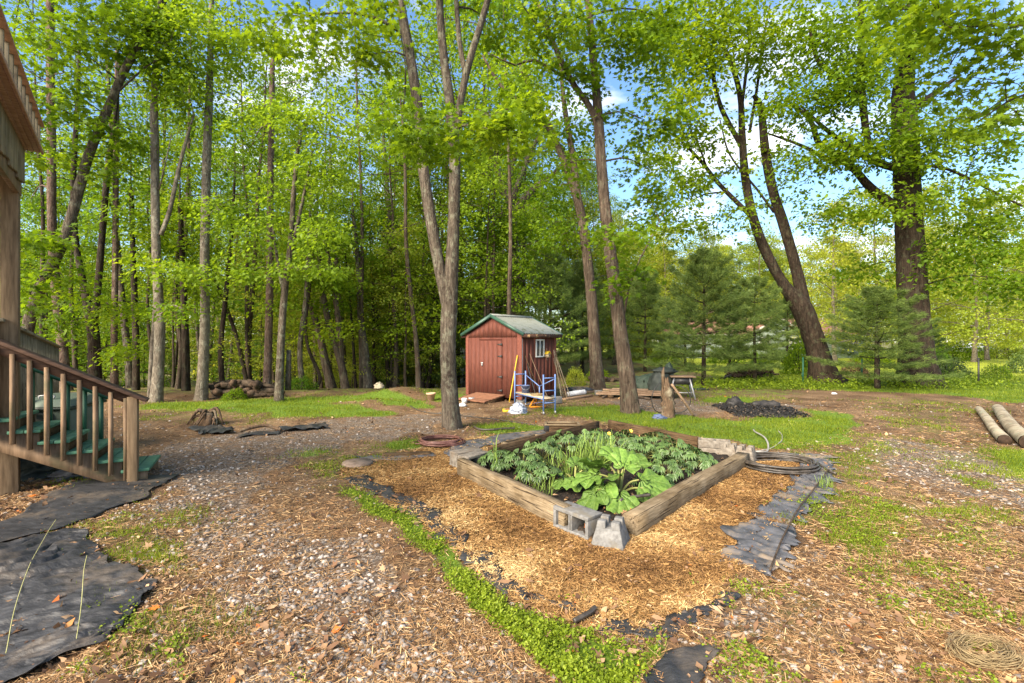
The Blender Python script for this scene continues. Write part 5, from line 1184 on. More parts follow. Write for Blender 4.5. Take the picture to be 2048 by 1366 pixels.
        for y in (-fo, D + bo):
            mb = MB(); mb.bar((W / 2, y, H + G + 0.02), (W / 2 + s * L * math.cos(sl), y, H + G + 0.02 - L * math.sin(sl)), 0.03, 0.085, up=(0, 0, 1)); mb.build('gable_trim', M['green_trim'], e)
        xe = W / 2 + s * (W / 2 + oh - .01); ze = H + G + 0.02 - L * math.sin(sl)
        mb = MB(); mb.box((xe - .012, -fo + .01, ze - .075), (xe + .012, D + bo - .01, ze + .012)); mb.build('fascia', M['fascia'], e)
        mb = MB(); mb.box((min(xe, W / 2 + s * W / 2), -fo + .02, ze - .06), (max(xe, W / 2 + s * W / 2), D + bo - .02, ze - .045)); mb.build('soffit', M['fascia'], e)
    mb = MB()
    for s in (-1, 1): mb.bar((W / 2 + s * .055, -fo, H + G + .045), (W / 2 + s * .055, D + bo, H + G + .045), 0.12, 0.008, up=(s * math.sin(sl), 0, math.cos(sl)))
    mb.build('ridge_cap', M['roof_metal'], e)
    for p in ((.1, .1), (W - .1, .1), (.1, D - .1), (W - .1, D - .1)):
        mb = MB(); mb.box((p[0] - .1, p[1] - .1, -0.1), (p[0] + .1, p[1] + .1, 0.06)); mb.build('footing_block', M['concrete'], e)
    # ramp: leans on the door sill
    r = empty('shed_ramp', e.matrix_basis @ Vector((0.5, 0, 0)), e.rotation_euler[2], 'short brown plank ramp up to the shed door', 'ramp')
    for k in range(6):
        y0 = -0.03 - k * 0.135; z0 = 0.13 - k * 0.0185
        mb = MB(); mb.bar((-0.06, y0 - .064, z0), (0.98, y0 - .064, z0), 0.126, 0.032, up=(0, -.13, 1)); mb.build('plank', M['ramp_wood'], r, bevel=.003)
    for x in (-0.02, 0.46, 0.93):
        mb = MB(); V = [(x - .02, -.03, -.02), (x + .02, -.03, -.02), (x - .02, -.82, -.04), (x + .02, -.82, -.04), (x - .02, -.03, .112), (x + .02, -.03, .112), (x - .02, -.82, 0.0), (x + .02, -.82, 0.0)]
        mb.add(V, [np.array([(0, 1, 5, 4), (2, 6, 7, 3), (0, 4, 6, 2), (1, 3, 7, 5), (4, 5, 7, 6), (0, 2, 3, 1)])]); mb.build('bearer', M['timber_dark'], r)
    # birdhouse hanging by the window
    b = empty('birdhouse', e.matrix_basis @ Vector((W + .02, 1.06, 1.20)), e.rotation_euler[2], 'tiny yellowish birdhouse hung on the shed beside the window', 'birdhouse')
    mb = MB(); mb.box((0.0, -.055, -.06), (0.10, .055, .05)); mb.build('box', M['plywood'], b)
    mb = MB(); mb.bar((.05, -.005, .115), (.05, -.085, .03), .13, .012, up=(0, -1, 1)); mb.bar((.05, .005, .115), (.05, .085, .03), .13, .012, up=(0, 1, 1)); mb.build('roof', M['yellow'], b)
    mb = MB(); mb.tube([(.101, 0, -.005), (.104, 0, -.005)], .018, 10); mb.build('entrance_hole', M['black_metal'], b)
    mb = MB(); mb.tube([(.03, 0, .11), (.0, 0.0, .20)], .003, 4); mb.tube([(.03, -.02, -.06), (.03, -.02, -.14), (.03, .02, -.14), (.03, .02, -.06)], .003, 4); mb.build('hanger', M['plywood'], b)
    return e
shed = build_shed()
SM = shed.matrix_basis.copy()
def sp(x, y, z): return tuple(Matrix.Translation(shed.location) @ Matrix.Rotation(shed.rotation_euler[2], 4, 'Z') @ Vector((x, y, z)))

def rod(name, pts, r, mat, label, cat, group=None, sides=6):
    p0 = np.array(pts[0], float); mb = MB(); mb.tube(catmull(np.array(pts) - p0, max(3, len(pts) * 4)), r, sides)
    o = mb.build(name, mat, None, True); o.location = tuple(p0); return tag(o, label, cat, group)

# scaffold
def scaffold():
    A = np.array([0.07, 11.75]); yaw = math.atan2(-0.9, 0.44)
    e = empty('baker_scaffold', (A[0], A[1], hz(*A)), yaw, 'small blue steel scaffold with a plywood platform beside the shed', 'scaffold')
    Lx, Wy, Hh = 1.42, 0.30, 0.88
    for x in (0, Lx):
        for y in (0, Wy):
            mb = MB(); mb.tube([(x, y, 0.07), (x, y, Hh)], 0.018, 8); p = mb.build('post', M['steel_blue'], e, True)
            c = MB(); c.tube([(x, y - .012, 0.035), (x, y + .012, 0.035)], 0.034, 10); c.build('caster', M['grey_metal'], p)
        for z in (0.25, 0.52, 0.80):
            mb = MB(); mb.tube([(x, 0, z), (x, Wy, z)], 0.013, 6); mb.build('rung', M['steel_blue'], e, True)
    mb = MB(); mb.box((-.02, .01, .34), (Lx + .02, Wy - .01, .362)); mb.build('platform', M['plywood'], e)
    mb = MB(); mb.tube([(0, .02, .33), (Lx, .02, .33)], .014, 6); mb.tube([(0, Wy - .02, .33), (Lx, Wy - .02, .33)], .014, 6); mb.build('side_rail', M['steel_blue'], e, True)
    mb = MB(); mb.tube([(0, Wy, .78), (Lx / 2, Wy, .55)], .012, 6); mb.tube([(Lx, Wy, .78), (Lx / 2, Wy, .55)], .012, 6); mb.tube([(Lx / 2, Wy, .55), (Lx / 2, Wy, .34)], .014, 6); mb.tube([(.1, Wy, .05), (Lx, Wy, .30)], .010, 6); mb.build('brace', M['steel_blue'], e, True)
    def w(x, y, z): return e.matrix_basis.copy(), (x, y, z)
    Mx = Matrix.Translation(e.location) @ Matrix.Rotation(yaw, 4, 'Z')
    b = empty('bucket', tuple(Mx @ Vector((0.30, 0.14, .363))), 0, 'blue grey plastic bucket on the scaffold platform', 'bucket')
    mb = MB(); mb.lathe([(0.0, 0), (.085, 0), (.105, .17), (.112, .17), (.112, .185), (.100, .185), (.084, .02), (0, .02)], 18); mb.build('pail', M['bucket_blue'], b, True)
    mb = MB(); mb.tube(catmull([(-.11, 0, .17), (-.08, -.07, .11), (0, -.11, .08), (.08, -.07, .11), (.11, 0, .17)], 14), .004, 5); mb.build('handle', M['grey_metal'], b)
    t = MB(); t.lathe([(0, 0), (.13, 0), (.15, .025), (.155, .025), (.135, -.006), (0, -.006)], 18, (0, 0, 0)); o = t.build('shallow_pan', M['twine'], None, True); o.location = tuple(Mx @ Vector((0.85, .15, .37))); tag(o, 'shallow tan pan lying on the scaffold platform', 'pan')
scaffold()

# orange triangular stand, bag, tray, leaning poles
o3 = empty('axle_stand', P(1075, 815, 11.5)[:2] + (hz(0.6, 11.5),), 0.2, 'orange triangular steel stand on the grass under the scaffold', 'stand')
mb = MB(); a, b, c = (-.20, 0, .03), (.20, 0, .03), (0, 0, .36)
mb.bar(a, c, .03, .05, up=(0, 1, 0)); mb.bar(b, c, .03, .05, up=(0, 1, 0)); mb.bar(a, b, .03, .05, up=(0, 1, 0)); mb.build('frame', M['orange'], o3, bevel=.004)
mb = MB(); mb.bar((0, .25, .02), (0, 0, .34), .03, .04, up=(1, 0, 0)); mb.build('leg', M['orange'], o3)
mb = MB(); mb.bar((-.10, .0, .12), (.10, 0, .12), .02, .04); mb.build('crossbar', M['orange'], o3)
def crumple(name, c, size, mat, label, cat, seed, n=14, sharp=0.35, bottom=True):
    rs = np.random.RandomState(seed); V = []; m = n
    for i in range(m + 1):
        ph = math.pi * i / m * (0.5 if bottom else 1)
        for j in range(2 * n):
            th = math.pi * j / n; q = 1 + (rs.rand() - .5) * sharp * 2 * (1 if 0 < i < m else .3)
            V.append((size[0] * math.sin(ph) * math.cos(th) * q, size[1] * math.sin(ph) * math.sin(th) * q, size[2] * math.cos(ph) * (1 + (rs.rand() - .5) * sharp)))
    k = 2 * n; i = np.arange(m)[:, None] * k; j = np.arange(k)[None]; j2 = (j + 1) % k
    mb = MB(); mb.add(V, [np.stack([i + j, i + k + j, i + k + j2, i + j2], -1).reshape(-1, 4)])
    o = mb.build(name, mat, None); o.location = c; return tag(o, label, cat)
crumple('plastic_bag', at(1036, 826) + (0.0,), (.19, .14, .22), M['bag'], 'crumpled pale blue white plastic bag on the gravel before the shed', 'bag', 3)
tr = empty('tray', at(1014, 823) + (0.0,), 0.1, 'shallow yellow tray with rusty bits beside the plastic bag', 'tray')
mb = MB(); mb.box((-.10, -.09, 0), (.10, .09, .012)); mb.box((-.10, -.09, .0121), (-.09, .09, .05)); mb.box((.09, -.09, .0121), (.10, .09, .05)); mb.box((-.0899, -.09, .0121), (.0899, -.08, .05)); mb.box((-.0899, .08, .0121), (.0899, .09, .05)); mb.build('box', M['yellow'], tr)
mb = MB(); mb.tube([(-.06, -.03, .04), (.06, .04, .07)], .022, 6); mb.tube([(-.03, .05, .04), (.07, -.05, .06)], .02, 6); mb.build('scrap', M['ramp_wood'], tr)
rod('yellow_pole', [sp(1.86, -.30, .01), sp(1.93, -.05, 1.22)], .014, M['yellow'], 'yellow painted pole leaning on the front corner of the shed', 'pole')
rod('spade_handle', [sp(2.52, .30, .02), sp(2.06, .10, 1.22)], .011, M['timber_dark'], 'wooden tool handle leaning left of the shed window', 'tool handle')
rod('spade_handle', [sp(2.62, .42, .02), sp(2.06, .30, 1.26)], .010, M['lumber'], 'longer wooden tool handle leaning just below the shed window', 'tool handle')
rod('spade_handle', [sp(2.40, .20, .02), sp(2.05, .20, 1.0)], .013, M['black_metal'], 'dark metal rod leaning behind the scaffold on the shed wall', 'rod')
rsx = np.random.RandomState(9)
for k in range(12):
    a = rsx.rand(); rod('garden_stake', [sp(2.28 + .30 * rsx.rand(), 1.35 + .22 * rsx.rand(), .01), sp(2.06 + .02 * rsx.rand(), 1.38 + .14 * rsx.rand(), 0.95 + .45 * rsx.rand())], .007, M['pale_log' if k % 2 else 'lumber'], 'thin pale stake in the bundle leaning on the rear corner of the shed', 'stake', 'thin stakes leaning on the shed', 5)
def cinder(name, loc, yaw, label, mat='concrete', size=(.39, .19, .19), pitch=0.0, holes='z', roll=0.0, half=False):
    """hollow block, cores along local z"""
    e = MB(); L, W_, H = size; t = .03
    xs = [-L / 2, -L / 2 + t, -t / 2, t / 2, L / 2 - t, L / 2]
    e.box((-L / 2, -W_ / 2, 0), (L / 2, -W_ / 2 + t, H)); e.box((-L / 2, W_ / 2 - t, 0), (L / 2, W_ / 2, H))
    for a, b in ((xs[0], xs[1]), (xs[2], xs[3]), (xs[4], xs[5])): e.box((a, -W_ / 2 + t + .0001, 0.0005), (b, W_ / 2 - t - .0001, H - .0005))
    o = e.build(name, M[mat], None, bevel=.006); o.location = loc; o.rotation_euler = (pitch, roll, yaw); return tag(o, label, 'concrete block')
x, y = at(1115, 806); cinder('cinder_block', (x, y, 0.0), 0.4, 'small grey block standing at the right foot of the shed', size=(.19, .17, .17))
x, y = at(1197, 790); cinder('cinder_block', (x, y, 0.0), 0.1, 'grey block standing under the lumber beside the leaning oak', size=(.20, .17, .14))
b0 = np.array(at(1135, 796)); 
rod('rolled_sheet', [(b0[0], b0[1] + .1, .09), (b0[0] + .28, b0[1] + .2, .12), (b0[0] + .55, b0[1] + .4, .13)], .075, M['white_tarp'], 'rolled white sheet lying on boards right of the shed', 'rolled sheet', None, 10)
for k, (p0, p1, lab) in enumerate([((1128, 800), (1182, 792), 'short board lying under the rolled white sheet'), ((1140, 790), (1195, 783), 'grey board on the ground behind the rolled white sheet'), ((1125, 783), (1180, 779), 'furthest short board right of the shed corner')]):
    q0, q1 = np.array(at(*p0)), np.array(at(*p1)); mb = MB(); mb.bar((0, 0, .03), (q1[0] - q0[0], q1[1] - q0[1], .03), .14, .045); o = mb.build('board', M['lumber'], None, bevel=.004); o.location = (q0[0], q0[1], hz(*q0)); tag(o, lab, 'board')
crumple('plastic_sheet', at(1155, 784) + (0.05,), (.45, .12, .11), M['fabric_grey'], 'dark grey crumpled sheet behind the rolled white one', 'plastic sheet', 6)
x, y = at(929, 806); o = MB().lathe([(0, 0), (.07, 0), (.075, .12), (.06, .13), (0, .13)], 14).build('paint_tin', M['white_paint'], None, True); o.location = (x, y, 0); tag(o, 'white tin at the left foot of the shed', 'tin')
x, y = at(943, 803); o = MB().lathe([(0, 0), (.09, 0), (.09, .10), (.08, .11), (0, .10)], 14).build('paint_tin', M['grey_metal'], None, True); o.location = (x, y, 0); tag(o, 'low grey tin beside the ramp', 'tin')
crumple('pale_rock', at(925, 812) + (0.0,), (.10, .08, .08), M['white_tarp'], 'pale rounded rock half hidden by the forked maple', 'rock', 8, 8, .2)
x, y = at(862, 801); fp = empty('flower_pot', (x, y, hz(x, y)), 0, 'empty pale terracotta pot on the grass left of the forked maple', 'flower pot')
MB().lathe([(0, 0), (.085, 0), (.115, .17), (.13, .17), (.133, .215), (.12, .215), (.105, .17), (.08, .02), (0, .02)], 20).build('pot', M['terracotta'], fp, True)
MB().lathe([(0, .15), (.10, .15)], 16).build('soil', M['timber_dark'], fp)

# ------------------------------------------------------------------ log piles, stump, logs
def log_mesh(r, L, seed):
    rs = np.random.RandomState(seed); n = 8
    a = np.arange(n) / n * 6.283; rr = r * (1 + (rs.rand(n) - .5) * .5)
    if seed % 3 != 1: rr = np.where(np.cos(a) < -0.2, rr * 0.45, rr)
    V = [(x * (1 + .06 * rs.randn() * k), -L / 2 + k * L, z) for k in (0, 1) for x, z in zip(rr * np.cos(a), rr * np.sin(a))]
    j = np.arange(n); j2 = (j + 1) % n
    return raw_mesh('split_log', np.array(V), [np.stack([j, j2, n + j2, n + j], -1), np.array([list(range(n))[::-1], [n + i for i in range(n)]])], None, False, [0] * n + [1, 1])
LOGS = [log_mesh(.062 + .018 * (k % 3), .50, k) for k in range(6)]
for me in LOGS: me.materials.append(M['log_bark']); me.materials.append(M['log_end'])
def heap(px0, px1, d, hmax, n, group, label, seed, zb=0.0, shape=1.0):
    rs = np.random.RandomState(seed); x0, x1 = (px0 - 1024) / F * d, (px1 - 1024) / F * d
    rows = 0; k = 0; z = .09
    while k < n:
        w = (x1 - x0) * (1 - .5 * shape * (z / hmax) ** 1.3); m = max(2, int(w / .135)); c = (x0 + x1) / 2 + rs.randn() * .08
        for j in range(m):
            if k >= n: break
            x = c - w / 2 + w * (j + .5) / m + rs.randn() * .025; yy = d + rs.randn() * .06
            o = link('split_log', LOGS[rs.randint(6)]); o.location = (x, yy, hz(x, d) + zb + z + rs.randn() * .02); o.rotation_euler = (rs.randn() * .15, rs.rand() * 6.28, rs.randn() * .35 + (1.4 if rs.rand() < .5 else 0))
            tag(o, label, 'log', group); k += 1
        z += .105
heap(424, 545, 13.5, .50, 44, 'split logs of the left pile', 'dark split log in the low pile between the pale trunks', 3, 0.0, .35)
heap(1452, 1550, 21.0, .75, 60, 'split logs of the right heap', 'brown split log in the heap behind the young white pines', 5, 0.0, .9)
heap(1185, 1235, 19.0, .45, 9, 'split logs by the leaning oak', 'split log in the small heap behind the leaning oak', 8)
rod('fallen_branch', [at(1440, 762) + (.08,), at(1475, 752) + (.12,)], .07, M['log_bark'], 'short grey branch lying before the right log heap', 'branch')
for pts, r, lab in (([(1958, 824), (1972, 842), (1990, 866), (2010, 888)], .085, 'thinner pale lichened log lying in dead leaves, left of the pair'), ([(1996, 824), (2010, 846), (2028, 868), (2060, 898)], .12, 'thicker pale lichened log lying in dead leaves, right of the pair')):
    q = np.array([(*at(*p), r * .8) for p in pts]); q[:, 2] += height(q[:, 0], q[:, 1]); p0 = q[0].copy(); e = empty('birch_log', tuple(p0), 0, lab, 'log')
    mb = MB(); mb.tube(catmull(q - p0, 12), np.linspace(r * .8, r, 12), 14, wob=.10, seed=4, cap=False); mb.build('bark', M['pale_log'], e, True)
    for k in (0, -1):
        t = (q[1] - q[0]) if k == 0 else (q[-1] - q[-2]); t /= np.linalg.norm(t); c = q[k] - p0; rr = r * (.8 if k == 0 else 1)
        mb = MB(); mb.tube([c - t * .004, c + t * .004], rr * .97, 14); mb.build('cut_end', M['log_end'], e)
def stump():
    x, y = at(416, 848); e = empty('rotten_stump', (x, y, hz(x, y)), 0, 'rotten brown stump with tangled roots on the gravel', 'stump'); rs = np.random.RandomState(4)
    mb = MB(); mb.tube([(0, 0, -.02), (0, 0, .12), (.02, 0, .24)], [.19, .14, .10], 14, wob=.5, seed=3); mb.build('core', M['rotten'], e)
    for k in range(16):
        a = rs.rand() * 6.28; L = .2 + .25 * rs.rand(); h = .05 + .22 * rs.rand()
        mb = MB(); mb.tube(catmull([(.05 * math.cos(a), .05 * math.sin(a), h), (L * .5 * math.cos(a + .3), L * .5 * math.sin(a + .3), h + .06 * rs.rand()), (L * math.cos(a), L * math.sin(a), .01)], 8), np.linspace(.035, .010, 8), 6, wob=.4, seed=k); mb.build('root', M['rotten'], e, True)
stump()
rod('bent_root', [at(480, 866) + (.03,), at(500, 864) + (.07,), at(530, 861) + (.09,), at(548, 861) + (.05,), at(562, 863) + (.03,)], .028, M['rotten'], 'bent brown root lying on the gravel between two fabric scraps', 'root')
crumple('grey_stump_chip', P(758, 776, 14.6), (.16, .12, .16), M['pale_log'], 'small grey broken stump at the left end of the leaf heap', 'stump', 12, 8, .5)

# snag with its prop and hoop
def snag():
    x, y = at(1338, 836); e = empty('splintered_snag', (x, y, hz(x, y)), 0, 'splintered orange brown dead stump with a jagged top, right of the scarred tree', 'dead stump')
    rs = np.random.RandomState(2); mb = MB()
    pr = catmull([(0, 0, -.05), (.0, 0, .25), (-.02, 0, .55), (-.05, 0, .80)], 14); V, fs = tube_arr(pr, [.15, .115, .095, .09, .10, .105, .09, .085, .095, .08, .07, .06, .045, .03], 12, .7, 5)
    s = slice(13 * 12, 14 * 12); V[s, 2] += rs.rand(12) * .28 - .12; mb.add(V, fs); mb.build('trunk', M['rotten'], e, True)
    mb = MB(); mb.tube([(-.10, .02, .55), (-.12, .02, .95), (-.10, .02, 1.06)], [.05, .035, .008], 6); mb.build('splinter', M['rotten'], e)
    q = at(1388, 834); rod('propped_branch', [(x + .02, y - .10, .72), ((x + q[0]) / 2, y - .08, .36), (q[0], q[1], .02)], .026, M['lumber'], 'pale branch propped against the splintered snag', 'branch')
    for k, (cx, cz, r) in enumerate(((-.02, .38, .33), (.10, .34, .30))):
        a = np.linspace(0, 6.283, 40); mb = MB(); mb.tube([(cx + r * math.cos(t), .18 + .05 * k, cz + r * math.sin(t)) for t in a], .009, 5, cap=False)
        o = mb.build('wire_hoop', M['black_metal'], None, True); o.location = (x, y, 0.02); o.rotation_euler = (.1, 0, .5 - k); tag(o, ['thin black wire hoop standing behind the snag', 'second black wire hoop crossing the first behind the snag'][k], 'hoop')
    crumple('blue_rag', (x - .25, y - .12, 0.0), (.14, .10, .09), M['bucket_blue'], 'crumpled dark blue rag at the foot of the snag', 'rag', 5, 8, .5)
snag()
# lumber stack, tarp, work table
rsl = np.random.RandomState(12)
for k in range(9):
    lay = k // 3; d0 = 14.1 - .20 * (k % 3); x0 = (1192 - 1024) / F * d0 + rsl.rand() * .3 + lay * .1; x1 = (1352 - 1024) / F * d0 - rsl.rand() * .35
    mb = MB(); mb.bar((0, 0, 0), (x1 - x0, -.45, 0), .17, .04); o = mb.build('lumber_plank', M['lumber'], None, bevel=.004); o.location = (x0, d0, .10 + .048 * lay); tag(o, ['long brown plank in the bottom layer of the lumber stack', 'long brown plank in the middle layer of the lumber stack', 'long brown plank on top of the lumber stack'][lay], 'plank', ['lowest planks of the lumber stack', 'middle planks of the lumber stack', 'top planks of the lumber stack'][lay])
for px in (1215, 1330):
    mb = MB(); mb.box((-.06, -.45, 0), (.06, .35, .078)); o = mb.build('bearer_block', M['timber_dark'], None); o.location = ((px - 1024) / F * 13.9, 13.8, 0); tag(o, 'dark bearer under the %s end of the lumber stack' % ('left' if px < 1300 else 'right'), 'bearer')
rod('fallen_branch', [at(1205, 797) + (.03,), at(1225, 792) + (.07,), at(1250, 793) + (.06,), at(1300, 800) + (.03,)], .035, M['log_bark'], 'dark branch lying in front of the lumber stack', 'branch')
def tarp_mound(name, pts, label, mat, seed):
    """pts: (px,width m,height m) stations at a depth: a draped cover"""
    rs = np.random.RandomState(seed); V = []; nu, nv = 40, 21
    P_ = np.array([((p - 1024) / F * dd, dd, w, h) for p, dd, w, h in pts]); S_ = catmull(P_, nu)
    for i in range(nu):
        x, yy, w, h = S_[i]
        for j in range(nv):
            t = j / (nv - 1) * 2 - 1
            prof = (1 - abs(t) ** 2.6) ** .8
            fold = (math.sin(t * 17 + i * .55) * .035 + math.sin(i * 1.3 + t * 4) * .03) * (abs(t) + .5) + rs.randn() * .012
            V.append((x + fold * .6 + rs.randn() * .004, yy + t * w / 2 * (1 + .1 * math.sin(i * .9)), max(0.01, h * prof + fold * prof)))
    i = np.arange(nu - 1)[:, None] * nv; j = np.arange(nv - 1)[None]
    mb = MB(); mb.add(V, [np.stack([i + j, i + nv + j, i + nv + j + 1, i + j + 1], -1).reshape(-1, 4)]); o = mb.build(name, mat, None, True)
    so = o.modifiers.new('t', 'SOLIDIFY'); so.thickness = .006; tag(o, label, 'tarp'); return o
tarp_mound('green_tarp', [(1252, 15.3, .3, .12), (1262, 15.2, .5, .42), (1280, 15.0, .6, .50), (1300, 15.0, .7, .58), (1320, 14.9, .7, .56), (1338, 14.8, .6, .95), (1345, 14.8, .4, .5)], 'dark green tarp draped over a long low pile behind the lumber', M['tarp_green'], 3)
o = crumple('black_tarp', P(1322, 760, 13.6)[:2] + (0.28,), (.34, .25, .56), M['tarp_black'], 'black green tarp bunched up in a peak behind the snag', 'tarp', 7, 14, .22, False)
o = crumple('tarp_cap', P(1330, 738, 13.6)[:2] + (0.76,), (.34, .2, .10), M['tarp_black'], 'folded end of dark tarp lying on the bunched peak', 'tarp', 8, 10, .25, False)
wt = empty('work_table', P(1362, 790, 13.4)[:2] + (0,), -.2, 'old work table with splayed grey legs and a rough board top beside the tarp', 'table')
mb = MB(); mb.box((-.30, -.25, .60), (.36, .30, .635)); mb.build('top', M['lumber'], wt, bevel=.005)
mb = MB(); mb.box((-.22, -.18, .40), (.28, .22, .595)); mb.build('cabinet', M['black_metal'], wt)
for sx in (-1, 1):
    for sy in (-1, 1):
        mb = MB(); mb.bar((sx * .20, sy * .16, .60), (sx * .34, sy * .26, 0), .035, .035); mb.build('leg', M['grey_metal'], wt)
mb = MB(); mb.tube([(-.30, -.22, .18), (.30, -.22, .18)], .012, 6); mb.build('stretcher', M['grey_metal'], wt)
x, y = at(1400, 779); crumple('black_mat', (x, y, 0), (.30, .14, .05), M['tarp_black'], 'small flat black heap on the ground right of the work table', 'mat', 5, 8, .3)
x, y = at(1468, 820); crumple('charred_log', (x, y, .03), (.20, .15, .27), M['charred'], 'upright charred log end on the burn pile', 'charred log', 3, 8, .35)
q = at(1505, 823); mb = MB(); mb.tube(catmull([(0, 0, .12), (.3, .03, .15), (.62, -.02, .13)], 10), [.06, .08, .085, .08, .085, .08, .07, .08, .07, .04], 8, wob=.5, seed=2); o = mb.build('charred_log', M['charred'], None); o.location = (q[0], q[1], .02); tag(o, 'long charred log lying across the burn pile', 'charred log')
x, y = at(1668, 788); crumple('white_scrap', (x, y, 0), (.09, .05, .05), M['white_tarp'], 'scrap of white paper on the bare ground near the leaning maple', 'scrap', 2, 6, .4)

# ------------------------------------------------------------------ raised bed: timbers, blocks
def timber(name, p0, p1, w, h, label, mat, z0=0.0, cat='timber'):
    p0 = np.array(p0); p1 = np.array(p1); L = np.linalg.norm(p1 - p0); yaw = math.atan2(p1[1] - p0[1], p1[0] - p0[0])
    n = 14; mb = MB(); rs = np.random.RandomState(int(L * 100)); V = []; c = .004
    prof = [(-w / 2 + c, 0), (w / 2 - c, 0), (w / 2, c), (w / 2, h - c), (w / 2 - c, h), (-w / 2 + c, h), (-w / 2, h - c), (-w / 2, c)]
    for i in range(n + 1):
        dz = math.sin(i * .7 + L) * .004; dy = math.sin(i * .45) * .005
        for y_, z_ in prof: V.append((L * i / n, y_ + dy + rs.randn() * .0012, z_ + dz + rs.randn() * .0012))
    i = np.arange(n)[:, None] * 8; j = np.arange(8)[None]; j2 = (j + 1) % 8
    mb.add(V, [np.stack([i + j, i + 8 + j, i + 8 + j2, i + j2], -1).reshape(-1, 4), np.array([list(range(8)), [n * 8 + 7 - k for k in range(8)]])])
    o = mb.build(name, mat, None); o.location = (p0[0], p0[1], z0 + float(min(hz(*p0), hz(*p1)))); o.rotation_euler = (0, 0, yaw); return tag(o, label, cat)
front, left, back, right = BEDC
timber('garden_timber', (-.62, 5.73), (.48, 4.08), .09, .20, 'buff timber edging the front left of the raised bed', M['timber'])
timber('garden_timber', (.98, 3.95), (3.02, 6.19), .145, .17, 'thick weathered timber edging the right of the raised bed', M['timber'])
timber('garden_timber', (-.30, 6.28), (1.52, 8.38), .05, .20, 'dark board edging the back left of the raised bed', M['timber_dark'])
timber('garden_timber', (1.72, 8.42), (2.72, 6.95), .05, .20, 'brown board edging the back right of the raised bed', M['timber_dark'])
def lying_block(name, c, yaw, label, mat='concrete', z=0.0, closed=True):
    """block on its side: cores face out horizontally (local -y)"""
    e = MB(); L, W_, H = .39, .19, .19; t = .032
    e.box((-L / 2, -H / 2, 0), (L / 2, H / 2, t)); e.box((-L / 2, -H / 2, W_ - t), (L / 2, H / 2, W_))
    for a, b in ((-L / 2, -L / 2 + t), (-.019, -.004), (.004, .019), (L / 2 - t, L / 2)): e.box((a, -H / 2 + .0005, t + .0001), (b, H / 2 - .0005, W_ - t - .0001))
    e.box((-.0039, -H / 2 + .012, t + .0001), (.0039, H / 2 - .012, W_ - t - .0001))
    e.box((-L / 2 + t + .0001, H / 2 - .02, t + .0002), (L / 2 - t - .0001, H / 2 - .001, W_ - t - .0002)) if closed else None  # added back plate, stops light showing through so the cores look dark
    o = e.build(name, M[mat], None, bevel=.006); o.location = (c[0], c[1], z + hz(*c)); o.rotation_euler = (0, 0, yaw); return tag(o, label, 'concrete block')
yawl = math.atan2(-1.65, 1.10); 
lying_block('cinder_block', (.555, 4.03), yawl + .12, 'hollow grey block on its side at the nearest corner of the bed')
lying_block('cinder_block', (-.48, 6.00), yawl + 1.9, 'brown grey block inside the left corner of the bed', 'concrete_brown')
lying_block('cinder_block', (-.60, 6.22), yawl + 1.65, 'outer brown grey block at the left corner of the bed', 'concrete_brown')
e = cinder('cinder_block', (2.86, 6.72, 0.11), -.38, 'flat hollow block with two open cores on the back right board', 'concrete_brown', (.42, .20, .10))
e = cinder('cinder_block', (2.86, 6.72, 0.0), -.38, 'lower block under the flat hollow one at the back right', 'concrete_brown', (.42, .20, .105))
def pier(name, c, yaw, label, mat, s=1.0):
    e = MB(); b, tp, H = .135 * s, .095 * s, .15 * s
    V = [(-b, -b, 0), (b, -b, 0), (b, b, 0), (-b, b, 0), (-tp, -tp, H), (tp, -tp, H), (tp, tp, H), (-tp, tp, H)]
    e.add(V, [np.array([(0, 3, 2, 1), (4, 5, 6, 7), (0, 1, 5, 4), (1, 2, 6, 5), (2, 3, 7, 6), (3, 0, 4, 7)])])
    g = .022 * s; h2 = .052 * s
    for sx in (-1, 1):
        for sy in (-1, 1):
            t2 = tp - .008; V = [(sx * g, sy * g, H), (sx * tp, sy * g, H), (sx * tp, sy * tp, H), (sx * g, sy * tp, H), (sx * g, sy * g, H + h2), (sx * t2, sy * g, H + h2), (sx * t2, sy * t2, H + h2), (sx * g, sy * t2, H + h2)]
            f = np.array([(4, 5, 6, 7), (0, 1, 5, 4), (1, 2, 6, 5), (2, 3, 7, 6), (3, 0, 4, 7)]); e.add(V, [f if sx * sy > 0 else f[:, ::-1]])
    o = e.build(name, M[mat], None, bevel=.006); o.location = (c[0], c[1], hz(*c) - .005); o.rotation_euler = (0, 0, yaw); return tag(o, label, 'pier block')
pier('deck_pier_block', (.79, 3.80), yawl + .55, 'grey notched pier block at the nearest corner of the bed', 'concrete')
pier('deck_pier_block', (3.13, 6.36), yawl + .3, 'brown grey notched pier block at the right corner of the bed', 'concrete_brown')
pier('deck_pier_block', (3.02, 6.60), yawl + .3, 'second notched pier block tucked behind the right corner one', 'concrete_brown', .9)
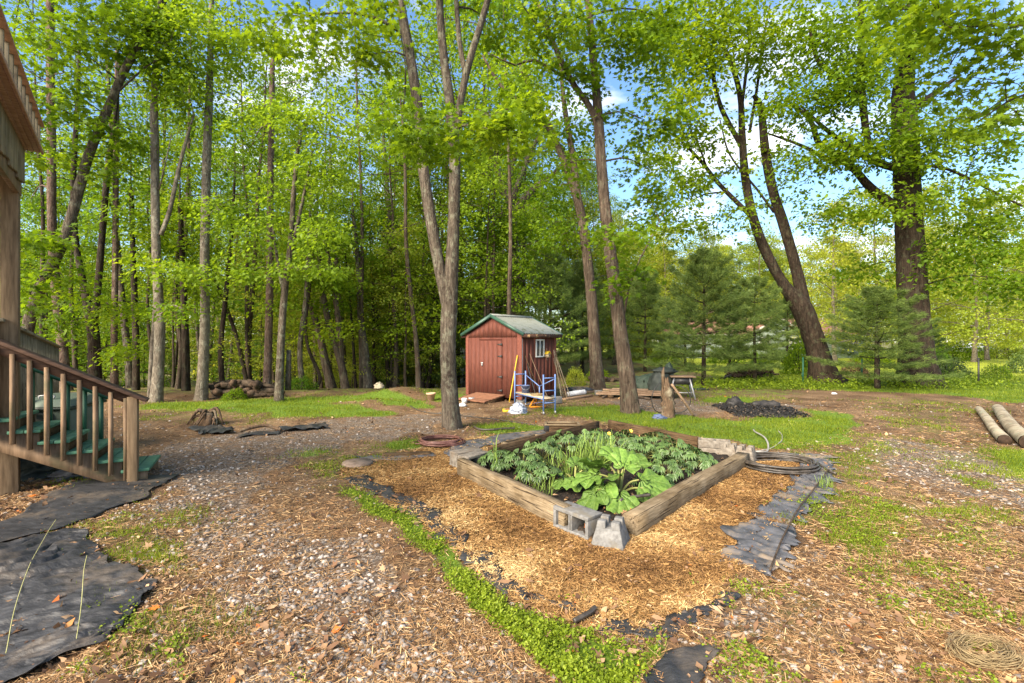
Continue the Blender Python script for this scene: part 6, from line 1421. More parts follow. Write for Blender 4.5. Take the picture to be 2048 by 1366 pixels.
# planter box and flat frame behind the bed
x, y = at(1124, 872); pb = empty('planter_box', (x, y, 0.0), -.05, 'rectangular wooden planter box standing behind the raised bed', 'planter')
for a, b in (((-.27, -.13, 0), (.27, -.11, .20)), ((-.27, .11, 0), (.27, .13, .20)), ((-.27, -.1099, 0), (-.25, .1099, .20)), ((.25, -.1099, 0), (.27, .1099, .20))):
    mb = MB(); mb.box(a, b); mb.build('side_board', M['timber_dark'], pb, bevel=.003)
for a, b in (((-.295, -.155, .201), (.295, -.115, .222)), ((-.295, .115, .201), (.295, .155, .222)), ((-.295, -.1149, .201), (-.255, .1149, .222)), ((.255, -.1149, .201), (.295, .1149, .222))):
    mb = MB(); mb.box(a, b); mb.build('rim_board', M['timber'], pb, bevel=.002)
mb = MB(); mb.box((-.249, -.1098, 0), (.249, .1098, .16)); mb.build('soil', M['bark_dark'], pb)
fr = empty('wooden_frame', (0.20, 7.35, .19), math.radians(50), 'low open wooden frame resting against the back left board', 'frame')
for a, b in (((-.40, -.10, 0), (.42, -.07, .05)), ((-.40, .07, 0), (.42, .10, .05)), ((-.40, -.0699, 0), (-.37, .0699, .05)), ((.39, -.0699, 0), (.42, .0699, .05))):
    mb = MB(); mb.box(a, b); mb.build('side_board', M['timber'], fr, bevel=.002)
fr.location = (.17, 7.28, .06)
x, y = at(1093, 880); cinder('black_can', (x, y, .14), 0.3, 'dark metal bracket between the frame and the planter box', 'black_metal', (.07, .07, .09))['category'] = 'bracket'
q0, q1 = at(765, 909), at(862, 905); timber('flat_board', q0, q1, .10, .035, 'flat dark board lying on the ground near the reddish hose', M['timber_dark'], 0.0, 'board')
x, y = at(715, 927); o = MB().lathe([(0, 0), (.19, 0), (.20, .02), (.185, .045), (0, .05)], 16).build('stepping_stone', M['stone_slab'], None, True); o.location = (x, y, hz(x, y)); tag(o, 'flat round brown stone at the corner of the mulch', 'stepping stone')

# ------------------------------------------------------------------ hoses and cables
def coil(name, c, rx, ry, loops, r, mat, label, tail=(), seed=0, rz=0.0, spread=.05):
    rs = np.random.RandomState(seed); pts = []
    for k in range(loops):
        cx, cy = rs.randn(2) * .02; a0, b0 = rx - spread * rs.rand() * 2, ry - spread * rs.rand() * 2
        for t in np.arange(0, 6.283, .35): pts.append((cx + a0 * math.cos(t + rz), cy + b0 * math.sin(t + rz), r + .010 * k + abs(rs.randn()) * .004))
    p = np.array(pts); p = p + 0
    full = [tuple(q) for q in p] + [tuple(t) for t in tail]
    mb = MB(); mb.tube(catmull(full, len(full) * 3), r, 7); o = mb.build(name, mat, None, True); o.location = (c[0], c[1], hz(*c) + .005); return tag(o, label, 'hose')
c1 = at(883, 886); coil('garden_hose', c1, .37, .36, 7, .011, M['hose_red'], 'reddish brown hose coiled at the foot of the forked maple', [(-.30, -.1, .01), (-.45, .0, .01), (-.38, .12, .01)], 3, spread=.045)
c2 = at(1558, 935); tail = [(np.array(at(1640, 935)) - c2), (np.array(at(1658, 948)) - c2), (np.array(at(1672, 953)) - c2)]
coil('garden_hose', c2, .47, .40, 8, .014, M['hose_black'], 'black rubber hose coiled at the right corner of the bed', [(t[0], t[1], .03) for t in tail], 5, spread=.06)
def ground_line(name, pts, r, mat, label, cat, up=0.0, sides=6):
    q = catmull([(*at(*p[:2]), (p[2] if len(p) > 2 else 0)) for p in pts], len(pts) * 8); q[:, 2] += height(q[:, 0], q[:, 1]) + r + up
    p0 = q[0].copy(); mb = MB(); mb.tube(q - p0, r, sides); o = mb.build(name, mat, None, True); o.location = tuple(p0); return tag(o, label, cat)
ground_line('drain_hose', [(948, 857), (960, 862), (985, 863), (1010, 861), (1030, 860)], .02, M['hose_black'], 'short black hose in the grass right of the forked maple', 'hose')
ground_line('ground_cable', [(820, 812), (850, 824), (900, 829), (960, 837), (1040, 848), (1070, 853)], .012, M['hose_black'], 'thin black cable crossing the gravel before the shed', 'cable')
ground_line('grey_conduit', [(1507, 862), (1510, 868, .02), (1525, 880, .05), (1535, 893, .04), (1536, 903), (1528, 907), (1510, 906)], .013, M['greywire'], 'pale grey conduit curving up from the pier blocks', 'conduit')
ground_line('grey_conduit', [(1500, 906), (1520, 904), (1545, 898), (1562, 885), (1564, 872), (1556, 862)], .009, M['greywire'], 'thinner conduit looping through the grass right of the pale one', 'conduit')
ground_line('long_stick', [(1540, 1158), (1562, 1100), (1590, 1045), (1630, 988), (1652, 955), (1658, 948)], .007, M['log_bark'], 'long thin stick lying over the pleated grey fabric', 'stick', .045)
ground_line('bed_pipe', [(1240, 1026), (1255, 1020), (1275, 1018), (1300, 1016)], .016, M['hose_black'], 'short black pipe end inside the near corner of the bed', 'pipe', .12)
ground_line('plastic_tube', [(1148, 1248), (1165, 1240), (1180, 1232), (1190, 1222)], .016, M['hose_black'], 'black tube poking out of the fabric border near the bottom', 'tube', .02)
def twine_ball():
    x, y = at(1968, 1325); e = empty('twine_bundle', (x, y, hz(x, y) + .01), .3, 'frayed tan bundle of twine lying at the bottom right', 'twine'); rs = np.random.RandomState(3)
    for k in range(44):
        a0 = rs.rand() * 6.28; rr = .055 + .075 * rs.rand(); tl = .2 + .8 * rs.rand(); tz = rs.rand() * .06
        ts = np.linspace(0, 5.2 * (.7 + .5 * rs.rand()), 22); mb = MB()
        mb.tube([((rr + .006 * t) * 1.2 * math.cos(t + a0), (rr + .006 * t + .012 * math.sin(3 * t + k)) * .8 * math.sin(t + a0) + .008 * math.sin(2 * t + 2 * k), .01 + tz * abs(math.sin(t)) + .01 * rs.rand()) for t in ts], .0018, 4); mb.build('strand', M['twine'], e)
    for k in range(14):
        mb = MB(); mb.tube(catmull([(.06, -.04, .04), (.16 + .05 * rs.rand(), -.10 - .08 * rs.rand(), .03), (.20 + .14 * rs.rand(), -.14 - .18 * rs.rand(), .01)], 8), .0016, 4); mb.build('strand', M['twine'], e)
twine_ball()
# ------------------------------------------------------------------ porch: staircase, upper deck, lower railing
DA = np.array([0.88, 0.47]); DA /= np.linalg.norm(DA); DB = np.array([-DA[1], DA[0]])     # down the stairs / across, away
N0 = np.array([-4.125, 5.17])
def sw(s, b, z):    # s metres back up from the newel, b metres across
    p = N0 - DA * s + DB * b; return (p[0], p[1], z)
def staircase():
    e = empty('porch_staircase', (N0[0], N0[1], 0), math.atan2(DA[1], DA[0]), 'wooden porch stairs with green treads and a brown slatted handrail', 'stairs')
    W = .70; run, rise = .222, .125; zt1 = .207; sl = .55
    def L(s, b, z): return (-s, b, z)        # local coordinates
    # newel and rail
    for b, mat in ((0.0, M['post_wood']),):
        mb = MB(); mb.box((-.045, b - .045, .03), (.045, b + .045, 1.0)); mb.build('newel_post', mat, e, bevel=.004)
    def rail(b, mat, dark):
        m = MB(); s0, s1 = -.13, 2.1
        m.bar(L(s0, b, 1.025 + sl * s0), L(s1, b, 1.025 + sl * s1), .14, .036); m.build('handrail', mat, e, bevel=.006)
        m = MB(); m.bar(L(.045, b + .03, .945 + sl * .045), L(s1, b + .03, .945 + sl * s1), .036, .09); m.build('rail_board', mat, e)
        for k in range(15):
            s = .06 + .127 * k; zb = zt1 - .14 + sl * s * .98
            m = MB(); m.bar(L(s, b - .008, zb), L(s, b - .008, .955 + sl * s), .036, .036, up=(1, 0, 0)); m.build('baluster', dark, e)
    rail(0.0, M['rail_wood'], M['deck_wood'])
    m = MB(); m.bar(L(.36, W + .02, .735 + sl * .36), L(2.1, W + .02, .735 + sl * 2.1), .09, .036); m.build('far_handrail', M['green_dark'], e)
    for k in range(12):
        s = .43 + .15 * k; m = MB(); m.bar(L(s, W + .02, zt1 - .16 + sl * s), L(s, W + .02, .72 + sl * s), .036, .036, up=(1, 0, 0)); m.build('far_baluster', M['green_dark'], e)
    # stringers (saw tooth) and treads
    for b in (.03, W - .04):
        pts = [(-.12, .04), (-.12, zt1 - .032)]
        for k in range(8):
            s = -.12 + run * k; pts += [(s + run, zt1 - .032 + rise * k), (s + run, zt1 - .032 + rise * (k + 1))]
        s = -.12 + run * 8; pts += [(s + .1, zt1 - .032 + rise * 8), (s + .1, zt1 + rise * 8 - .34), (.10, .02)]
        V = [(-s, b, z) for s, z in pts] + [(-s, b + .04, z) for s, z in pts]; n = len(pts)
        k = np.arange(n); k2 = (k + 1) % n; mb = MB(); mb.add(V, [np.stack([k, n + k, n + k2, k2], -1), np.array([list(range(n))]), np.array([[n + i for i in range(n)][::-1]])])
        o = mb.build('stringer', M['deck_wood'], e)
    for k in range(8):
        s = -.145 + run * k
        for q in range(2):
            mb = MB(); a = -(s + .128 * q + .002); mb.box((a - .122, .0, zt1 - .031 + rise * k), (a, W, zt1 + rise * k)); mb.build('tread', M['green_paint'], e, bevel=.004)
        if k: mb = MB(); mb.box((-(s + .035), .071, zt1 - .031 + rise * (k - 1) + .032), (-(s + .025), W - .041, zt1 - .032 + rise * k)); mb.build('riser', M['timber_dark'], e)
    return e
staircase()
VD = np.array([-0.82, 1.0]); VD /= np.linalg.norm(VD); VN = np.array([-VD[1], VD[0]]) * -1      # along the deck (away), outwards (right)
if VN[0] < 0: VN = -VN
def upper_deck():
    c = np.array([-5.14, 5.0]); ang = math.atan2(-VD[1], -VD[0])      # local +x towards the viewer along the edge, local +y = outwards
    e = empty('upper_deck', (c[0], c[1], 0), ang, 'upper wooden deck corner with skirt boards, slatted rail and a square post', 'deck')
    # local: x along towards near; outward direction sign
    ly = Vector((math.cos(ang + math.pi / 2), math.sin(ang + math.pi / 2))); so = 1 if ly.x * VN[0] + ly.y * VN[1] > 0 else -1
    def B(name, mat, x0, x1, y0, y1, z0, z1, bev=.004):
        mb = MB(); ya, yb = sorted((so * y0, so * y1)); mb.box((x0, ya, z0), (x1, yb, z1)); return mb.build(name, mat, e, bevel=bev)
    B('post', M['post_wood'], .03, .16, -.15, -.02, -.1, 3.28)
    B('rim_beam', M['deck_wood'], .0, 3.2, -.06, -.014, 3.12, 3.34)
    B('rim_beam', M['deck_wood'], .0, .04, -2.0, -.1001, 3.12, 3.34)
    for k in range(23):
        x = .005 + .14 * k; z1 = 3.62; B('skirt_board', M['old_board'], x, x + .132, -.012, .010, 3.26 - .02 * ((k * 7) % 3), z1, .003)
    for k in range(14):
        y = -.06 - .14 * k; B('skirt_board', M['old_board'], -.025, -.003, y - .132, y, 3.26, 3.62, .003)
    for k in range(3):
        B('shelf_board', M['shelf_wood'], -.03, 3.2, -.012 + k * .046, -.012 + k * .046 + .042, 3.621, 3.645)
    B('shelf_edge', M['shelf_wood'], -.03, 3.2, .129, .150, 3.61, 3.65)
    B('top_rail', M['shelf_wood'], -.03, 3.2, .09, .155, 3.90, 3.925)
    for k in range(16): B('baluster', M['old_board'], .02 + .20 * k, .055 + .20 * k, .095, .128, 3.646, 3.899, .002)
    for k in range(12): B('deck_board', M['old_board'], .0, 3.2, -2.0 + k * .16, -2.0 + k * .16 + .15, 3.345, 3.37, 0)
upper_deck()
def lower_railing():
    c0 = np.array([-5.86, 5.6]); e = empty('ramp_railing', (c0[0], c0[1], 0), math.atan2(VD[1], VD[0]), 'long slatted wooden railing descending away behind the stairs', 'railing')
    Ln = 4.75; zt = lambda s: 1.75 - .055 * s; zb = lambda s: .70 - .055 * s
    mb = MB(); mb.bar((-1.2, 0, zt(-1.2)), (Ln + .04, 0, zt(Ln + .04)), .13, .035); mb.build('top_rail', M['old_board'], e, bevel=.004)
    mb = MB(); mb.bar((-1.2, 0.03, zb(-1.2) + .02), (Ln, 0.03, zb(Ln) + .02), .035, .13); mb.build('bottom_rail', M['old_board'], e)
    mb = MB(); mb.bar((-1.2, 0.03, zt(-1.2) - .08), (Ln, 0.03, zt(Ln) - .08), .035, .09); mb.build('upper_board', M['old_board'], e)
    for k in range(44):
        s = -1.1 + .135 * k
        mb = MB(); mb.box((s - .018, -.025, zb(s) - .05), (s + .018, .011, zt(s) - .02)); mb.build('baluster', M['old_board'], e)
    for s in (0.0, 2.4, 4.7):
        mb = MB(); mb.box((s - .045, .05, -.1), (s + .045, .14, zt(s) - .02)); mb.build('post', M['old_board'], e, bevel=.003)
    for k in range(7):
        mb = MB(); mb.box((-1.2, .05 + .15 * k, .60), (Ln, .05 + .15 * k + .14, .63)); o = mb.build('floor_board', M['old_board'], e); 
        o.location.z = 0; o.rotation_euler = (0, math.atan(.055), 0)
    # landing behind the top steps
    l = empty('porch_landing', sw(1.62, 0.0, 0), math.atan2(DA[1], DA[0]), 'boarded porch landing box at the left edge above the steps', 'landing')
    mb = MB(); mb.box((-1.6, .0, 1.08), (-.02, 1.05, 1.12)); mb.build('deck_floor', M['green_paint'], l)
    mb = MB(); mb.box((-1.6, .02, .2), (-.06, 1.03, 1.0799)); mb.build('skirt', M['rail_wood'], l)
    for b in (0.1, .95): mb = MB(); mb.box((-.10, b, 1.121), (.0, b + .1, 2.0)); mb.build('post', M['deck_wood'], l, bevel=.004)
lower_railing()
def junk():
    x, y = -5.75, 5.35
    crumple('black_sheeting', (-5.65, 5.75, 0.0), (.55, .35, .30), M['tarp_black'], 'crumpled black plastic sheeting under the porch', 'plastic sheet', 21, 16, .35)
    crumple('black_sheeting', (-5.0, 5.55, 0.0), (.30, .25, .16), M['fabric_grey'], 'grey crumpled netting beside the deck post under the stairs', 'netting', 22, 14, .4)
    b = np.array([-6.5, 6.85]); e = empty('storage_bin', (b[0], b[1], 0.0), .25, 'dark green lidded plastic bin standing behind the stairs', 'bin')
    mb = MB(); V = [(-.28, -.30, .0), (.28, -.30, .0), (.28, .36, .0), (-.28, .36, .0), (-.32, -.40, .66), (.32, -.40, .66), (.32, .40, .66), (-.32, .40, .66)]
    mb.add(V, [np.array([(0, 3, 2, 1), (4, 5, 6, 7), (0, 1, 5, 4), (1, 2, 6, 5), (2, 3, 7, 6), (3, 0, 4, 7)])]); mb.build('body', M['bin_side'], e, bevel=.03)
    mb = MB(); mb.box((-.31, -.425, .10), (.12, -.395, .62)); mb.build('front_panel', M['bin'], e, bevel=.006)
    mb = MB(); mb.box((-.35, -.44, .661), (.35, .44, .70)); mb.build('rim', M['bin'], e, bevel=.012)
    mb = MB(); V = [(-.36, -.45, .702), (.36, -.45, .702), (.36, .45, .702), (-.36, .45, .702), (-.30, -.36, .80), (.30, -.36, .80), (.30, .38, .83), (-.30, .38, .83)]
    mb.add(V, [np.array([(0, 3, 2, 1), (4, 5, 6, 7), (0, 1, 5, 4), (1, 2, 6, 5), (2, 3, 7, 6), (3, 0, 4, 7)])]); lid = mb.build('lid', M['bin_side'], e, bevel=.015)
    mb = MB(); mb.tube(catmull([(-.08, -.30, .81), (-.08, -.30, .85), (.08, -.30, .85), (.08, -.30, .81)], 12), .010, 6); mb.build('handle', M['grey_metal'], lid)
    q0, q1 = (-4.95, 5.75, .06), (-4.6, 5.60, .22)
    mb = MB(); mb.bar((0, 0, 0), (.28, -.05, .12), .09, .02); mb.bar((.28, -.05, .12), (.52, -.04, .02), .09, .02); o = mb.build('bent_flashing', M['deck_wood'], None); o.location = (-5.15, 5.72, .09); tag(o, 'bent brown strip lying under the stairs', 'strip')
junk()

# ------------------------------------------------------------------ plants in the bed
def leaf_grid(outline_r, n, rings, ruffle, seed, cup=.15):
    """round leaf built as rings; outline_r(angle)->radius, base notch at angle pi"""
    rs = np.random.RandomState(seed); V = [(0, 0, 0)]
    for k in range(1, rings + 1):
        f = k / rings
        for j in range(n):
            a = 2 * math.pi * j / n; r = outline_r(a) * f
            z = ruffle * f * f * (math.sin(a * 7 + seed) * .7 + math.sin(a * 12 + 2 * seed) * .4) - cup * r * r + .04 * abs(math.sin(a * 2.5)) * f
            V.append((r * math.cos(a) + .35, r * math.sin(a), z))
    fs3 = np.array([(0, 1 + j, 1 + (j + 1) % n) for j in range(n)]); q = []
    for k in range(rings - 1):
        for j in range(n): q.append((1 + k * n + j, 1 + (k + 1) * n + j, 1 + (k + 1) * n + (j + 1) % n, 1 + k * n + (j + 1) % n))
    return raw_mesh('leaf', np.array(V), [fs3, np.array(q)], None, True)
def rh_out(a): 
    d = abs((a - math.pi + math.pi) % (2 * math.pi) - math.pi)      # 0 at a=pi
    return .52 * (1 - .55 * math.exp(-(min(abs(a - math.pi), 2 * math.pi - abs(a - math.pi)) / .35) ** 2)) * (1 + .13 * math.sin(a * 5) + .05 * math.sin(a * 11 + 1)) * (1.12 if math.cos(a) > 0 else .95)
RH = [leaf_grid(rh_out, 30, 5, .055 + .02 * k, k + 1) for k in range(3)]
for me in RH: me.materials.append(M['rhubarb'])
def rhubarb(px, py, z0, label, leaves):
    x, y = at(px, py, z0); e = empty('rhubarb_plant', (x, y, z0), 0, label, 'rhubarb'); rs = np.random.RandomState(int(px))
    for (lx, ly, lz, s, yaw, tilt, roll) in leaves:
        o = link('leaf', RH[rs.randint(3)], e); o.location = (lx, ly, lz); o.scale = (s, s, s); o.rotation_euler = (roll, tilt, yaw)
        mb = MB(); mb.tube(catmull([(0, 0, -.02), (lx * .5, ly * .5, lz * .75), (lx, ly, lz)], 7), np.linspace(.014, .008, 7), 6, cap=False); mb.build('stalk', M['stalk'], e, True)
# leaves: attach point, size, yaw(direction of blade), tilt(+ nose down)
rhubarb(1240, 985, .07, 'large rhubarb with broad light green leaves spilling over the near corner', [
    (.04, .05, .22, .28, 1.2, -.65, .35), (-.10, .0, .26, .34, 2.8, -.1, .5), (.18, -.04, .14, .36, -.1, .25, .5), (.20, -.12, .08, .18, -1.4, .6, .1),
    (-.16, -.14, .15, .33, -2.3, .5, .2), (-.08, -.30, .10, .28, -1.5, .6, .0), (-.22, -.05, .20, .30, 3.0, .3, -.2), (.10, .12, .26, .30, .7, -.2, .3), (-.02, -.10, .22, .30, -2.8, .2, .3), (.0, .16, .30, .26, 1.9, -.4, 0), (-.27, -.24, .10, .27, -2.2, .5, .1)])
rhubarb(1150, 972, .07, 'smaller rhubarb with crinkled leaves left of the large one', [
    (-.10, .0, .13, .22, 2.9, .1, .2), (.08, .02, .16, .22, .4, .0, .3), (-.02, -.08, .12, .22, -1.7, .4, 0), (.02, .1, .18, .20, 1.4, -.4, 0), (-.12, -.07, .09, .17, -2.5, .4, 0), (.12, -.08, .10, .18, -.8, .4, 0)])
def palmate():
    V = []; Fq = []; n = 7
    for k in range(n):
        a = (k - 3) * .42; L = .115 - .010 * abs(k - 3); w = .0135; c, s = math.cos(a), math.sin(a); b = len(V)
        for t, ww, zz in ((0.02, .15, .0), (.35, .9, .012), (.7, 1.0, .004), (1.0, .05, -.022)):
            for sd in (-1, 0, 1):
                u, v, z = L * t, sd * w * ww, zz - (abs(sd) * -.006)
                V.append((u * c - v * s, u * s + v * c, z))
        for r in range(3):
            for q in range(2): Fq.append((b + r * 3 + q, b + (r + 1) * 3 + q, b + (r + 1) * 3 + q + 1, b + r * 3 + q + 1))
    me = raw_mesh('leaf', np.array(V), [np.array(Fq)], None, True); return me
PAL = palmate(); PAL.materials.append(M['hellebore']); PALY = PAL.copy(); PALY.materials[0] = M['yellowed']
def petals():
    mb = MB(); 
    V = [(0, 0, 0)] + [(.03 * math.cos(a) * (1 if i % 2 else .55), .03 * math.sin(a) * (1 if i % 2 else .55), .012) for i, a in enumerate(np.linspace(0, 6.283, 13)[:-1])]
    return raw_mesh('flower', np.array(V), [np.array([(0, 1 + i, 1 + (i + 1) % 12) for i in range(12)])])
PET = petals(); PET.materials.append(M['petal'])
def hellebore(i, x, y, r, h, nl, label, yellow=0.0, flowers=0):
    nl = int(nl * 1.9); yellow = 0.0; flowers = flowers if i in (6,) else 0
    h *= .78; r *= 1.0; e = empty('hellebore_plant', (x, y, .04), 0, label, 'plant'); rs = np.random.RandomState(100 + i)
    st = MB()
    for k in range(nl):
        a = k * 2.399 + rs.randn() * .3; f = math.sqrt((k + .5) / nl); rr = r * f; z = h * (1 - .55 * f * f) * (.85 + .3 * rs.rand())
        px, py = rr * math.cos(a), rr * math.sin(a)
        o = link('leaf', PALY if rs.rand() < yellow else PAL, e); o.location = (px, py, z); s = (.62 + .38 * rs.rand()); o.scale = (s, s, s); o.rotation_euler = (rs.randn() * .2, .1 + .55 * f, a + rs.randn() * .4)
        if k % 2 == 0: st.tube([(px * .1, py * .1, 0), (px * .6, py * .6, z * .8), (px, py, z)], .004, 4, cap=False)
    st.build('stem', M['stalk'], e)
    for k in range(flowers):
        a = rs.rand() * 6.28; o = link('flower', PET, e); o.location = (r * .7 * math.cos(a), r * .7 * math.sin(a), h * 1.02); o.rotation_euler = (rs.randn() * .6, rs.randn() * .6, 0); o.scale = (1.1,) * 3
hl = [(1000, 925, .24, .26, 20, 'low plant by the left corner block of the bed', .45, 0), (1045, 935, .27, .30, 24, 'dark palmate leaved plant near the left timber', .25, 1), (1075, 955, .24, .28, 20, 'glossy palmate leaved plant in front of the one near the left timber', .0, 0),
      (1085, 908, .26, .30, 22, 'dark plant at the back left of the bed behind the left timber plants', .05, 0), (1130, 892, .28, .32, 26, 'leafy plant beside the back left board of the bed', .15, 1), (1190, 888, .28, .34, 28, 'dark leafy plant at the back corner left of the orange bloom', .05, 0),
      (1245, 895, .30, .34, 28, 'dark leafy plant at the back with an orange bloom on top', .0, 2), (1280, 915, .27, .30, 24, 'middle dark plant right behind the grass tufts', .0, 1), (1310, 900, .32, .35, 30, 'tallest mounded dark plant at the back right', .0, 0), (1350, 915, .33, .33, 30, 'broad mounded plant right of the tallest one', .0, 0),
      (1385, 925, .26, .26, 20, 'dark plant nearest the back right board', .0, 0), (1335, 945, .28, .26, 20, 'lower dark plant spreading toward the right timber', .0, 0), (1310, 968, .20, .18, 12, 'small dark plant behind the large rhubarb', .0, 0)]
for i, (px, py, r, h, nl, lab, yl, fl) in enumerate(hl):
    x, y = at(px, py + 8, .05); hellebore(i, x, y, r, h, nl, lab, yl, fl)
BL = raw_mesh('blade', np.array([(-.004, 0, 0), (.004, 0, 0), (-.004, .03, .17), (.004, .03, .17), (-.003, .09, .29), (.003, .09, .29), (0, .17, .34)]), [np.array([(0, 1, 3, 2), (2, 3, 5, 4)]), np.array([(4, 5, 6)])], None, True); BL.materials.append(M['onion'])
def tuft(px, py, label, n, s0, spread, name='grass_tuft', mat=None):
    x, y = at(px, py, .05); e = empty(name, (x, y, .04), 0, label, 'grass tuft'); rs = np.random.RandomState(int(px * 3 + py))
    for k in range(n):
        o = link('blade', BL, e); a = rs.rand() * 6.28; r = spread * math.sqrt(rs.rand()); o.location = (r * math.cos(a), r * math.sin(a), 0); s = s0 * (.6 + .7 * rs.rand()); o.scale = (s * 1.2, s, s); o.rotation_euler = (rs.randn() * .35, rs.randn() * .2, rs.rand() * 6.28)
tuft(1165, 935, 'bright tall grass tuft in the middle of the raised bed', 130, .85, .22); tuft(1200, 925, 'grass tuft behind the middle one, among the dark plants', 90, .95, .16); tuft(1120, 950, 'looser grass tuft left of the middle one in the bed', 70, .7, .18)
tuft(1080, 985, 'low grass tuft along the front left timber', 50, .5, .16); tuft(985, 945, 'few long spiky leaves by the left corner block', 9, 1.15, .08, 'spiky_plant'); tuft(622, 912, 'small round green tuft alone on the gravel', 60, .28, .10)
tuft(1650, 970, 'small green tuft at the edge of the pleated fabric', 60, .30, .08)

# ------------------------------------------------------------------ neighbouring house, car, bench, hedges, fence
def house():
    d = 46.0; X = lambda px: (px - 1024) / F * d
    e = empty('neighbour_house', (X(1370), d, -.1), 0, 'long sage green house with a reddish shingle roof beyond the pines', 'house')
    L = X(1730) - X(1370); D = 8.0; H = 2.45
    mb = MB(); mb.box((0, 0, 0), (L, D, H)); mb.build('wall', M['house_wall'], e)
    for k in range(15):
        mb = MB(); mb.box((0.0, -.035, .16 * k), (L, -.001, .16 * k + .145)); mb.build('siding_board', M['house_wall'], e)
    ov = .45; rg = 1.75
    mb = MB(); V = [(-ov, -ov, H - .05), (L + ov, -ov, H - .05), (L + ov, D / 2, H + rg), (-ov, D / 2, H + rg), (L + ov, D + ov, H - .05), (-ov, D + ov, H - .05)]
    mb.add(V, [np.array([(0, 1, 2, 3), (3, 2, 4, 5)]), np.array([(0, 3, 5), (1, 4, 2)])]); r = mb.build('roof', M['house_roof'], e)
    mb = MB(); mb.box((-ov, -ov - .03, H - .22), (L + ov, -ov - .001, H - .04)); mb.build('fascia', M['house_trim'], r)
    mb = MB(); mb.tube([(L * .80, D * .35, H + 1.2), (L * .80, D * .35, H + 2.0)], .10, 8); mb.tube([(L * .87, D * .35, H + 1.2), (L * .87, D * .35, H + 1.9)], .06, 8); mb.build('vent_pipe', M['grey_metal'], r)
    # cross gable porch
    gx0, gx1 = X(1475) - X(1370), X(1580) - X(1370); gm = (gx0 + gx1) / 2; gy = -2.2
    mb = MB(); prof = [(gx0 + .3, 0), (gx1 - .3, 0), (gx1 - .3, H - .1), (gm, H + 1.35), (gx0 + .3, H - .1)]
    V = [(x, gy, z) for x, z in prof] + [(x, 0.3, z) for x, z in prof]; mb.add(V, [np.array([(0, 1, 6, 5), (1, 2, 7, 6), (4, 0, 5, 9)]), np.array([(0, 4, 3, 2, 1)])]); mb.build('gable_wall', M['house_wall'], e)
    for s in (-1, 1):
        mb = MB(); xe = gm + s * ((gx1 - gx0) / 2 + .2); V = [(gm, gy - .4, H + 1.55), (gm, D / 2, H + 1.55), (xe, D / 2, H - .15), (xe, gy - .4, H - .15), (gm, gy - .4, H + 1.43), (gm, D / 2, H + 1.43), (xe, D / 2, H - .27), (xe, gy - .4, H - .27)]
        f = np.array([(0, 1, 2, 3), (7, 6, 5, 4), (0, 3, 7, 4), (3, 2, 6, 7)]); mb.add(V, [f]); mb.build('gable_roof', M['house_roof'], e)
        mb = MB(); mb.bar((gm, gy - .42, H + 1.47), (xe, gy - .42, H - .23), .04, .2); mb.build('gable_trim', M['house_trim'], e)
    for px in (1392, 1453, 1505, 1562, 1625, 1706):
        x = X(px) - X(1370); y = gy if gx0 < x < gx1 else 0
        mb = MB(); y -= .06
        for a, b in (((x - .5, y, .95), (x + .5, y + .05, 1.05)), ((x - .5, y, 2.0), (x + .5, y + .05, 2.1)), ((x - .5, y, 1.051), (x - .42, y + .05, 1.999)), ((x + .42, y, 1.051), (x + .5, y + .05, 1.999)), ((x - .03, y, 1.051), (x + .03, y + .05, 1.999)), ((x - .419, y, 1.5), (x - .031, y + .05, 1.56)), ((x + .031, y, 1.5), (x + .419, y + .05, 1.56))): mb.box(a, b)
        w = mb.build('window', M['house_trim'], e); mb = MB(); mb.box((x - .42, y + .02, 1.05), (x + .42, y + .055, 2.0)); mb.build('pane', M['glass'], w)
house()
def car():
    d = 60.0; x = (1944 - 1024) / F * d; e = empty('parked_car', (x, d, 0), .12, 'pale silver car parked far off by the pale trunk', 'car')
    side = [(-2.1, .35), (2.1, .35), (2.15, .75), (1.9, .88), (1.0, .98), (.45, 1.42), (-.9, 1.42), (-1.6, 1.0), (-2.1, .92)]
    mb = MB(); n = len(side); V = [(a, -.85, b) for a, b in side] + [(a, .85, b) for a, b in side]; k = np.arange(n); k2 = (k + 1) % n
    mb.add(V, [np.stack([k, k2, n + k2, n + k], -1)[:, ::-1], np.array([list(range(n))]), np.array([[n + i for i in range(n)][::-1]])]); mb.build('body', M['car_paint'], e, bevel=.05)
    for a, b in ((.05, .85), (-.85, -.02)):
        mb = MB(); mb.add([(a, -.862, 1.0), (b, -.862, 1.0), (b - (.42 if b > .5 else 0), -.862, 1.34), (a + (0.3 if a < -.5 else 0), -.862, 1.34)], [np.array([(0, 1, 2, 3)])]); mb.build('side_window', M['glass'], e)
    for wx in (-1.3, 1.3):
        for wy in (-.82, .82):
            mb = MB(); mb.tube([(wx, wy - .1, .33), (wx, wy + .1, .33)], .33, 16); w = mb.build('wheel', M['rubber'], e); mb = MB(); mb.tube([(wx, wy - .11, .33), (wx, wy + .11, .33)], .19, 12); mb.build('rim', M['grey_metal'], w)
    for hy in (-.6, .6): mb = MB(); mb.box((2.11, hy - .16, .66), (2.17, hy + .16, .78)); mb.build('headlight', M['white_paint'], e)
car()
bx = (2006 - 1024) / F * 46
bn = empty('garden_bench', (bx, 46, 0), 0, 'low pale bench on the far lawn before the round hedge', 'bench')
mb = MB(); mb.box((-.9, -.2, .42), (.9, .2, .48)); mb.build('seat', M['pale_log'], bn)
for s in (-.7, .7): mb = MB(); mb.box((s - .06, -.16, 0), (s + .06, .16, .419)); mb.build('leg', M['pale_log'], bn)
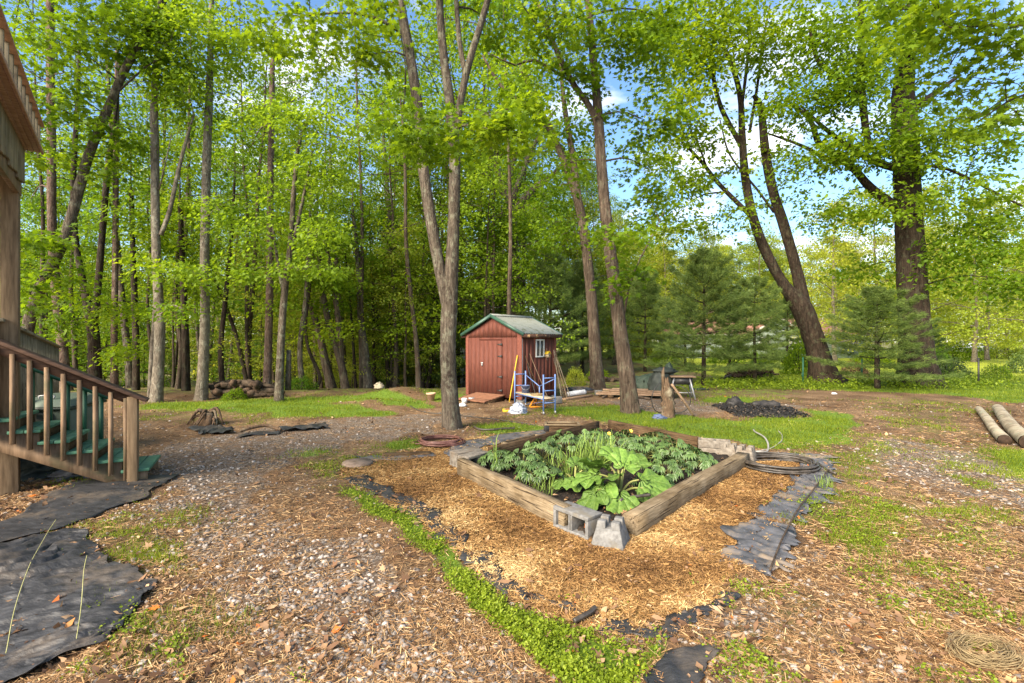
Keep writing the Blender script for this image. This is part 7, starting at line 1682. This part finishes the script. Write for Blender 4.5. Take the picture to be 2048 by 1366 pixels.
def bush_mesh(seed, n=2600, leaf=.09, shape=(1, 1, 1)):
    rs = np.random.RandomState(seed); B = Bulk(); v = rs.randn(n, 3); v /= np.linalg.norm(v, axis=1)[:, None]; v[:, 2] = np.abs(v[:, 2]); r = (.72 + .28 * rs.rand(n)) * (1 + .22 * (vnoise(v[:, 0] * 3 + 9, v[:, 1] * 3 + v[:, 2] * 2, 1, seed) - .5) * 2)
    pos = v * r[:, None] * np.array(shape); B.add(*scatter(KITE_V, np.array(KITE_F), pos, basis(np.arctan2(v[:, 1], v[:, 0]) + rs.randn(n) * .8, rs.randn(n) * .7, rs.randn(n) * .7), leaf * (.7 + .6 * rs.rand(n)), rs.rand(n) * .9)); return B.mesh('foliage')
BU = [bush_mesh(k) for k in range(3)]
for k, (px, d, w, h, lab, mt) in enumerate([(2018, 44, 1.5, 1.5, 'round clipped pale hedge on the far lawn', 'leaf_bright'), (1965, 55, 1.2, 1.2, 'small round bush beside the parked car', 'leaf_mid'), (1905, 40, 1.7, 1.5, 'loose pale bush on the lawn right of the massive oak', 'leaf_mid'), (1885, 21, .95, .95, 'dark green shrub beside the foot of the massive oak', 'needle'), (1860, 24, 1.0, 1.5, 'grey green shrub just behind the dark one by the massive oak', 'leaf_dark'),
        (2062, 24, 1.0, 1.1, 'dark shrub at the right edge on the lawn', 'needle'), (1712, 21, .6, .75, 'small rusty brown shrub left of the bushy white pine', 'deadleaf'), (1290, 40, 1.3, 2.0, 'pale bush in the sunny gap beyond the tarp', 'leaf_bright'), (1330, 32, 1.0, 1.5, 'dark round bush beside the sunny gap', 'leaf_dark'), (1600, 23, .9, 1.7, 'leafy green shrub left of the leaning maple base', 'leaf_mid'),
        (1995, 20.5, .5, .7, 'leggy weed clump by the wire fence', 'leaf_mid'), (1745, 33, 1.2, 1.0, 'low bush on the lawn seen under the pine', 'leaf_mid'), (1575, 30, 1.5, 1.1, 'low dark bush before the house wall', 'leaf_dark'), (1470, 35, 2.0, 1.2, 'foundation shrub before the house gable', 'leaf_dark'), (1195, 19.5, .5, .6, 'low weeds in the shade of the leaning oak', 'leaf_mid'), (1150, 17.5, .38, .70, 'bright leafy sapling behind the rear shed corner', 'leaf_bright'), (600, 15.2, .5, .5, 'low bushy weeds against the twin leaning trunks', 'leaf_dark'), (470, 13.1, .35, .35, 'green weeds growing in front of the left log pile', 'leaf_mid')]):
    x = (px - 1024) / F * d; e = empty('shrub', (x, d, hz(x, d) - .05), k, lab, 'shrub'); me = BU[k % 3]
    o = link('foliage', me, e); o.scale = (w, w, h)
    if not me.materials: me.materials.append(M['leaf_mid'])
    o.material_slots[0].link = 'OBJECT'; o.material_slots[0].material = M[mt]; o['kind'] = 'stuff'
    mb = MB(); 
    for q in range(5): a = q * 1.26; mb.tube([(0, 0, 0), (w * .5 * math.cos(a), w * .5 * math.sin(a), h * .7)], .02 * w, 4, cap=False)
    mb.build('stem', M['bark_dark'], e)
def wire_fence():
    e = empty('wire_fence', (0, 17.0, 0), 0, 'thin wire mesh fence on dark steel posts at the lawn edge', 'fence')
    pts = [(13.3, 17.2), (15.0, 17.0), (16.5, 16.8), (18.3, 16.6), (20.5, 16.4)]
    for x, y in pts: mb = MB(); mb.box((x - .02, y - 17 - .02, -.1), (x + .02, y - 17 + .02, 1.02)); mb.build('post', M['black_metal'], e)
    mb = MB()
    for (x0, y0), (x1, y1) in zip(pts[1:-1], pts[2:]):
        for z in np.arange(.05, .95, .1): mb.bar((x0, y0 - 17, z), (x1, y1 - 17, z), .0022, .0022)
        for t in np.arange(0, 1, .1 / (x1 - x0)): mb.bar((x0 + (x1 - x0) * t, y0 - 17 + (y1 - y0) * t, .03), (x0 + (x1 - x0) * t, y0 - 17 + (y1 - y0) * t, .95), .0022, .0022)
    tag(mb.build('wire_mesh', M['black_metal'], e), kind='stuff')
wire_fence()
for k, (px, d, h, lab) in enumerate([(1606, 16.8, 1.05, 'dark steel fence post standing before the leaning maple'), (1724, 19, .9, 'short thin post left of the bushy white pine')]):
    mb = MB(); mb.box((-.02, -.02, -.1), (.02, .02, h)); mb.box((-.035, .021, .35), (.035, .026, .5)); o = mb.build('fence_post', M['green_dark'], None); o.location = ((px - 1024) / F * d, d, 0); tag(o, lab, 'post')
# white outbuilding glimpsed through the woods
ob = empty('white_outbuilding', (-5.9, 30, -2.4), 0, 'pale building glimpsed through the trees left of the forked maple', 'building')
mb = MB(); mb.box((0, 0, 0), (3.4, 3, 3.6)); mb.build('wall', M['white_tarp'], ob)
mb = MB(); mb.bar((-.2, 1.5, 4.2), (3.6, 1.5, 4.2), 3.4, .15); mb.build('roof', M['grey_metal'], ob)
# weeds under the pines
def weeds():
    rs = np.random.RandomState(8); B = Bulk(); n = 1500
    x = 5.2 + 16 * rs.rand(n) ** 1.0; y = 15.4 + 3.2 * rs.rand(n) + .15 * (x - 6) * rs.rand(n); k = fbm(x, y, .8, 4, 2) > .42; x, y = x[k], y[k]; n = len(x)
    C = np.stack([x, y, height(x, y) + .06 + .22 * rs.rand(n) ** 1.5], -1)
    leaf_cluster(B, rs, C, np.zeros_like(C), .12, 14, .075, 'kite', .8)
    o = link('weeds', B.mesh('weeds'), None, M['weed']); tag(o, 'bright leafy weeds carpeting the edge under the young pines', 'weeds', kind='stuff')
weeds()
make_cover()
